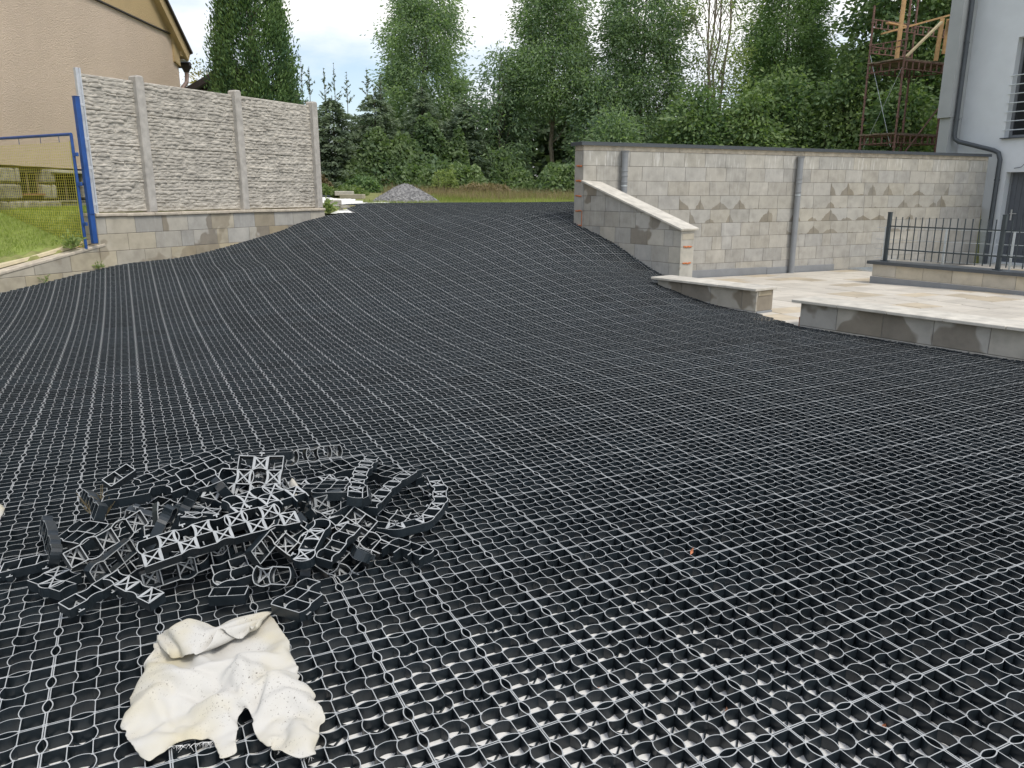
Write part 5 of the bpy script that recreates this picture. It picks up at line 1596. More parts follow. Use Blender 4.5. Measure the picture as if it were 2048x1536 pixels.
HEAP = [
    (-0.696, 3.285, 0.13, 94, 5, 8, 11, 1, 1, '', 'upside down ladder like strip leaning left of the curved strip'),
    (-0.543, 3.248, 0.098, 77, 3, 0, 9, 1, 1, '', 'upside down strip crossing inside the curved strip'),
    (-0.784, 3.121, 0.13, 0, 0, -6, 4, 3, 0, '', 'upright three cell wide piece next to the leaning strips'),
    (-0.79, 2.994, 0.091, -48, 5, 0, 7, 1, 1, 'tees', 'upside down strip with hooks slanting down to the right'),
    (-1.09, 3.0, 0.19, 4, 3, 52, 4, 4, 1, 'tees', 'square upside down piece facing the viewer on top of the heap'),
    (-1.303, 2.995, 0.208, 41, -10, 10, 4, 3, 0, '', 'upright lattice piece on top of the heap with its corner forward'),
    (-1.554, 3.481, 0.111, 53, -4, 4, 8, 2, 0, '', 'long upright strip along the back left of the heap'),
    (-1.119, 3.341, 0.195, 11, 0, -8, 3, 2, 0, '', 'small upright piece beside the white scrap of cloth'),
    (-1.026, 3.62, 0.124, 42, 5, 78, 6, 1, 0, '', 'corrugated strip standing on edge along the back of the heap'),
    (-0.858, 3.689, 0.045, 46, 2, 6, 5, 2, 0, '', 'upright piece at the back right of the heap'),
    (-0.598, 3.557, 0.055, -31, 2, -3, 5, 2, 0, '', 'upright wedge piece behind the curved strip'),
    (-1.832, 2.806, 0.04, -55, -3, 72, 7, 1, 0, '', 'ribbed strip on edge at the left end of the heap'),
    (-1.823, 2.644, 0.04, 17, -7, 10, 3, 1, 0, 'tees', 'low strip lying farthest left in the heap'),
    (-1.649, 2.535, 0.03, -26, 0, 0, 3, 2, 1, '', 'upside down piece with crosses low at the left'),
    (-1.475, 2.416, 0.04, 61, -6, 8, 3, 1, 0, 'tees', 'upright strip pointing to the lower left'),
    (-1.335, 2.447, 0.045, -28, 7, 10, 4, 1, 1, '', 'upside down strip in front of the left side of the heap'),
    (-1.082, 2.633, 0.156, 32, -4, 24, 9, 2, 1, 'tees', 'long upside down piece with rows of crosses across the heap'),
    (-1.18, 2.597, 0.045, 39, -5, 84, 6, 1, 0, '', 'long strip lying on its side with smooth outer wall'),
    (-1.613, 3.072, 0.13, 18, -5, 0, 4, 2, 0, '', 'flat upright piece on the left top of the heap'),
    (-1.752, 3.214, 0.15, 56, -19, 20, 2, 1, 0, '', 'small upright offcut sticking up at the back left'),
    (-1.791, 3.05, 0.104, -52, -7, 65, 6, 1, 0, '', 'little ribbed offcut next to the dry twig'),
    (-1.715, 2.795, 0.085, -29, -7, 18, 4, 2, 0, '', 'upright curved piece near the left end'),
    (-1.534, 2.664, 0.117, 55, -12, 62, 5, 1, 0, '', 'ribbed strip climbing from the left to the middle'),
    (-1.026, 2.554, 0.045, 30, -4, 12, 2, 2, 0, '', 'small upright piece low in the middle front'),
    (-0.922, 2.648, 0.117, 71, -17, 70, 3, 1, 0, '', 'narrow strip on edge leaning in the middle front'),
    (-0.87, 2.708, 0.117, 57, -23, 35, 2, 2, 0, 'fins', 'stepped offcut with open fins in the middle front'),
    (-0.76, 2.68, 0.098, 85, -11, 0, 4, 1, 1, 'tees', 'upside down strip with crosses pointing at the viewer'),
    (-0.664, 2.694, 0.085, 75, -7, 10, 4, 1, 0, '', 'upright strip right of the middle front'),
    (-0.451, 2.83, 0.03, -33, 0, 0, 5, 1, 0, 'fins', 'upright comb shaped offcut low at the right'),
    (-0.729, 2.411, 0.035, 64, -3, 0, 3, 2, 0, 'tees', 'upright offcut touching the white rag on its right'),
    (-1.0, 2.444, 0.03, 6, 0, 0, 2, 1, 0, '', 'upright offcut half under the white rag'),
    (-0.865, 2.526, 0.04, -6, 0, 60, 2, 1, 0, '', 'crumpled ribbed offcut low in front'),
    (-1.307, 2.965, 0.085, 6, -2, 5, 5, 3, 1, '', 'upside down piece buried in the middle of the heap'),
    (-0.864, 3.039, 0.055, 30, -2, -8, 4, 2, 0, '', 'upright piece buried under the right top'),
    (-1.296, 3.382, 0.111, -34, -2, 10, 5, 2, 0, '', 'upright piece behind the square piece'),
    (-0.904, 3.428, 0.06, 35, 0, 5, 4, 2, 1, '', 'upside down piece behind the leaning strips'),
    (-1.475, 2.79, 0.06, 30, -6, -12, 3, 2, 1, '', 'upside down piece inside the left middle'),
    (-0.728, 3.055, 0.03, -29, 0, 0, 4, 2, 0, '', 'flat piece under the curved strip'),
    (-1.203, 2.672, 0.055, -16, -3, 15, 4, 2, 0, '', 'upright piece under the long crossed piece'),
]
GHEAP = 'offcuts of black grid in the heap'
for k, (x, y, z, yaw, pit, roll, n, m, flip, opt, lab) in enumerate(HEAP):
    lift = .012 + (.5 * m * CELL * abs(math.sin(R(roll))) if z < .06 else 0.0)
    o = obj('grid_offcut', offcut_mesh(n, m, 900 + k, flip, opt), None, (x, y, z * (1.2 if z > .06 else 1) + lift), (R(roll), R(pit), R(yaw)))
    tag(o, lab, 'offcut', GHEAP)
hoop = [(-.86, 3.20), (-.76, 3.09), (-.67, 3.026), (-.60, 2.985), (-.533, 2.966), (-.46, 2.97), (-.395, 3.01), (-.35, 3.09), (-.333, 3.187), (-.331, 3.29), (-.345, 3.39), (-.39, 3.55)]
o = obj('grid_offcut', offcut_mesh(16, 1, 880, True, 'tees', hoop), None, (0, 0, .055))
tag(o, 'curved upside down strip forming the right end of the heap', 'offcut', GHEAP)

rh = random.Random(44)
for k in range(34):
    while True:
        a, b = rh.uniform(-1, 1), rh.uniform(-1, 1)
        if a * a + b * b < 1: break
    x, y = -1.08 + a * .56 + b * .08, 2.93 + b * .40
    z = .03 + .20 * (1 - a * a - b * b) * rh.uniform(.5, 1)
    n, m, flip, opt = rh.randint(2, 5), rh.choice((1, 1, 2, 2, 3)), rh.random() < .45, rh.choice(('', 'tees', 'fins'))
    roll = rh.choice((rh.uniform(-30, 30), rh.uniform(55, 95)))
    o = obj('grid_offcut', offcut_mesh(n, m, 1200 + k, flip, opt), None, (x, y, z), (R(roll), R(rh.uniform(-22, 22)), R(rh.uniform(0, 360))))
    num = ('', 'one', 'two', 'three', 'four', 'five')
    how = 'standing on edge' if roll > 50 else ('turned upside down' if flip else 'lying upright')
    tail = {'tees': ' with hooks', 'fins': ' with open fins', '': ''}[opt]
    where = ('back' if b > .3 else 'front' if b < -.3 else 'middle') + (' left' if a < -.35 else ' right' if a > .35 else '')
    lab = f'{num[n]} by {num[m]} cell offcut{tail} {how} in {where} of heap'
    tag(o, lab, 'offcut', GHEAP)

# dry twig caught in the heap
r = np.random.RandomState(31)
tw = empty('dry_twig', (-1.72, 2.96, .08)); tag(tw, 'dry brown twig caught in the left of the heap', 'twig')
mb = MB()
for k in range(9):
    a = r.uniform(0, 6.28); l_ = r.uniform(.05, .12)
    mid_ = (math.cos(a) * l_ * .5, math.sin(a) * l_ * .5, l_ * .7)
    mb.tube([(0, 0, 0), mid_, (mid_[0] * 1.7, mid_[1] * 1.7, l_ * 1.2)], [.0022, .0018, .001], 4, cap=False)
    for q in range(2): mb.tube([mid_, (mid_[0] + r.normal(0, .03), mid_[1] + r.normal(0, .03), mid_[2] + .04)], [.0014, .0008], 4, cap=False)
mb.build('stalk', M['dry'], tw)

# ------------------------------------------------------------------ white rag in front
def mat_rag():
    n = NT('creased_white_felt')
    y_ = n.ramp(n.noise(5.0, 3, .5), [(0.42, 0.0), (0.66, 1.0)])
    cc = n.mixc(y_, (0.55, 0.535, 0.495), (0.54, 0.495, 0.37))
    sp = n.ramp(n.noise(210, 3, .6, stretch=(1, .55, 1)), [(0.63, 0.0), (0.66, 1.0)])
    reg = n.ramp(n.noise(7, 3, .5, off=(2, 5, 0)), [(0.46, 0.0), (0.62, 1.0)])
    cc = n.mixc(n.math('MULTIPLY', sp, reg), cc, (0.16, 0.14, 0.12))
    n.base(cc); n.rough(.95)
    n.b.inputs['Specular IOR Level'].default_value = .15
    n.bump(n.noise(320, 3, .6), .3, .002)
    return n.m
M['rag'] = mat_rag()
def seg_dist(x, y, a, b, c, d):
    dx, dy = c - a, d - b; t = np.clip(((x - a) * dx + (y - b) * dy) / (dx * dx + dy * dy + 1e-9), 0, 1)
    return np.hypot(x - a - t * dx, y - b - t * dy), t
def poly_dist(x, y, poly):
    D = np.full(x.shape, 9.0); NX = x.copy(); NY = y.copy()
    for k in range(len(poly)):
        a, b = poly[k]; c, d = poly[(k + 1) % len(poly)]
        ds, t = seg_dist(x, y, a, b, c, d)
        m_ = ds < D; D = np.where(m_, ds, D); NX = np.where(m_, a + t * (c - a), NX); NY = np.where(m_, b + t * (d - b), NY)
    return D, NX, NY
def smooth_poly(poly, it=2):
    for _ in range(it):
        q = []
        for k in range(len(poly)):
            a = np.array(poly[k]); b = np.array(poly[(k + 1) % len(poly)])
            q += [tuple(a * .8 + b * .2), tuple(a * .2 + b * .8)]
        poly = q
    return poly
def cloth_layer(name, poly, ridges, base_h, edge_h, parent, lift=(), seed=0, step=.0065, plane=None, soft=.012, crease=1.0):
    poly = smooth_poly(poly)
    r = np.random.RandomState(seed)
    xs = np.arange(min(p[0] for p in poly) - step, max(p[0] for p in poly) + 2 * step, step)
    ys = np.arange(min(p[1] for p in poly) - step, max(p[1] for p in poly) + 2 * step, step)
    A, B = np.meshgrid(xs, ys, indexing='ij')
    ok = inpoly(A[:-1, :-1] + step / 2, B[:-1, :-1] + step / 2, poly)
    ix = np.arange(A.size).reshape(A.shape)
    F = np.stack([ix[:-1, :-1][ok], ix[1:, :-1][ok], ix[1:, 1:][ok], ix[:-1, 1:][ok]], 1)
    used, inv = np.unique(F, return_inverse=True); F = inv.reshape(F.shape)
    x = A.ravel()[used]; y = B.ravel()[used]
    D, NX, NY = poly_dist(x, y, poly)
    cnt = np.bincount(F.ravel(), minlength=len(x)); bd = cnt < 4
    jag = r.normal(0, .0012, len(x))
    x = np.where(bd, NX + jag, x); y = np.where(bd, NY + jag, y); D = np.where(bd, 0, D)
    h = np.full(len(x), base_h)
    if plane: h = np.maximum(.010, plane[2] + plane[3] * (x - plane[0]) + plane[4] * (y - plane[1]))
    h0 = h.copy()
    for (a, b, c, d, hh, w) in ridges:
        ds, t = seg_dist(x, y, a, b, c, d)
        ds = ds + .006 * np.sin(t * 9 + a * 40)
        h = h + hh * np.exp(-(np.sqrt(ds ** 2 + .003 ** 2) / w) ** crease) * (1 - .35 * np.abs(t * 2 - 1) ** 3)
    h = h + .0045 * np.sin(x * 47 + 3 * np.sin(y * 31)) * np.sin(y * 39 + 2 * np.sin(x * 23)) + .0022 * np.sin(x * 120 + y * 60) * np.sin(y * 90 + 4 * np.sin(x * 30))
    wgt = np.clip(D / soft, 0, 1); wgt = wgt * wgt * (3 - 2 * wgt)
    eh = np.full(len(x), edge_h)
    if plane: eh = h0 * .9
    for (a, b, rad, hh) in lift:
        eh = eh + hh * np.exp(-(np.hypot(x - a, y - b) / rad) ** 2)
    z = eh * (1 - wgt) + np.maximum(h, eh * .6) * wgt
    V = np.c_[x, y, z]; n = len(V)
    # felt has a little thickness
    edges = {}
    for f in F:
        for k in range(4):
            e = (f[k], f[(k + 1) % 4]); edges[e] = 1
    rim = [(a, b) for (a, b) in edges if (b, a) not in edges]
    V2 = np.r_[V, V - np.array([0, 0, .0035])]
    Fs = np.r_[F, F[:, ::-1] + n, np.array([(b, a, a + n, b + n) for a, b in rim])]
    return obj(name, np_mesh(name, V2, Fs, M['rag'], smooth=True), parent)
rag = empty('felt_rag', (0, 0, 0)); tag(rag, 'crumpled off white felt rag lying on the grid in front', 'rag')
# a creased sheet of felt, folded over along its back edge and torn open at the front:
# the outline of the flat sheet, then where each of its points lies (x, y, z in half millimetres)
SHEET0 = [(-1.2123, 2.2777), (-1.24, 2.42), (-1.12, 2.52), (-0.98, 2.59), (-0.85, 2.62), (-0.8212, 2.4445), (-0.6832, 2.1685), (-0.6085, 2.042), (-0.5222, 1.927), (-0.4613, 1.8005), (-0.4556, 1.651), (-0.4993, 1.6303), (-0.625, 1.68), (-0.685, 1.8), (-0.73, 1.85), (-0.745, 1.76), (-0.705, 1.65), (-0.7408, 1.6338), (-0.7925, 1.7108), (-0.8845, 1.7028), (-0.942, 1.6223), (-0.9765, 1.6453), (-1.0972, 1.766), (-1.1375, 1.9155), (-1.1663, 2.0765)]
RAG_POINTS = [
    240, 1007, 88, 267, 976, 97, 300, 940, 110, 302, 954, 94, 100, 1202, 51, 121, 1168, 51, 146, 1132, 56, 170, 1095, 61, 198, 1057, 71, 230, 1019, 84, 262, 999, 104, 285, 976, 105,
    294, 964, 72, 299, 977, 55, 116, 1158, 19, 98, 1185, 13, 90, 1216, 14, 82, 1246, 22, 70, 1270, 40, 95, 1220, 47, 127, 1179, 69, 151, 1146, 80, 176, 1114, 88, 205, 1085, 98,
    235, 1059, 105, 256, 1030, 100, 280, 1008, 95, 296, 1000, 67, 318, 989, 44, 141, 1077, 61, 123, 1103, 60, 113, 1132, 55, 96, 1160, 41, 120, 1152, 27, 120, 1191, 12, 114, 1215, 33,
    120, 1248, 30, 105, 1244, 60, 133, 1225, 57, 153, 1194, 60, 173, 1161, 64, 196, 1130, 71, 220, 1103, 77, 244, 1078, 81, 269, 1056, 85, 294, 1035, 82, 320, 1014, 85, 340, 1002, 39,
    350, 987, 51, 150, 920, 24, 132, 950, 26, 128, 980, 33, 133, 1011, 43, 141, 1040, 53, 153, 1068, 62, 129, 1097, 35, 136, 1128, 30, 137, 1161, 36, 138, 1194, 37, 151, 1202, 12,
    146, 1216, 40, 147, 1248, 43, 135, 1249, 74, 137, 1218, 89, 167, 1202, 87, 191, 1177, 85, 216, 1152, 84, 240, 1128, 85, 264, 1104, 86, 288, 1082, 89, 314, 1060, 92, 339, 1039, 96,
    350, 1009, 87, 368, 972, 62, 375, 957, 75, 230, 772, 36, 216, 799, 25, 201, 827, 22, 186, 857, 21, 171, 887, 22, 158, 913, 23, 144, 947, 44, 156, 974, 29, 160, 1006, 20,
    163, 1039, 16, 167, 1071, 14, 165, 1092, 39, 167, 1126, 40, 168, 1158, 47, 171, 1191, 48, 182, 1191, 17, 179, 1214, 43, 170, 1235, 63, 162, 1255, 89, 163, 1227, 105, 168, 1198, 119,
    192, 1176, 117, 213, 1150, 117, 234, 1124, 117, 254, 1097, 117, 276, 1072, 117, 297, 1046, 117, 318, 1021, 116, 339, 995, 115, 363, 974, 108, 390, 945, 91, 401, 935, 107, 212, 611, 30,
    200, 640, 24, 205, 672, 27, 214, 704, 30, 226, 734, 35, 236, 762, 44, 203, 793, 44, 206, 825, 51, 188, 851, 56, 179, 883, 62, 170, 914, 68, 175, 945, 58, 180, 977, 51,
    184, 1008, 42, 192, 1038, 31, 198, 1069, 21, 196, 1091, 45, 197, 1123, 53, 200, 1156, 54, 203, 1188, 54, 210, 1205, 27, 196, 1237, 24, 189, 1259, 46, 182, 1237, 69, 196, 1220, 94,
    200, 1202, 120, 203, 1184, 148, 225, 1159, 146, 247, 1135, 146, 269, 1110, 145, 291, 1084, 143, 314, 1060, 142, 336, 1035, 140, 358, 1010, 137, 381, 986, 133, 403, 963, 128, 426, 938, 106,
    445, 933, 115, 284, 494, 46, 268, 521, 40, 251, 547, 39, 233, 574, 37, 218, 601, 34, 226, 642, 36, 216, 664, 57, 211, 695, 67, 208, 728, 75, 205, 760, 81, 219, 789, 75,
    208, 819, 84, 204, 852, 85, 202, 885, 85, 203, 913, 67, 204, 937, 45, 208, 968, 35, 216, 1000, 40, 223, 1029, 26, 224, 1059, 40, 228, 1090, 51, 230, 1123, 51, 230, 1155, 43,
    229, 1186, 34, 237, 1218, 39, 228, 1247, 24, 212, 1237, 51, 211, 1242, 84, 196, 1249, 113, 208, 1229, 137, 228, 1205, 148, 250, 1181, 152, 272, 1156, 151, 294, 1131, 149, 316, 1106, 146,
    338, 1082, 142, 360, 1057, 141, 383, 1032, 140, 405, 1008, 139, 427, 983, 138, 448, 957, 134, 466, 925, 128, 470, 910, 120, 271, 387, 26, 266, 416, 40, 263, 446, 50, 260, 476, 59,
    291, 483, 52, 273, 520, 66, 269, 551, 68, 266, 584, 62, 254, 614, 66, 257, 642, 51, 246, 665, 72, 238, 694, 87, 235, 726, 93, 237, 759, 91, 234, 789, 104, 233, 822, 105,
    234, 855, 98, 235, 886, 88, 236, 908, 64, 236, 931, 40, 239, 961, 26, 248, 991, 38, 252, 1023, 41, 256, 1056, 46, 261, 1088, 45, 261, 1121, 41, 258, 1150, 25, 259, 1183, 19,
    263, 1215, 17, 246, 1227, 44, 238, 1246, 70, 222, 1271, 82, 219, 1269, 115, 232, 1251, 140, 253, 1227, 150, 275, 1203, 150, 297, 1178, 154, 319, 1153, 151, 341, 1128, 152, 363, 1103, 147,
    385, 1079, 143, 407, 1054, 140, 430, 1030, 138, 452, 1005, 135, 472, 979, 128, 476, 952, 109, 494, 939, 118, 297, 365, 19, 270, 380, 20, 284, 405, 51, 286, 434, 69, 294, 466, 77,
    293, 491, 99, 300, 521, 86, 297, 554, 85, 283, 584, 91, 285, 614, 78, 287, 644, 65, 276, 667, 86, 266, 693, 105, 266, 726, 106, 268, 758, 101, 266, 790, 112, 266, 823, 111,
    267, 855, 103, 268, 882, 84, 267, 902, 58, 269, 927, 36, 271, 957, 23, 276, 990, 22, 284, 1020, 33, 286, 1053, 32, 284, 1085, 22, 286, 1118, 18, 290, 1151, 17, 291, 1183, 24,
    289, 1214, 37, 274, 1231, 61, 267, 1262, 69, 251, 1284, 88, 244, 1291, 119, 256, 1273, 144, 278, 1249, 151, 299, 1224, 155, 321, 1199, 153, 343, 1175, 154, 365, 1150, 151, 387, 1125, 148,
    409, 1101, 144, 432, 1076, 143, 454, 1052, 138, 476, 1027, 134, 483, 1005, 111, 495, 980, 95, 517, 965, 122, 521, 980, 124, 320, 363, 25, 304, 349, 35, 309, 393, 42, 308, 426, 47,
    317, 435, 78, 316, 460, 102, 326, 491, 103, 326, 524, 107, 316, 555, 112, 314, 586, 104, 316, 615, 89, 317, 647, 79, 305, 667, 102, 295, 693, 121, 297, 725, 118, 300, 757, 111,
    299, 790, 114, 298, 823, 117, 300, 853, 103, 301, 878, 81, 300, 897, 54, 301, 922, 33, 304, 953, 22, 308, 985, 14, 310, 1018, 13, 313, 1051, 13, 316, 1084, 13, 319, 1117, 20,
    320, 1148, 30, 317, 1177, 45, 310, 1206, 61, 303, 1234, 77, 283, 1252, 96, 276, 1281, 111, 269, 1312, 122, 280, 1296, 148, 302, 1271, 153, 324, 1246, 152, 346, 1221, 153, 368, 1197, 154,
    390, 1172, 154, 412, 1147, 154, 434, 1122, 152, 456, 1099, 142, 478, 1076, 138, 494, 1053, 122, 498, 1032, 97, 517, 1009, 86, 536, 999, 110, 527, 1008, 134, 327, 324, 17, 313, 343, 14,
    329, 384, 22, 341, 396, 50, 337, 427, 63, 338, 459, 72, 346, 471, 102, 347, 492, 129, 352, 525, 129, 345, 557, 128, 345, 588, 115, 345, 619, 105, 332, 649, 109, 334, 682, 105,
    326, 693, 135, 328, 725, 128, 331, 757, 121, 330, 790, 126, 331, 822, 120, 333, 850, 102, 332, 870, 75, 332, 891, 49, 334, 919, 31, 337, 950, 22, 340, 983, 18, 343, 1016, 19,
    346, 1049, 16, 346, 1080, 26, 345, 1110, 40, 340, 1139, 55, 328, 1164, 73, 320, 1192, 89, 312, 1220, 105, 308, 1250, 119, 306, 1282, 125, 283, 1289, 101, 300, 1308, 123, 324, 1290, 137,
    347, 1266, 139, 368, 1241, 138, 387, 1214, 134, 410, 1190, 135, 431, 1165, 133, 455, 1146, 145, 479, 1123, 141, 500, 1100, 132, 509, 1080, 108, 515, 1060, 83, 538, 1038, 81, 552, 1031, 109,
    530, 1038, 141, 529, 1052, 143, 355, 287, 22, 341, 305, 19, 357, 347, 17, 362, 380, 20, 365, 410, 33, 368, 434, 55, 370, 457, 78, 372, 487, 94, 375, 507, 122, 380, 530, 150,
    375, 561, 140, 371, 593, 134, 368, 626, 129, 365, 649, 106, 366, 681, 115, 358, 692, 145, 360, 724, 139, 362, 757, 133, 362, 790, 133, 364, 820, 119, 365, 845, 97, 365, 864, 70,
    364, 886, 45, 367, 915, 30, 370, 948, 24, 373, 980, 22, 375, 1013, 23, 375, 1045, 31, 370, 1074, 47, 361, 1099, 66, 355, 1128, 82, 349, 1156, 97, 345, 1187, 110, 343, 1219, 117,
    340, 1252, 115, 322, 1272, 97, 306, 1295, 79, 320, 1318, 99, 345, 1308, 118, 367, 1284, 120, 386, 1257, 115, 406, 1231, 112, 428, 1207, 113, 452, 1190, 128, 477, 1170, 139, 501, 1148, 137,
    519, 1126, 121, 524, 1108, 94, 535, 1087, 72, 560, 1067, 77, 567, 1063, 109, 547, 1071, 133, 527, 1081, 149, 384, 253, 37, 369, 270, 30, 385, 309, 16, 390, 342, 22, 394, 374, 27,
    398, 407, 32, 401, 430, 55, 401, 461, 67, 403, 479, 95, 407, 499, 122, 406, 531, 129, 407, 564, 134, 404, 597, 132, 401, 630, 130, 397, 652, 105, 397, 677, 126, 390, 691, 155,
    392, 724, 148, 393, 757, 145, 395, 788, 135, 396, 811, 112, 394, 833, 86, 397, 860, 67, 397, 881, 41, 400, 912, 32, 403, 945, 28, 405, 978, 31, 405, 1011, 38, 403, 1042, 48,
    394, 1066, 69, 388, 1094, 85, 383, 1124, 98, 380, 1156, 108, 378, 1189, 111, 373, 1221, 104, 361, 1248, 89, 342, 1268, 72, 332, 1297, 59, 340, 1325, 75, 364, 1325, 98, 387, 1301, 100,
    404, 1274, 94, 426, 1249, 94, 451, 1229, 102, 474, 1212, 119, 498, 1195, 134, 522, 1173, 131, 536, 1153, 109, 539, 1136, 81, 556, 1114, 63, 579, 1097, 76, 580, 1095, 109, 556, 1103, 131,
    530, 1108, 161, 532, 1121, 168, 414, 221, 48, 398, 237, 47, 413, 277, 33, 418, 306, 18, 422, 339, 16, 425, 372, 17, 431, 401, 32, 430, 433, 40, 431, 449, 69, 435, 470, 95,
    434, 502, 104, 428, 534, 105, 431, 566, 110, 433, 599, 116, 425, 629, 108, 429, 662, 109, 424, 667, 141, 423, 691, 163, 424, 723, 156, 426, 756, 150, 425, 779, 126, 425, 800, 101,
    424, 822, 76, 427, 848, 56, 430, 878, 42, 433, 910, 36, 434, 943, 37, 434, 975, 46, 433, 1007, 55, 431, 1039, 64, 426, 1069, 77, 418, 1093, 98, 415, 1125, 107, 413, 1158, 104,
    405, 1188, 92, 393, 1216, 78, 378, 1241, 62, 364, 1267, 47, 360, 1299, 41, 363, 1330, 52, 382, 1341, 76, 406, 1318, 79, 425, 1291, 74, 449, 1270, 80, 473, 1253, 95, 494, 1238, 117,
    519, 1221, 130, 543, 1199, 122, 552, 1181, 97, 556, 1164, 69, 577, 1142, 57, 597, 1128, 77, 590, 1128, 109, 565, 1135, 129, 547, 1141, 156, 558, 1130, 178, 447, 192, 36, 431, 204, 48,
    441, 247, 53, 442, 280, 49, 450, 304, 27, 454, 335, 19, 458, 367, 13, 460, 400, 16, 459, 419, 44, 463, 442, 68, 463, 474, 79, 460, 507, 84, 449, 538, 79, 446, 571, 82,
    447, 603, 86, 453, 635, 92, 461, 660, 112, 458, 666, 145, 456, 690, 167, 457, 723, 162, 450, 739, 134, 449, 762, 110, 453, 787, 89, 456, 815, 72, 459, 845, 57, 462, 876, 47,
    461, 909, 52, 450, 937, 65, 442, 967, 77, 441, 999, 86, 443, 1030, 94, 447, 1062, 101, 451, 1095, 102, 445, 1126, 92, 434, 1155, 79, 418, 1179, 63, 406, 1207, 49, 397, 1235, 35,
    391, 1267, 28, 392, 1300, 32, 388, 1333, 30, 399, 1355, 51, 421, 1330, 52, 446, 1309, 57, 471, 1292, 71, 492, 1279, 94, 515, 1264, 112, 540, 1247, 125, 561, 1226, 113, 567, 1209, 85,
    575, 1192, 58, 598, 1171, 53, 613, 1159, 79, 599, 1161, 109, 573, 1168, 129, 568, 1166, 162, 580, 1127, 157, 587, 1127, 144, 480, 170, 16, 464, 182, 23, 474, 214, 53, 474, 247, 59,
    474, 280, 58, 479, 308, 41, 473, 340, 45, 483, 369, 34, 493, 398, 21, 491, 415, 48, 493, 447, 55, 489, 480, 59, 480, 512, 58, 476, 544, 61, 479, 573, 78, 477, 605, 72,
    485, 631, 91, 489, 646, 120, 491, 672, 141, 490, 690, 170, 487, 716, 151, 481, 748, 142, 482, 757, 110, 485, 783, 90, 489, 812, 73, 492, 843, 63, 491, 876, 63, 478, 902, 79,
    471, 933, 90, 466, 964, 99, 472, 996, 98, 476, 1029, 95, 478, 1061, 89, 474, 1092, 78, 460, 1119, 64, 446, 1145, 50, 436, 1174, 36, 428, 1204, 25, 423, 1235, 16, 421, 1269, 14,
    419, 1302, 13, 416, 1335, 13, 415, 1366, 24, 442, 1351, 36, 466, 1335, 52, 490, 1319, 69, 514, 1304, 86, 535, 1291, 109, 560, 1273, 120, 579, 1253, 102, 582, 1238, 73, 594, 1220, 49,
    618, 1200, 52, 626, 1191, 83, 606, 1194, 108, 585, 1199, 133, 598, 1177, 154, 600, 1149, 135, 600, 1130, 120, 518, 145, 20, 502, 153, 14, 506, 186, 36, 507, 215, 53, 507, 247, 61,
    507, 279, 65, 509, 311, 57, 505, 338, 37, 511, 367, 51, 511, 400, 48, 519, 431, 42, 503, 454, 23, 503, 486, 30, 504, 519, 37, 507, 549, 49, 511, 574, 71, 508, 606, 62,
    517, 624, 88, 520, 651, 108, 522, 662, 139, 516, 692, 148, 519, 724, 156, 508, 736, 127, 507, 769, 129, 516, 786, 102, 521, 811, 81, 523, 844, 76, 511, 871, 89, 504, 902, 100,
    503, 935, 101, 492, 960, 80, 492, 991, 71, 500, 1023, 72, 496, 1055, 62, 485, 1083, 49, 474, 1111, 35, 466, 1141, 24, 462, 1173, 17, 459, 1205, 13, 457, 1238, 13, 454, 1271, 13,
    451, 1304, 14, 449, 1337, 13, 446, 1370, 16, 453, 1380, 47, 478, 1364, 62, 503, 1349, 77, 529, 1333, 90, 554, 1318, 106, 580, 1300, 114, 596, 1281, 92, 598, 1267, 62, 615, 1248, 43,
    638, 1229, 54, 636, 1223, 86, 612, 1228, 108, 609, 1221, 140, 623, 1191, 138, 625, 1164, 119, 616, 1146, 96, 540, 130, 16, 556, 150, 14, 537, 192, 26, 540, 215, 50, 540, 247, 58,
    539, 280, 62, 537, 306, 41, 536, 336, 28, 542, 366, 40, 543, 399, 39, 537, 422, 16, 535, 456, 15, 536, 487, 24, 537, 517, 37, 538, 543, 59, 543, 576, 64, 539, 606, 51,
    546, 629, 73, 550, 638, 105, 542, 669, 113, 546, 693, 134, 549, 725, 143, 538, 744, 119, 538, 769, 140, 540, 796, 122, 552, 812, 95, 543, 843, 102, 538, 875, 107, 537, 908, 102,
    533, 937, 88, 521, 957, 64, 516, 986, 50, 521, 1019, 47, 510, 1047, 33, 504, 1078, 22, 500, 1110, 16, 498, 1143, 15, 495, 1175, 13, 492, 1208, 15, 490, 1241, 16, 486, 1274, 21,
    484, 1307, 21, 482, 1339, 14, 479, 1372, 15, 479, 1398, 36, 494, 1393, 64, 520, 1377, 78, 547, 1361, 89, 573, 1345, 101, 600, 1327, 107, 612, 1310, 81, 616, 1296, 52, 636, 1276, 38,
    655, 1259, 58, 645, 1256, 89, 625, 1258, 115, 638, 1236, 135, 648, 1206, 123, 636, 1187, 98, 635, 1158, 73, 565, 163, 25, 580, 184, 18, 572, 217, 43, 573, 248, 54, 572, 281, 58,
    570, 311, 45, 568, 333, 19, 565, 366, 17, 562, 398, 13, 569, 430, 16, 564, 458, 32, 569, 488, 20, 570, 514, 41, 571, 542, 59, 573, 574, 50, 570, 604, 38, 577, 617, 67,
    569, 647, 79, 572, 671, 101, 578, 695, 124, 579, 727, 129, 569, 754, 113, 571, 768, 143, 570, 800, 137, 581, 816, 110, 572, 848, 117, 571, 880, 108, 568, 907, 90, 560, 932, 70,
    550, 954, 47, 545, 984, 34, 542, 1014, 22, 539, 1046, 16, 536, 1079, 12, 533, 1112, 17, 531, 1145, 12, 528, 1178, 17, 524, 1211, 23, 521, 1244, 25, 519, 1276, 26, 516, 1309, 26,
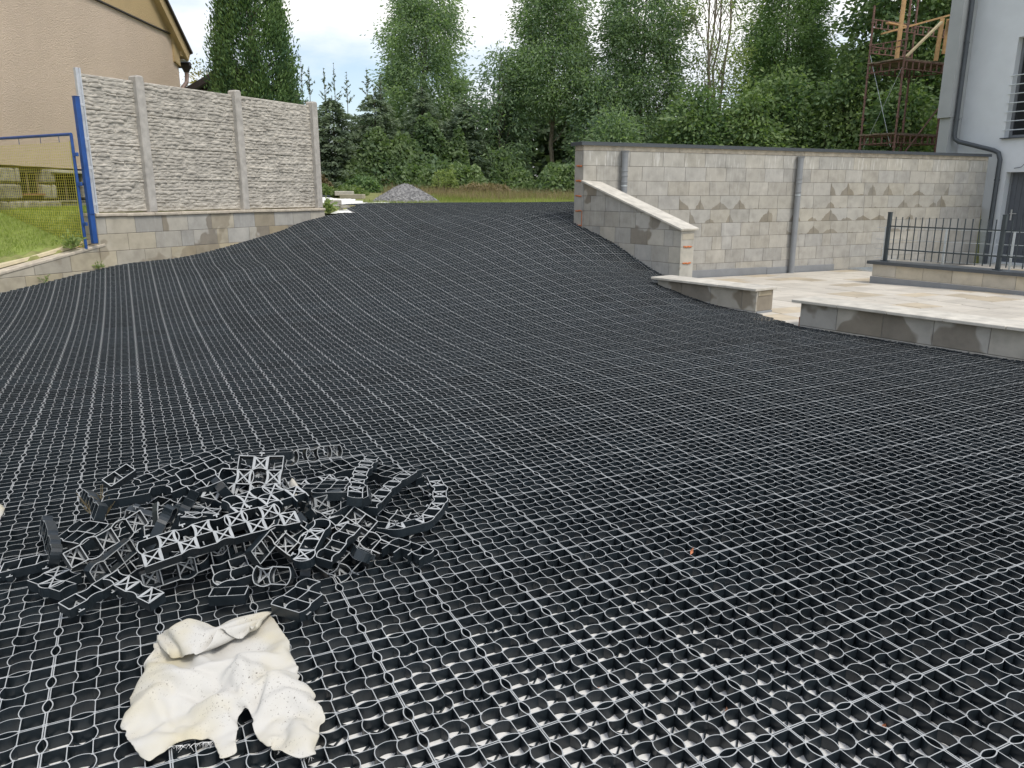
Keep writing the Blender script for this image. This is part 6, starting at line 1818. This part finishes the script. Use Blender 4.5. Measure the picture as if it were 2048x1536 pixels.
    515, 1342, 17, 512, 1374, 13, 509, 1405, 25, 516, 1417, 55, 537, 1406, 78, 565, 1388, 86, 592, 1372, 96, 619, 1354, 99, 627, 1340, 71, 634, 1325, 43, 658, 1304, 37, 669, 1290, 64,
    651, 1290, 91, 648, 1280, 122, 664, 1252, 122, 661, 1227, 100, 649, 1209, 76, 663, 1168, 66, 674, 1171, 75, 591, 199, 21, 596, 225, 14, 603, 250, 40, 604, 282, 49, 603, 315, 45,
    600, 340, 23, 594, 371, 32, 595, 398, 14, 595, 423, 36, 596, 455, 26, 600, 487, 29, 602, 520, 32, 604, 545, 54, 599, 568, 31, 600, 600, 24, 598, 627, 45, 600, 650, 70,
    603, 676, 90, 609, 698, 113, 603, 730, 108, 601, 763, 108, 604, 769, 141, 600, 800, 150, 601, 829, 133, 604, 857, 116, 594, 869, 87, 589, 896, 68, 585, 923, 50, 581, 954, 38,
    578, 985, 27, 575, 1017, 18, 572, 1049, 14, 569, 1082, 13, 566, 1115, 15, 563, 1147, 22, 560, 1180, 25, 557, 1213, 28, 554, 1246, 30, 551, 1279, 28, 549, 1312, 28, 546, 1345, 25,
    545, 1376, 15, 541, 1409, 17, 540, 1433, 40, 556, 1431, 69, 582, 1417, 82, 610, 1400, 89, 638, 1382, 91, 643, 1370, 62, 654, 1354, 36, 678, 1333, 40, 679, 1323, 70, 662, 1320, 99,
    677, 1298, 118, 683, 1269, 102, 672, 1249, 78, 676, 1219, 65, 693, 1195, 82, 688, 1185, 100, 602, 243, 14, 614, 267, 15, 640, 270, 20, 628, 313, 24, 632, 346, 25, 626, 376, 38,
    628, 398, 13, 627, 427, 28, 626, 458, 38, 618, 483, 57, 617, 516, 62, 631, 534, 38, 632, 567, 31, 633, 600, 29, 632, 629, 43, 633, 644, 73, 636, 672, 91, 640, 702, 102,
    635, 734, 97, 633, 766, 104, 636, 775, 136, 633, 804, 151, 631, 821, 122, 628, 843, 98, 625, 867, 75, 621, 895, 59, 617, 925, 44, 614, 956, 33, 611, 987, 23, 607, 1020, 21,
    605, 1052, 13, 602, 1085, 15, 599, 1119, 13, 596, 1151, 21, 593, 1183, 28, 590, 1216, 30, 587, 1249, 27, 584, 1281, 23, 581, 1314, 20, 579, 1347, 22, 577, 1380, 22, 573, 1412, 14,
    568, 1443, 25, 576, 1454, 55, 600, 1444, 75, 628, 1428, 83, 656, 1411, 84, 659, 1400, 54, 675, 1383, 32, 696, 1362, 46, 684, 1356, 75, 685, 1343, 105, 699, 1314, 99, 698, 1288, 79,
    694, 1263, 57, 691, 1242, 81, 708, 1216, 98, 691, 1208, 120, 659, 277, 25, 657, 310, 38, 657, 342, 47, 658, 370, 31, 660, 400, 16, 657, 423, 41, 654, 453, 55, 649, 483, 69,
    646, 515, 78, 658, 537, 57, 663, 566, 43, 665, 599, 36, 665, 631, 42, 666, 642, 73, 668, 673, 84, 667, 706, 83, 666, 738, 88, 666, 769, 101, 668, 783, 130, 665, 808, 152,
    663, 829, 126, 661, 850, 100, 658, 871, 75, 654, 897, 54, 650, 927, 42, 647, 958, 30, 643, 990, 23, 640, 1023, 17, 637, 1055, 13, 635, 1088, 13, 632, 1121, 17, 629, 1154, 21,
    626, 1186, 28, 623, 1219, 29, 620, 1252, 25, 616, 1284, 17, 614, 1317, 14, 611, 1349, 14, 609, 1383, 15, 604, 1413, 27, 599, 1444, 16, 598, 1470, 36, 617, 1469, 64, 645, 1457, 76,
    673, 1440, 77, 677, 1431, 46, 697, 1411, 31, 707, 1393, 55, 695, 1386, 84, 711, 1359, 93, 718, 1331, 78, 716, 1305, 57, 723, 1275, 68, 722, 1247, 81, 699, 1252, 103, 705, 1231, 137,
    691, 277, 34, 690, 309, 43, 689, 342, 50, 688, 374, 43, 689, 405, 33, 687, 436, 43, 682, 452, 72, 679, 483, 84, 674, 514, 94, 682, 542, 78, 691, 567, 59, 696, 598, 49,
    698, 631, 45, 698, 651, 72, 690, 680, 60, 700, 707, 79, 698, 735, 97, 699, 767, 105, 697, 796, 120, 697, 815, 147, 690, 845, 137, 688, 865, 111, 688, 882, 81, 679, 911, 70,
    683, 932, 45, 680, 962, 31, 676, 993, 21, 673, 1026, 15, 671, 1059, 13, 668, 1091, 14, 665, 1124, 16, 661, 1157, 22, 658, 1189, 28, 655, 1222, 24, 652, 1254, 18, 649, 1287, 14,
    647, 1320, 13, 644, 1352, 18, 640, 1384, 26, 637, 1417, 25, 632, 1448, 13, 627, 1479, 22, 634, 1495, 50, 660, 1486, 68, 689, 1472, 71, 696, 1461, 41, 718, 1439, 34, 712, 1426, 62,
    722, 1405, 85, 722, 1376, 67, 737, 1347, 56, 744, 1317, 69, 749, 1287, 85, 753, 1256, 105, 725, 1241, 123, 711, 1204, 130, 724, 282, 31, 723, 311, 38, 722, 343, 47, 720, 376, 52,
    720, 408, 44, 715, 436, 60, 712, 465, 74, 707, 484, 101, 703, 515, 110, 710, 544, 96, 720, 568, 75, 717, 601, 74, 726, 632, 63, 726, 664, 62, 719, 693, 75, 717, 701, 106,
    726, 732, 114, 722, 762, 127, 730, 793, 121, 724, 824, 130, 721, 855, 143, 721, 868, 112, 706, 896, 105, 709, 919, 81, 712, 941, 57, 711, 968, 38, 709, 997, 22, 706, 1029, 14,
    703, 1062, 15, 700, 1094, 16, 697, 1127, 16, 694, 1160, 22, 691, 1193, 24, 688, 1225, 27, 685, 1257, 16, 682, 1289, 13, 679, 1322, 19, 676, 1354, 22, 672, 1387, 17, 667, 1419, 12,
    664, 1450, 23, 659, 1482, 30, 655, 1514, 33, 675, 1515, 59, 705, 1503, 65, 718, 1493, 39, 735, 1468, 44, 728, 1453, 72, 739, 1423, 64, 750, 1395, 74, 735, 1360, 103, 729, 1332, 108,
    719, 1299, 107, 720, 1264, 103, 725, 1230, 98, 730, 1200, 110, 750, 290, 13, 748, 317, 17, 748, 349, 27, 749, 380, 37, 749, 405, 59, 747, 436, 70, 743, 465, 87, 738, 493, 106,
    730, 520, 130, 739, 546, 112, 748, 571, 93, 750, 603, 81, 747, 635, 89, 754, 666, 80, 745, 692, 97, 744, 722, 110, 744, 728, 142, 748, 760, 148, 756, 791, 141, 756, 824, 137,
    753, 857, 134, 732, 882, 140, 732, 909, 121, 736, 931, 96, 740, 952, 71, 742, 975, 47, 741, 1003, 29, 739, 1032, 14, 736, 1065, 13, 733, 1098, 12, 730, 1130, 18, 727, 1163, 23,
    724, 1196, 25, 721, 1229, 28, 717, 1261, 24, 716, 1293, 13, 712, 1325, 19, 708, 1358, 15, 704, 1391, 13, 700, 1424, 12, 695, 1456, 14, 691, 1486, 29, 683, 1515, 16, 690, 1537, 40,
    718, 1537, 56, 747, 1534, 40, 748, 1501, 57, 756, 1469, 68, 751, 1439, 84, 746, 1407, 93, 739, 1375, 101, 772, 315, 12, 775, 317, 36, 781, 348, 27, 782, 379, 39, 782, 407, 56,
    780, 437, 71, 776, 465, 89, 768, 484, 115, 762, 517, 114, 770, 547, 123, 773, 578, 113, 775, 609, 101, 779, 636, 82, 782, 665, 97, 770, 688, 117, 768, 718, 132, 772, 747, 146,
    769, 761, 174, 764, 794, 172, 762, 827, 170, 762, 860, 166, 762, 890, 152, 762, 916, 132, 764, 941, 109, 767, 964, 86, 770, 987, 62, 772, 1010, 38, 772, 1036, 18, 769, 1068, 13,
    766, 1101, 14, 763, 1134, 14, 760, 1167, 18, 756, 1200, 20, 754, 1232, 23, 750, 1265, 19, 747, 1298, 22, 744, 1330, 14, 740, 1362, 20, 736, 1395, 20, 732, 1428, 19, 728, 1460, 14,
    724, 1492, 23, 716, 1522, 13, 715, 1560, 19, 730, 1540, 32, 750, 1560, 40, 800, 284, 20, 806, 312, 30, 813, 344, 37, 815, 377, 41, 815, 408, 54, 813, 437, 69, 806, 455, 96,
    792, 484, 91, 794, 515, 101, 803, 543, 117, 804, 573, 104, 806, 604, 92, 809, 637, 96, 797, 651, 123, 792, 680, 140, 793, 711, 152, 796, 741, 168, 800, 770, 190, 797, 799, 175,
    794, 829, 161, 788, 857, 145, 795, 890, 150, 795, 920, 137, 796, 947, 118, 797, 972, 98, 798, 997, 75, 800, 1020, 51, 804, 1040, 25, 802, 1072, 17, 799, 1104, 13, 796, 1137, 14,
    793, 1170, 19, 789, 1203, 14, 786, 1236, 18, 783, 1269, 21, 779, 1301, 20, 776, 1334, 22, 773, 1366, 14, 769, 1399, 19, 765, 1432, 19, 760, 1465, 19, 762, 1502, 14, 744, 1525, 12,
    725, 1548, 12, 847, 229, 24, 831, 252, 23, 816, 275, 25, 835, 314, 15, 844, 344, 27, 848, 376, 35, 847, 407, 48, 844, 427, 74, 825, 454, 69, 819, 487, 72, 826, 513, 91,
    835, 538, 109, 835, 567, 93, 838, 601, 89, 833, 623, 113, 828, 650, 133, 823, 682, 128, 825, 707, 150, 826, 730, 174, 826, 763, 170, 824, 794, 158, 819, 822, 141, 817, 853, 130,
    825, 885, 139, 828, 917, 133, 829, 947, 120, 829, 975, 101, 830, 1001, 82, 832, 1025, 59, 836, 1043, 32, 834, 1076, 24, 831, 1108, 18, 828, 1141, 14, 825, 1174, 13, 822, 1206, 15,
    818, 1239, 13, 815, 1272, 14, 812, 1305, 19, 809, 1338, 19, 805, 1371, 19, 801, 1403, 14, 805, 1441, 14, 788, 1466, 14, 771, 1490, 15, 874, 192, 19, 858, 214, 22, 863, 251, 30,
    864, 284, 25, 867, 317, 23, 874, 348, 14, 881, 377, 26, 880, 402, 48, 860, 425, 46, 846, 455, 45, 848, 490, 56, 857, 512, 79, 868, 534, 101, 862, 566, 111, 840, 600, 120,
    863, 619, 125, 852, 648, 112, 849, 666, 140, 855, 693, 158, 852, 726, 154, 855, 759, 155, 852, 789, 141, 849, 819, 128, 846, 850, 115, 851, 882, 119, 860, 913, 127, 862, 945, 118,
    863, 975, 104, 862, 994, 77, 864, 1019, 56, 868, 1047, 39, 865, 1080, 33, 861, 1113, 32, 858, 1145, 28, 858, 1177, 17, 855, 1210, 14, 851, 1243, 15, 848, 1276, 16, 845, 1309, 14,
    842, 1341, 15, 845, 1379, 14, 829, 1404, 14, 813, 1429, 14, 890, 150, 16, 885, 177, 17, 896, 218, 32, 895, 249, 21, 897, 282, 21, 900, 314, 26, 917, 353, 27, 920, 380, 16,
    900, 405, 18, 888, 433, 17, 893, 451, 44, 880, 495, 42, 888, 500, 73, 900, 518, 98, 887, 546, 104, 874, 576, 107, 880, 608, 99, 875, 628, 126, 882, 659, 136, 877, 691, 133,
    876, 724, 131, 878, 757, 131, 885, 789, 135, 882, 820, 122, 879, 850, 109, 876, 881, 97, 888, 909, 110, 894, 941, 112, 895, 972, 101, 894, 990, 73, 897, 1020, 61, 898, 1052, 52,
    893, 1085, 51, 890, 1118, 48, 890, 1149, 37, 888, 1181, 29, 887, 1213, 22, 884, 1246, 19, 881, 1279, 18, 885, 1317, 18, 869, 1342, 16, 853, 1367, 15, 925, 161, 13, 932, 188, 20,
    930, 219, 33, 940, 262, 35, 936, 282, 14, 929, 309, 27, 922, 339, 28, 894, 464, 42, 900, 496, 38, 913, 504, 66, 930, 490, 90, 916, 532, 90, 905, 566, 93, 905, 593, 113,
    902, 626, 107, 898, 658, 108, 898, 691, 108, 899, 724, 108, 902, 756, 109, 913, 785, 119, 911, 816, 107, 907, 845, 92, 904, 876, 80, 914, 907, 89, 924, 937, 100, 928, 969, 97,
    927, 992, 72, 925, 1024, 78, 924, 1057, 73, 922, 1089, 66, 921, 1121, 57, 920, 1153, 50, 919, 1185, 40, 919, 1216, 29, 924, 1254, 27, 909, 1279, 23, 893, 1304, 21, 952, 181, 15,
    976, 200, 16, 961, 221, 33, 948, 249, 35, 953, 462, 54, 937, 480, 61, 950, 517, 69, 943, 547, 69, 934, 576, 80, 934, 601, 103, 929, 627, 123, 930, 657, 109, 930, 689, 100,
    928, 721, 93, 927, 754, 87, 941, 781, 101, 935, 809, 85, 937, 841, 78, 934, 872, 65, 941, 904, 71, 952, 933, 82, 960, 965, 88, 960, 994, 72, 958, 1026, 77, 957, 1059, 76,
    955, 1092, 72, 954, 1124, 64, 953, 1156, 54, 960, 1191, 42, 946, 1216, 36, 931, 1242, 30, 979, 420, 55, 964, 443, 49, 971, 488, 43, 968, 528, 44, 970, 570, 44, 962, 591, 69,
    957, 619, 87, 953, 644, 108, 951, 666, 133, 958, 694, 116, 952, 726, 115, 957, 740, 85, 959, 771, 75, 960, 803, 65, 962, 835, 57, 965, 867, 53, 969, 900, 54, 979, 930, 64,
    986, 962, 69, 993, 995, 73, 990, 1027, 67, 985, 1059, 59, 974, 1087, 46, 986, 1122, 38, 977, 1150, 42, 966, 1178, 44, 990, 384, 46, 988, 411, 34, 990, 400, 60, 999, 450, 59,
    997, 488, 59, 993, 525, 63, 988, 559, 70, 992, 592, 80, 989, 623, 93, 984, 653, 107, 978, 682, 124, 971, 707, 144, 985, 720, 117, 989, 742, 92, 991, 768, 73, 993, 799, 60,
    994, 831, 51, 996, 863, 43, 998, 896, 39, 1003, 928, 41, 1009, 961, 45, 1016, 993, 50, 1015, 1025, 45, 1006, 1056, 21, 990, 1080, 24, 987, 1108, 34, 1022, 324, 31, 1006, 347, 39,
    993, 369, 51, 1004, 408, 62, 1012, 440, 62, 1005, 453, 91, 1001, 486, 91, 997, 519, 95, 995, 551, 102, 996, 583, 112, 998, 614, 123, 999, 645, 135, 1001, 677, 147, 1000, 710, 160,
    1007, 736, 135, 1015, 755, 107, 1024, 768, 77, 1026, 799, 64, 1027, 831, 58, 1028, 864, 51, 1031, 893, 35, 1032, 925, 26, 1035, 958, 25, 1051, 998, 17, 1033, 1020, 19, 1016, 1043, 21,
    1069, 267, 30, 1048, 288, 28, 1030, 312, 27, 1036, 353, 27, 1032, 385, 34, 1032, 415, 46, 1042, 431, 73, 1038, 459, 91, 1033, 489, 102, 1029, 522, 103, 1028, 555, 96, 1025, 588, 97,
    1028, 618, 112, 1030, 649, 124, 1031, 680, 135, 1031, 713, 140, 1038, 744, 134, 1040, 772, 116, 1044, 792, 88, 1058, 797, 58, 1057, 828, 46, 1061, 861, 48, 1063, 894, 45, 1084, 934, 30,
    1071, 958, 20, 1058, 983, 18, 1120, 230, 24, 1104, 239, 28, 1081, 257, 30, 1076, 296, 43, 1074, 326, 30, 1068, 359, 24, 1063, 391, 21, 1060, 422, 31, 1061, 448, 52, 1066, 469, 77,
    1064, 497, 94, 1061, 526, 110, 1057, 559, 110, 1057, 591, 103, 1056, 623, 94, 1056, 654, 104, 1063, 680, 123, 1064, 713, 126, 1058, 741, 109, 1069, 772, 103, 1074, 802, 88, 1075, 825, 63,
    1088, 827, 34, 1093, 859, 42, 1105, 896, 43, 1092, 921, 36, 1147, 234, 32, 1129, 245, 47, 1117, 276, 52, 1107, 301, 33, 1104, 333, 40, 1097, 365, 40, 1091, 398, 36, 1091, 428, 22,
    1090, 457, 38, 1093, 480, 61, 1089, 510, 76, 1090, 535, 97, 1089, 563, 115, 1089, 590, 97, 1088, 623, 101, 1087, 654, 91, 1095, 680, 111, 1095, 712, 112, 1087, 737, 93, 1083, 765, 75,
    1095, 795, 65, 1105, 826, 52, 1120, 860, 20, 1095, 866, 12, 1099, 885, 32, 1123, 238, 12, 1132, 272, 28, 1148, 288, 52, 1138, 307, 26, 1131, 339, 22, 1127, 372, 27, 1123, 401, 43,
    1120, 433, 37, 1120, 465, 27, 1117, 493, 43, 1115, 521, 60, 1116, 548, 80, 1116, 575, 99, 1110, 600, 120, 1121, 625, 99, 1118, 652, 80, 1126, 679, 97, 1126, 711, 96, 1117, 738, 79,
    1106, 755, 53, 1103, 783, 36, 1121, 813, 18, 1121, 839, 22, 1156, 210, 20, 1144, 218, 14, 1162, 264, 14, 1176, 285, 35, 1170, 314, 19, 1163, 345, 14, 1159, 373, 32, 1156, 406, 37,
    1149, 433, 21, 1150, 460, 40, 1150, 492, 50, 1148, 524, 56, 1149, 549, 78, 1148, 572, 103, 1147, 604, 109, 1149, 622, 83, 1150, 650, 68, 1158, 678, 83, 1155, 711, 79, 1146, 737, 62,
    1149, 773, 28, 1127, 773, 13, 1123, 795, 27, 1181, 198, 32, 1188, 224, 14, 1194, 257, 14, 1201, 289, 14, 1202, 321, 21, 1186, 346, 37, 1192, 377, 30, 1188, 410, 31, 1176, 440, 39,
    1176, 467, 21, 1179, 497, 35, 1181, 521, 57, 1181, 541, 84, 1181, 572, 96, 1182, 604, 96, 1182, 628, 75, 1181, 650, 53, 1188, 678, 67, 1184, 710, 61, 1183, 746, 36, 1165, 766, 37,
    1218, 177, 37, 1206, 186, 39, 1218, 225, 25, 1212, 252, 42, 1221, 284, 40, 1213, 314, 52, 1210, 346, 60, 1209, 379, 59, 1208, 412, 58, 1209, 437, 36, 1209, 465, 19, 1212, 494, 35,
    1212, 513, 62, 1214, 538, 83, 1213, 571, 86, 1211, 603, 76, 1215, 633, 67, 1215, 649, 40, 1219, 678, 52, 1216, 714, 36, 1198, 733, 38, 1244, 161, 37, 1245, 187, 30, 1243, 217, 45,
    1242, 248, 55, 1242, 280, 65, 1242, 313, 67, 1241, 347, 69, 1240, 380, 70, 1241, 409, 54, 1242, 437, 36, 1242, 463, 16, 1245, 488, 37, 1245, 507, 64, 1246, 537, 78, 1244, 570, 72,
    1240, 600, 60, 1242, 631, 47, 1270, 660, 20, 1247, 679, 30, 1230, 699, 33, 1271, 148, 34, 1277, 185, 37, 1275, 215, 51, 1275, 247, 59, 1275, 279, 66, 1275, 312, 69, 1274, 346, 71,
    1266, 371, 51, 1272, 402, 44, 1274, 432, 29, 1275, 461, 14, 1277, 481, 41, 1278, 504, 64, 1278, 537, 67, 1274, 568, 58, 1276, 597, 23, 1257, 618, 14, 1263, 647, 19, 1310, 144, 20,
    1308, 182, 46, 1308, 214, 52, 1308, 245, 64, 1308, 278, 66, 1307, 312, 67, 1303, 341, 54, 1290, 361, 31, 1293, 392, 20, 1302, 423, 14, 1308, 456, 15, 1309, 474, 42, 1311, 503, 59,
    1322, 543, 43, 1304, 565, 35, 1285, 587, 27, 1338, 154, 23, 1341, 182, 41, 1341, 212, 55, 1340, 245, 56, 1339, 278, 56, 1339, 311, 56, 1324, 329, 33, 1317, 355, 14, 1325, 388, 14,
    1332, 417, 27, 1340, 447, 16, 1360, 478, 41, 1344, 504, 42, 1330, 530, 43, 1365, 167, 28, 1381, 166, 31, 1367, 216, 14, 1366, 245, 16, 1367, 278, 18, 1376, 307, 30, 1364, 333, 14,
    1359, 366, 14, 1355, 381, 42, 1371, 407, 30, 1376, 440, 20, 1365, 465, 34, 1386, 180, 20, 1373, 209, 15,
]
sx = np.arange(min(p[0] for p in SHEET0) - .0165, max(p[0] for p in SHEET0) + .033, .0165)
sy = np.arange(min(p[1] for p in SHEET0) - .0165, max(p[1] for p in SHEET0) + .033, .0165)
sA, sB = np.meshgrid(sx, sy, indexing='ij')
okc = inpoly(sA[:-1, :-1] + .0165 / 2, sB[:-1, :-1] + .0165 / 2, SHEET0)
sI = np.arange(sA.size).reshape(sA.shape)
rf = np.stack([sI[:-1, :-1][okc], sI[1:, :-1][okc], sI[1:, 1:][okc], sI[:-1, 1:][okc]], 1)
rf = np.unique(rf, return_inverse=True)[1].reshape(rf.shape)
rv = np.array(RAG_POINTS, float).reshape(-1, 3) / 2000.0 + np.array([-1.2, 1.6, 0.0025])
ro = obj('felt_sheet', np_mesh('felt_sheet', rv, rf, M['rag'], smooth=True), rag)
md = ro.modifiers.new('thickness', 'SOLIDIFY'); md.thickness = 0.0026; md.offset = 1.0
md = ro.modifiers.new('soft', 'SUBSURF'); md.levels = 1; md.render_levels = 1
# frayed threads on the torn edge
r = np.random.RandomState(77); mb = MB()
for k in range(70):
    t = r.uniform(0, 1)
    p0 = np.array([-.90 + .11 * t, 1.722 + .02 * t, .012]) if k < 45 else np.array([-.62 + .11 * t, 1.72 - .04 * t, .012])
    d = np.array([r.normal(0, .012), -r.uniform(.004, .022), r.normal(0, .004)])
    mb.tube([tuple(p0), tuple(p0 + d * .6 + np.array([0, 0, .003])), tuple(p0 + d)], [.0005, .0004, .0002], 3, cap=False)
mb.build('frayed_threads', M['fabric'], rag)
# white scrap caught in the heap, fabric edge at the far left
sc_ = cloth_layer('cloth_scrap', [(-1.01, 3.27), (-.98, 3.26), (-.93, 3.16), (-.915, 3.09), (-.94, 3.08), (-.965, 3.15), (-1.0, 3.21)], [(-1.0, 3.27, -.93, 3.1, .02, .02)], .165, .155, None, seed=6, step=.008, soft=.015)
tag(sc_, 'small scrap of white cloth caught on top of the heap', 'cloth')
ed = cloth_layer('fabric_strip', [(-2.52, 3.36), (-2.36, 3.34), (-2.23, 3.03), (-2.10, 2.72), (-2.06, 2.60), (-2.2, 2.55), (-2.4, 2.7), (-2.6, 3.1)], [(-2.4, 3.2, -2.25, 2.8, .02, .03)], .02, .01, None, seed=8, step=.012)
tag(ed, 'edge of a white fabric strip at the far left border', 'fabric')

# ------------------------------------------------------------------ fallen leaf bits and crumbs
def leaf_bit(label, loc, L, W, rot, m_):
    V = [(-L / 2, 0, 0), (-L * .1, W / 2, .003), (L / 2, 0, .006), (-L * .1, -W / 2, .003), (0, 0, -.002)]
    o = obj('fallen_leaf', np_mesh('fallen_leaf', V, [(0, 4, 1), (1, 4, 2), (2, 4, 3), (3, 4, 0)], m_), None, loc, rot)
    tag(o, label, 'leaf')
leaf_bit('orange leaf bit standing on the grid right of centre', (.73, 2.855, .012), .036, .016, (R(50), R(-40), R(60)), M['dry_leaf'])
leaf_bit('tiny reddish leaf bit in a cell near the bottom centre', (.255, 2.02, -.03), .022, .012, (0, R(10), R(20)), M['dry_leaf'])
leaf_bit('reddish brown bit lying in a cell low right of centre', (.62, 1.915, -.028), .03, .014, (R(10), 0, R(80)), M['brick_red'])
leaf_bit('tan leaf bit in a cell left of the rag', (-1.32, 2.03, -.02), .03, .014, (R(15), 0, R(10)), M['wood_pale'])
leaf_bit('rusty crumb in a cell near the bottom left corner', (-1.36, 1.73, -.03), .024, .014, (0, 0, R(40)), M['brick_red'])
leaf_bit('brown crumb in a cell in the bottom right part', (1.05, 1.86, -.035), .016, .012, (0, 0, R(40)), M['dry_leaf'])
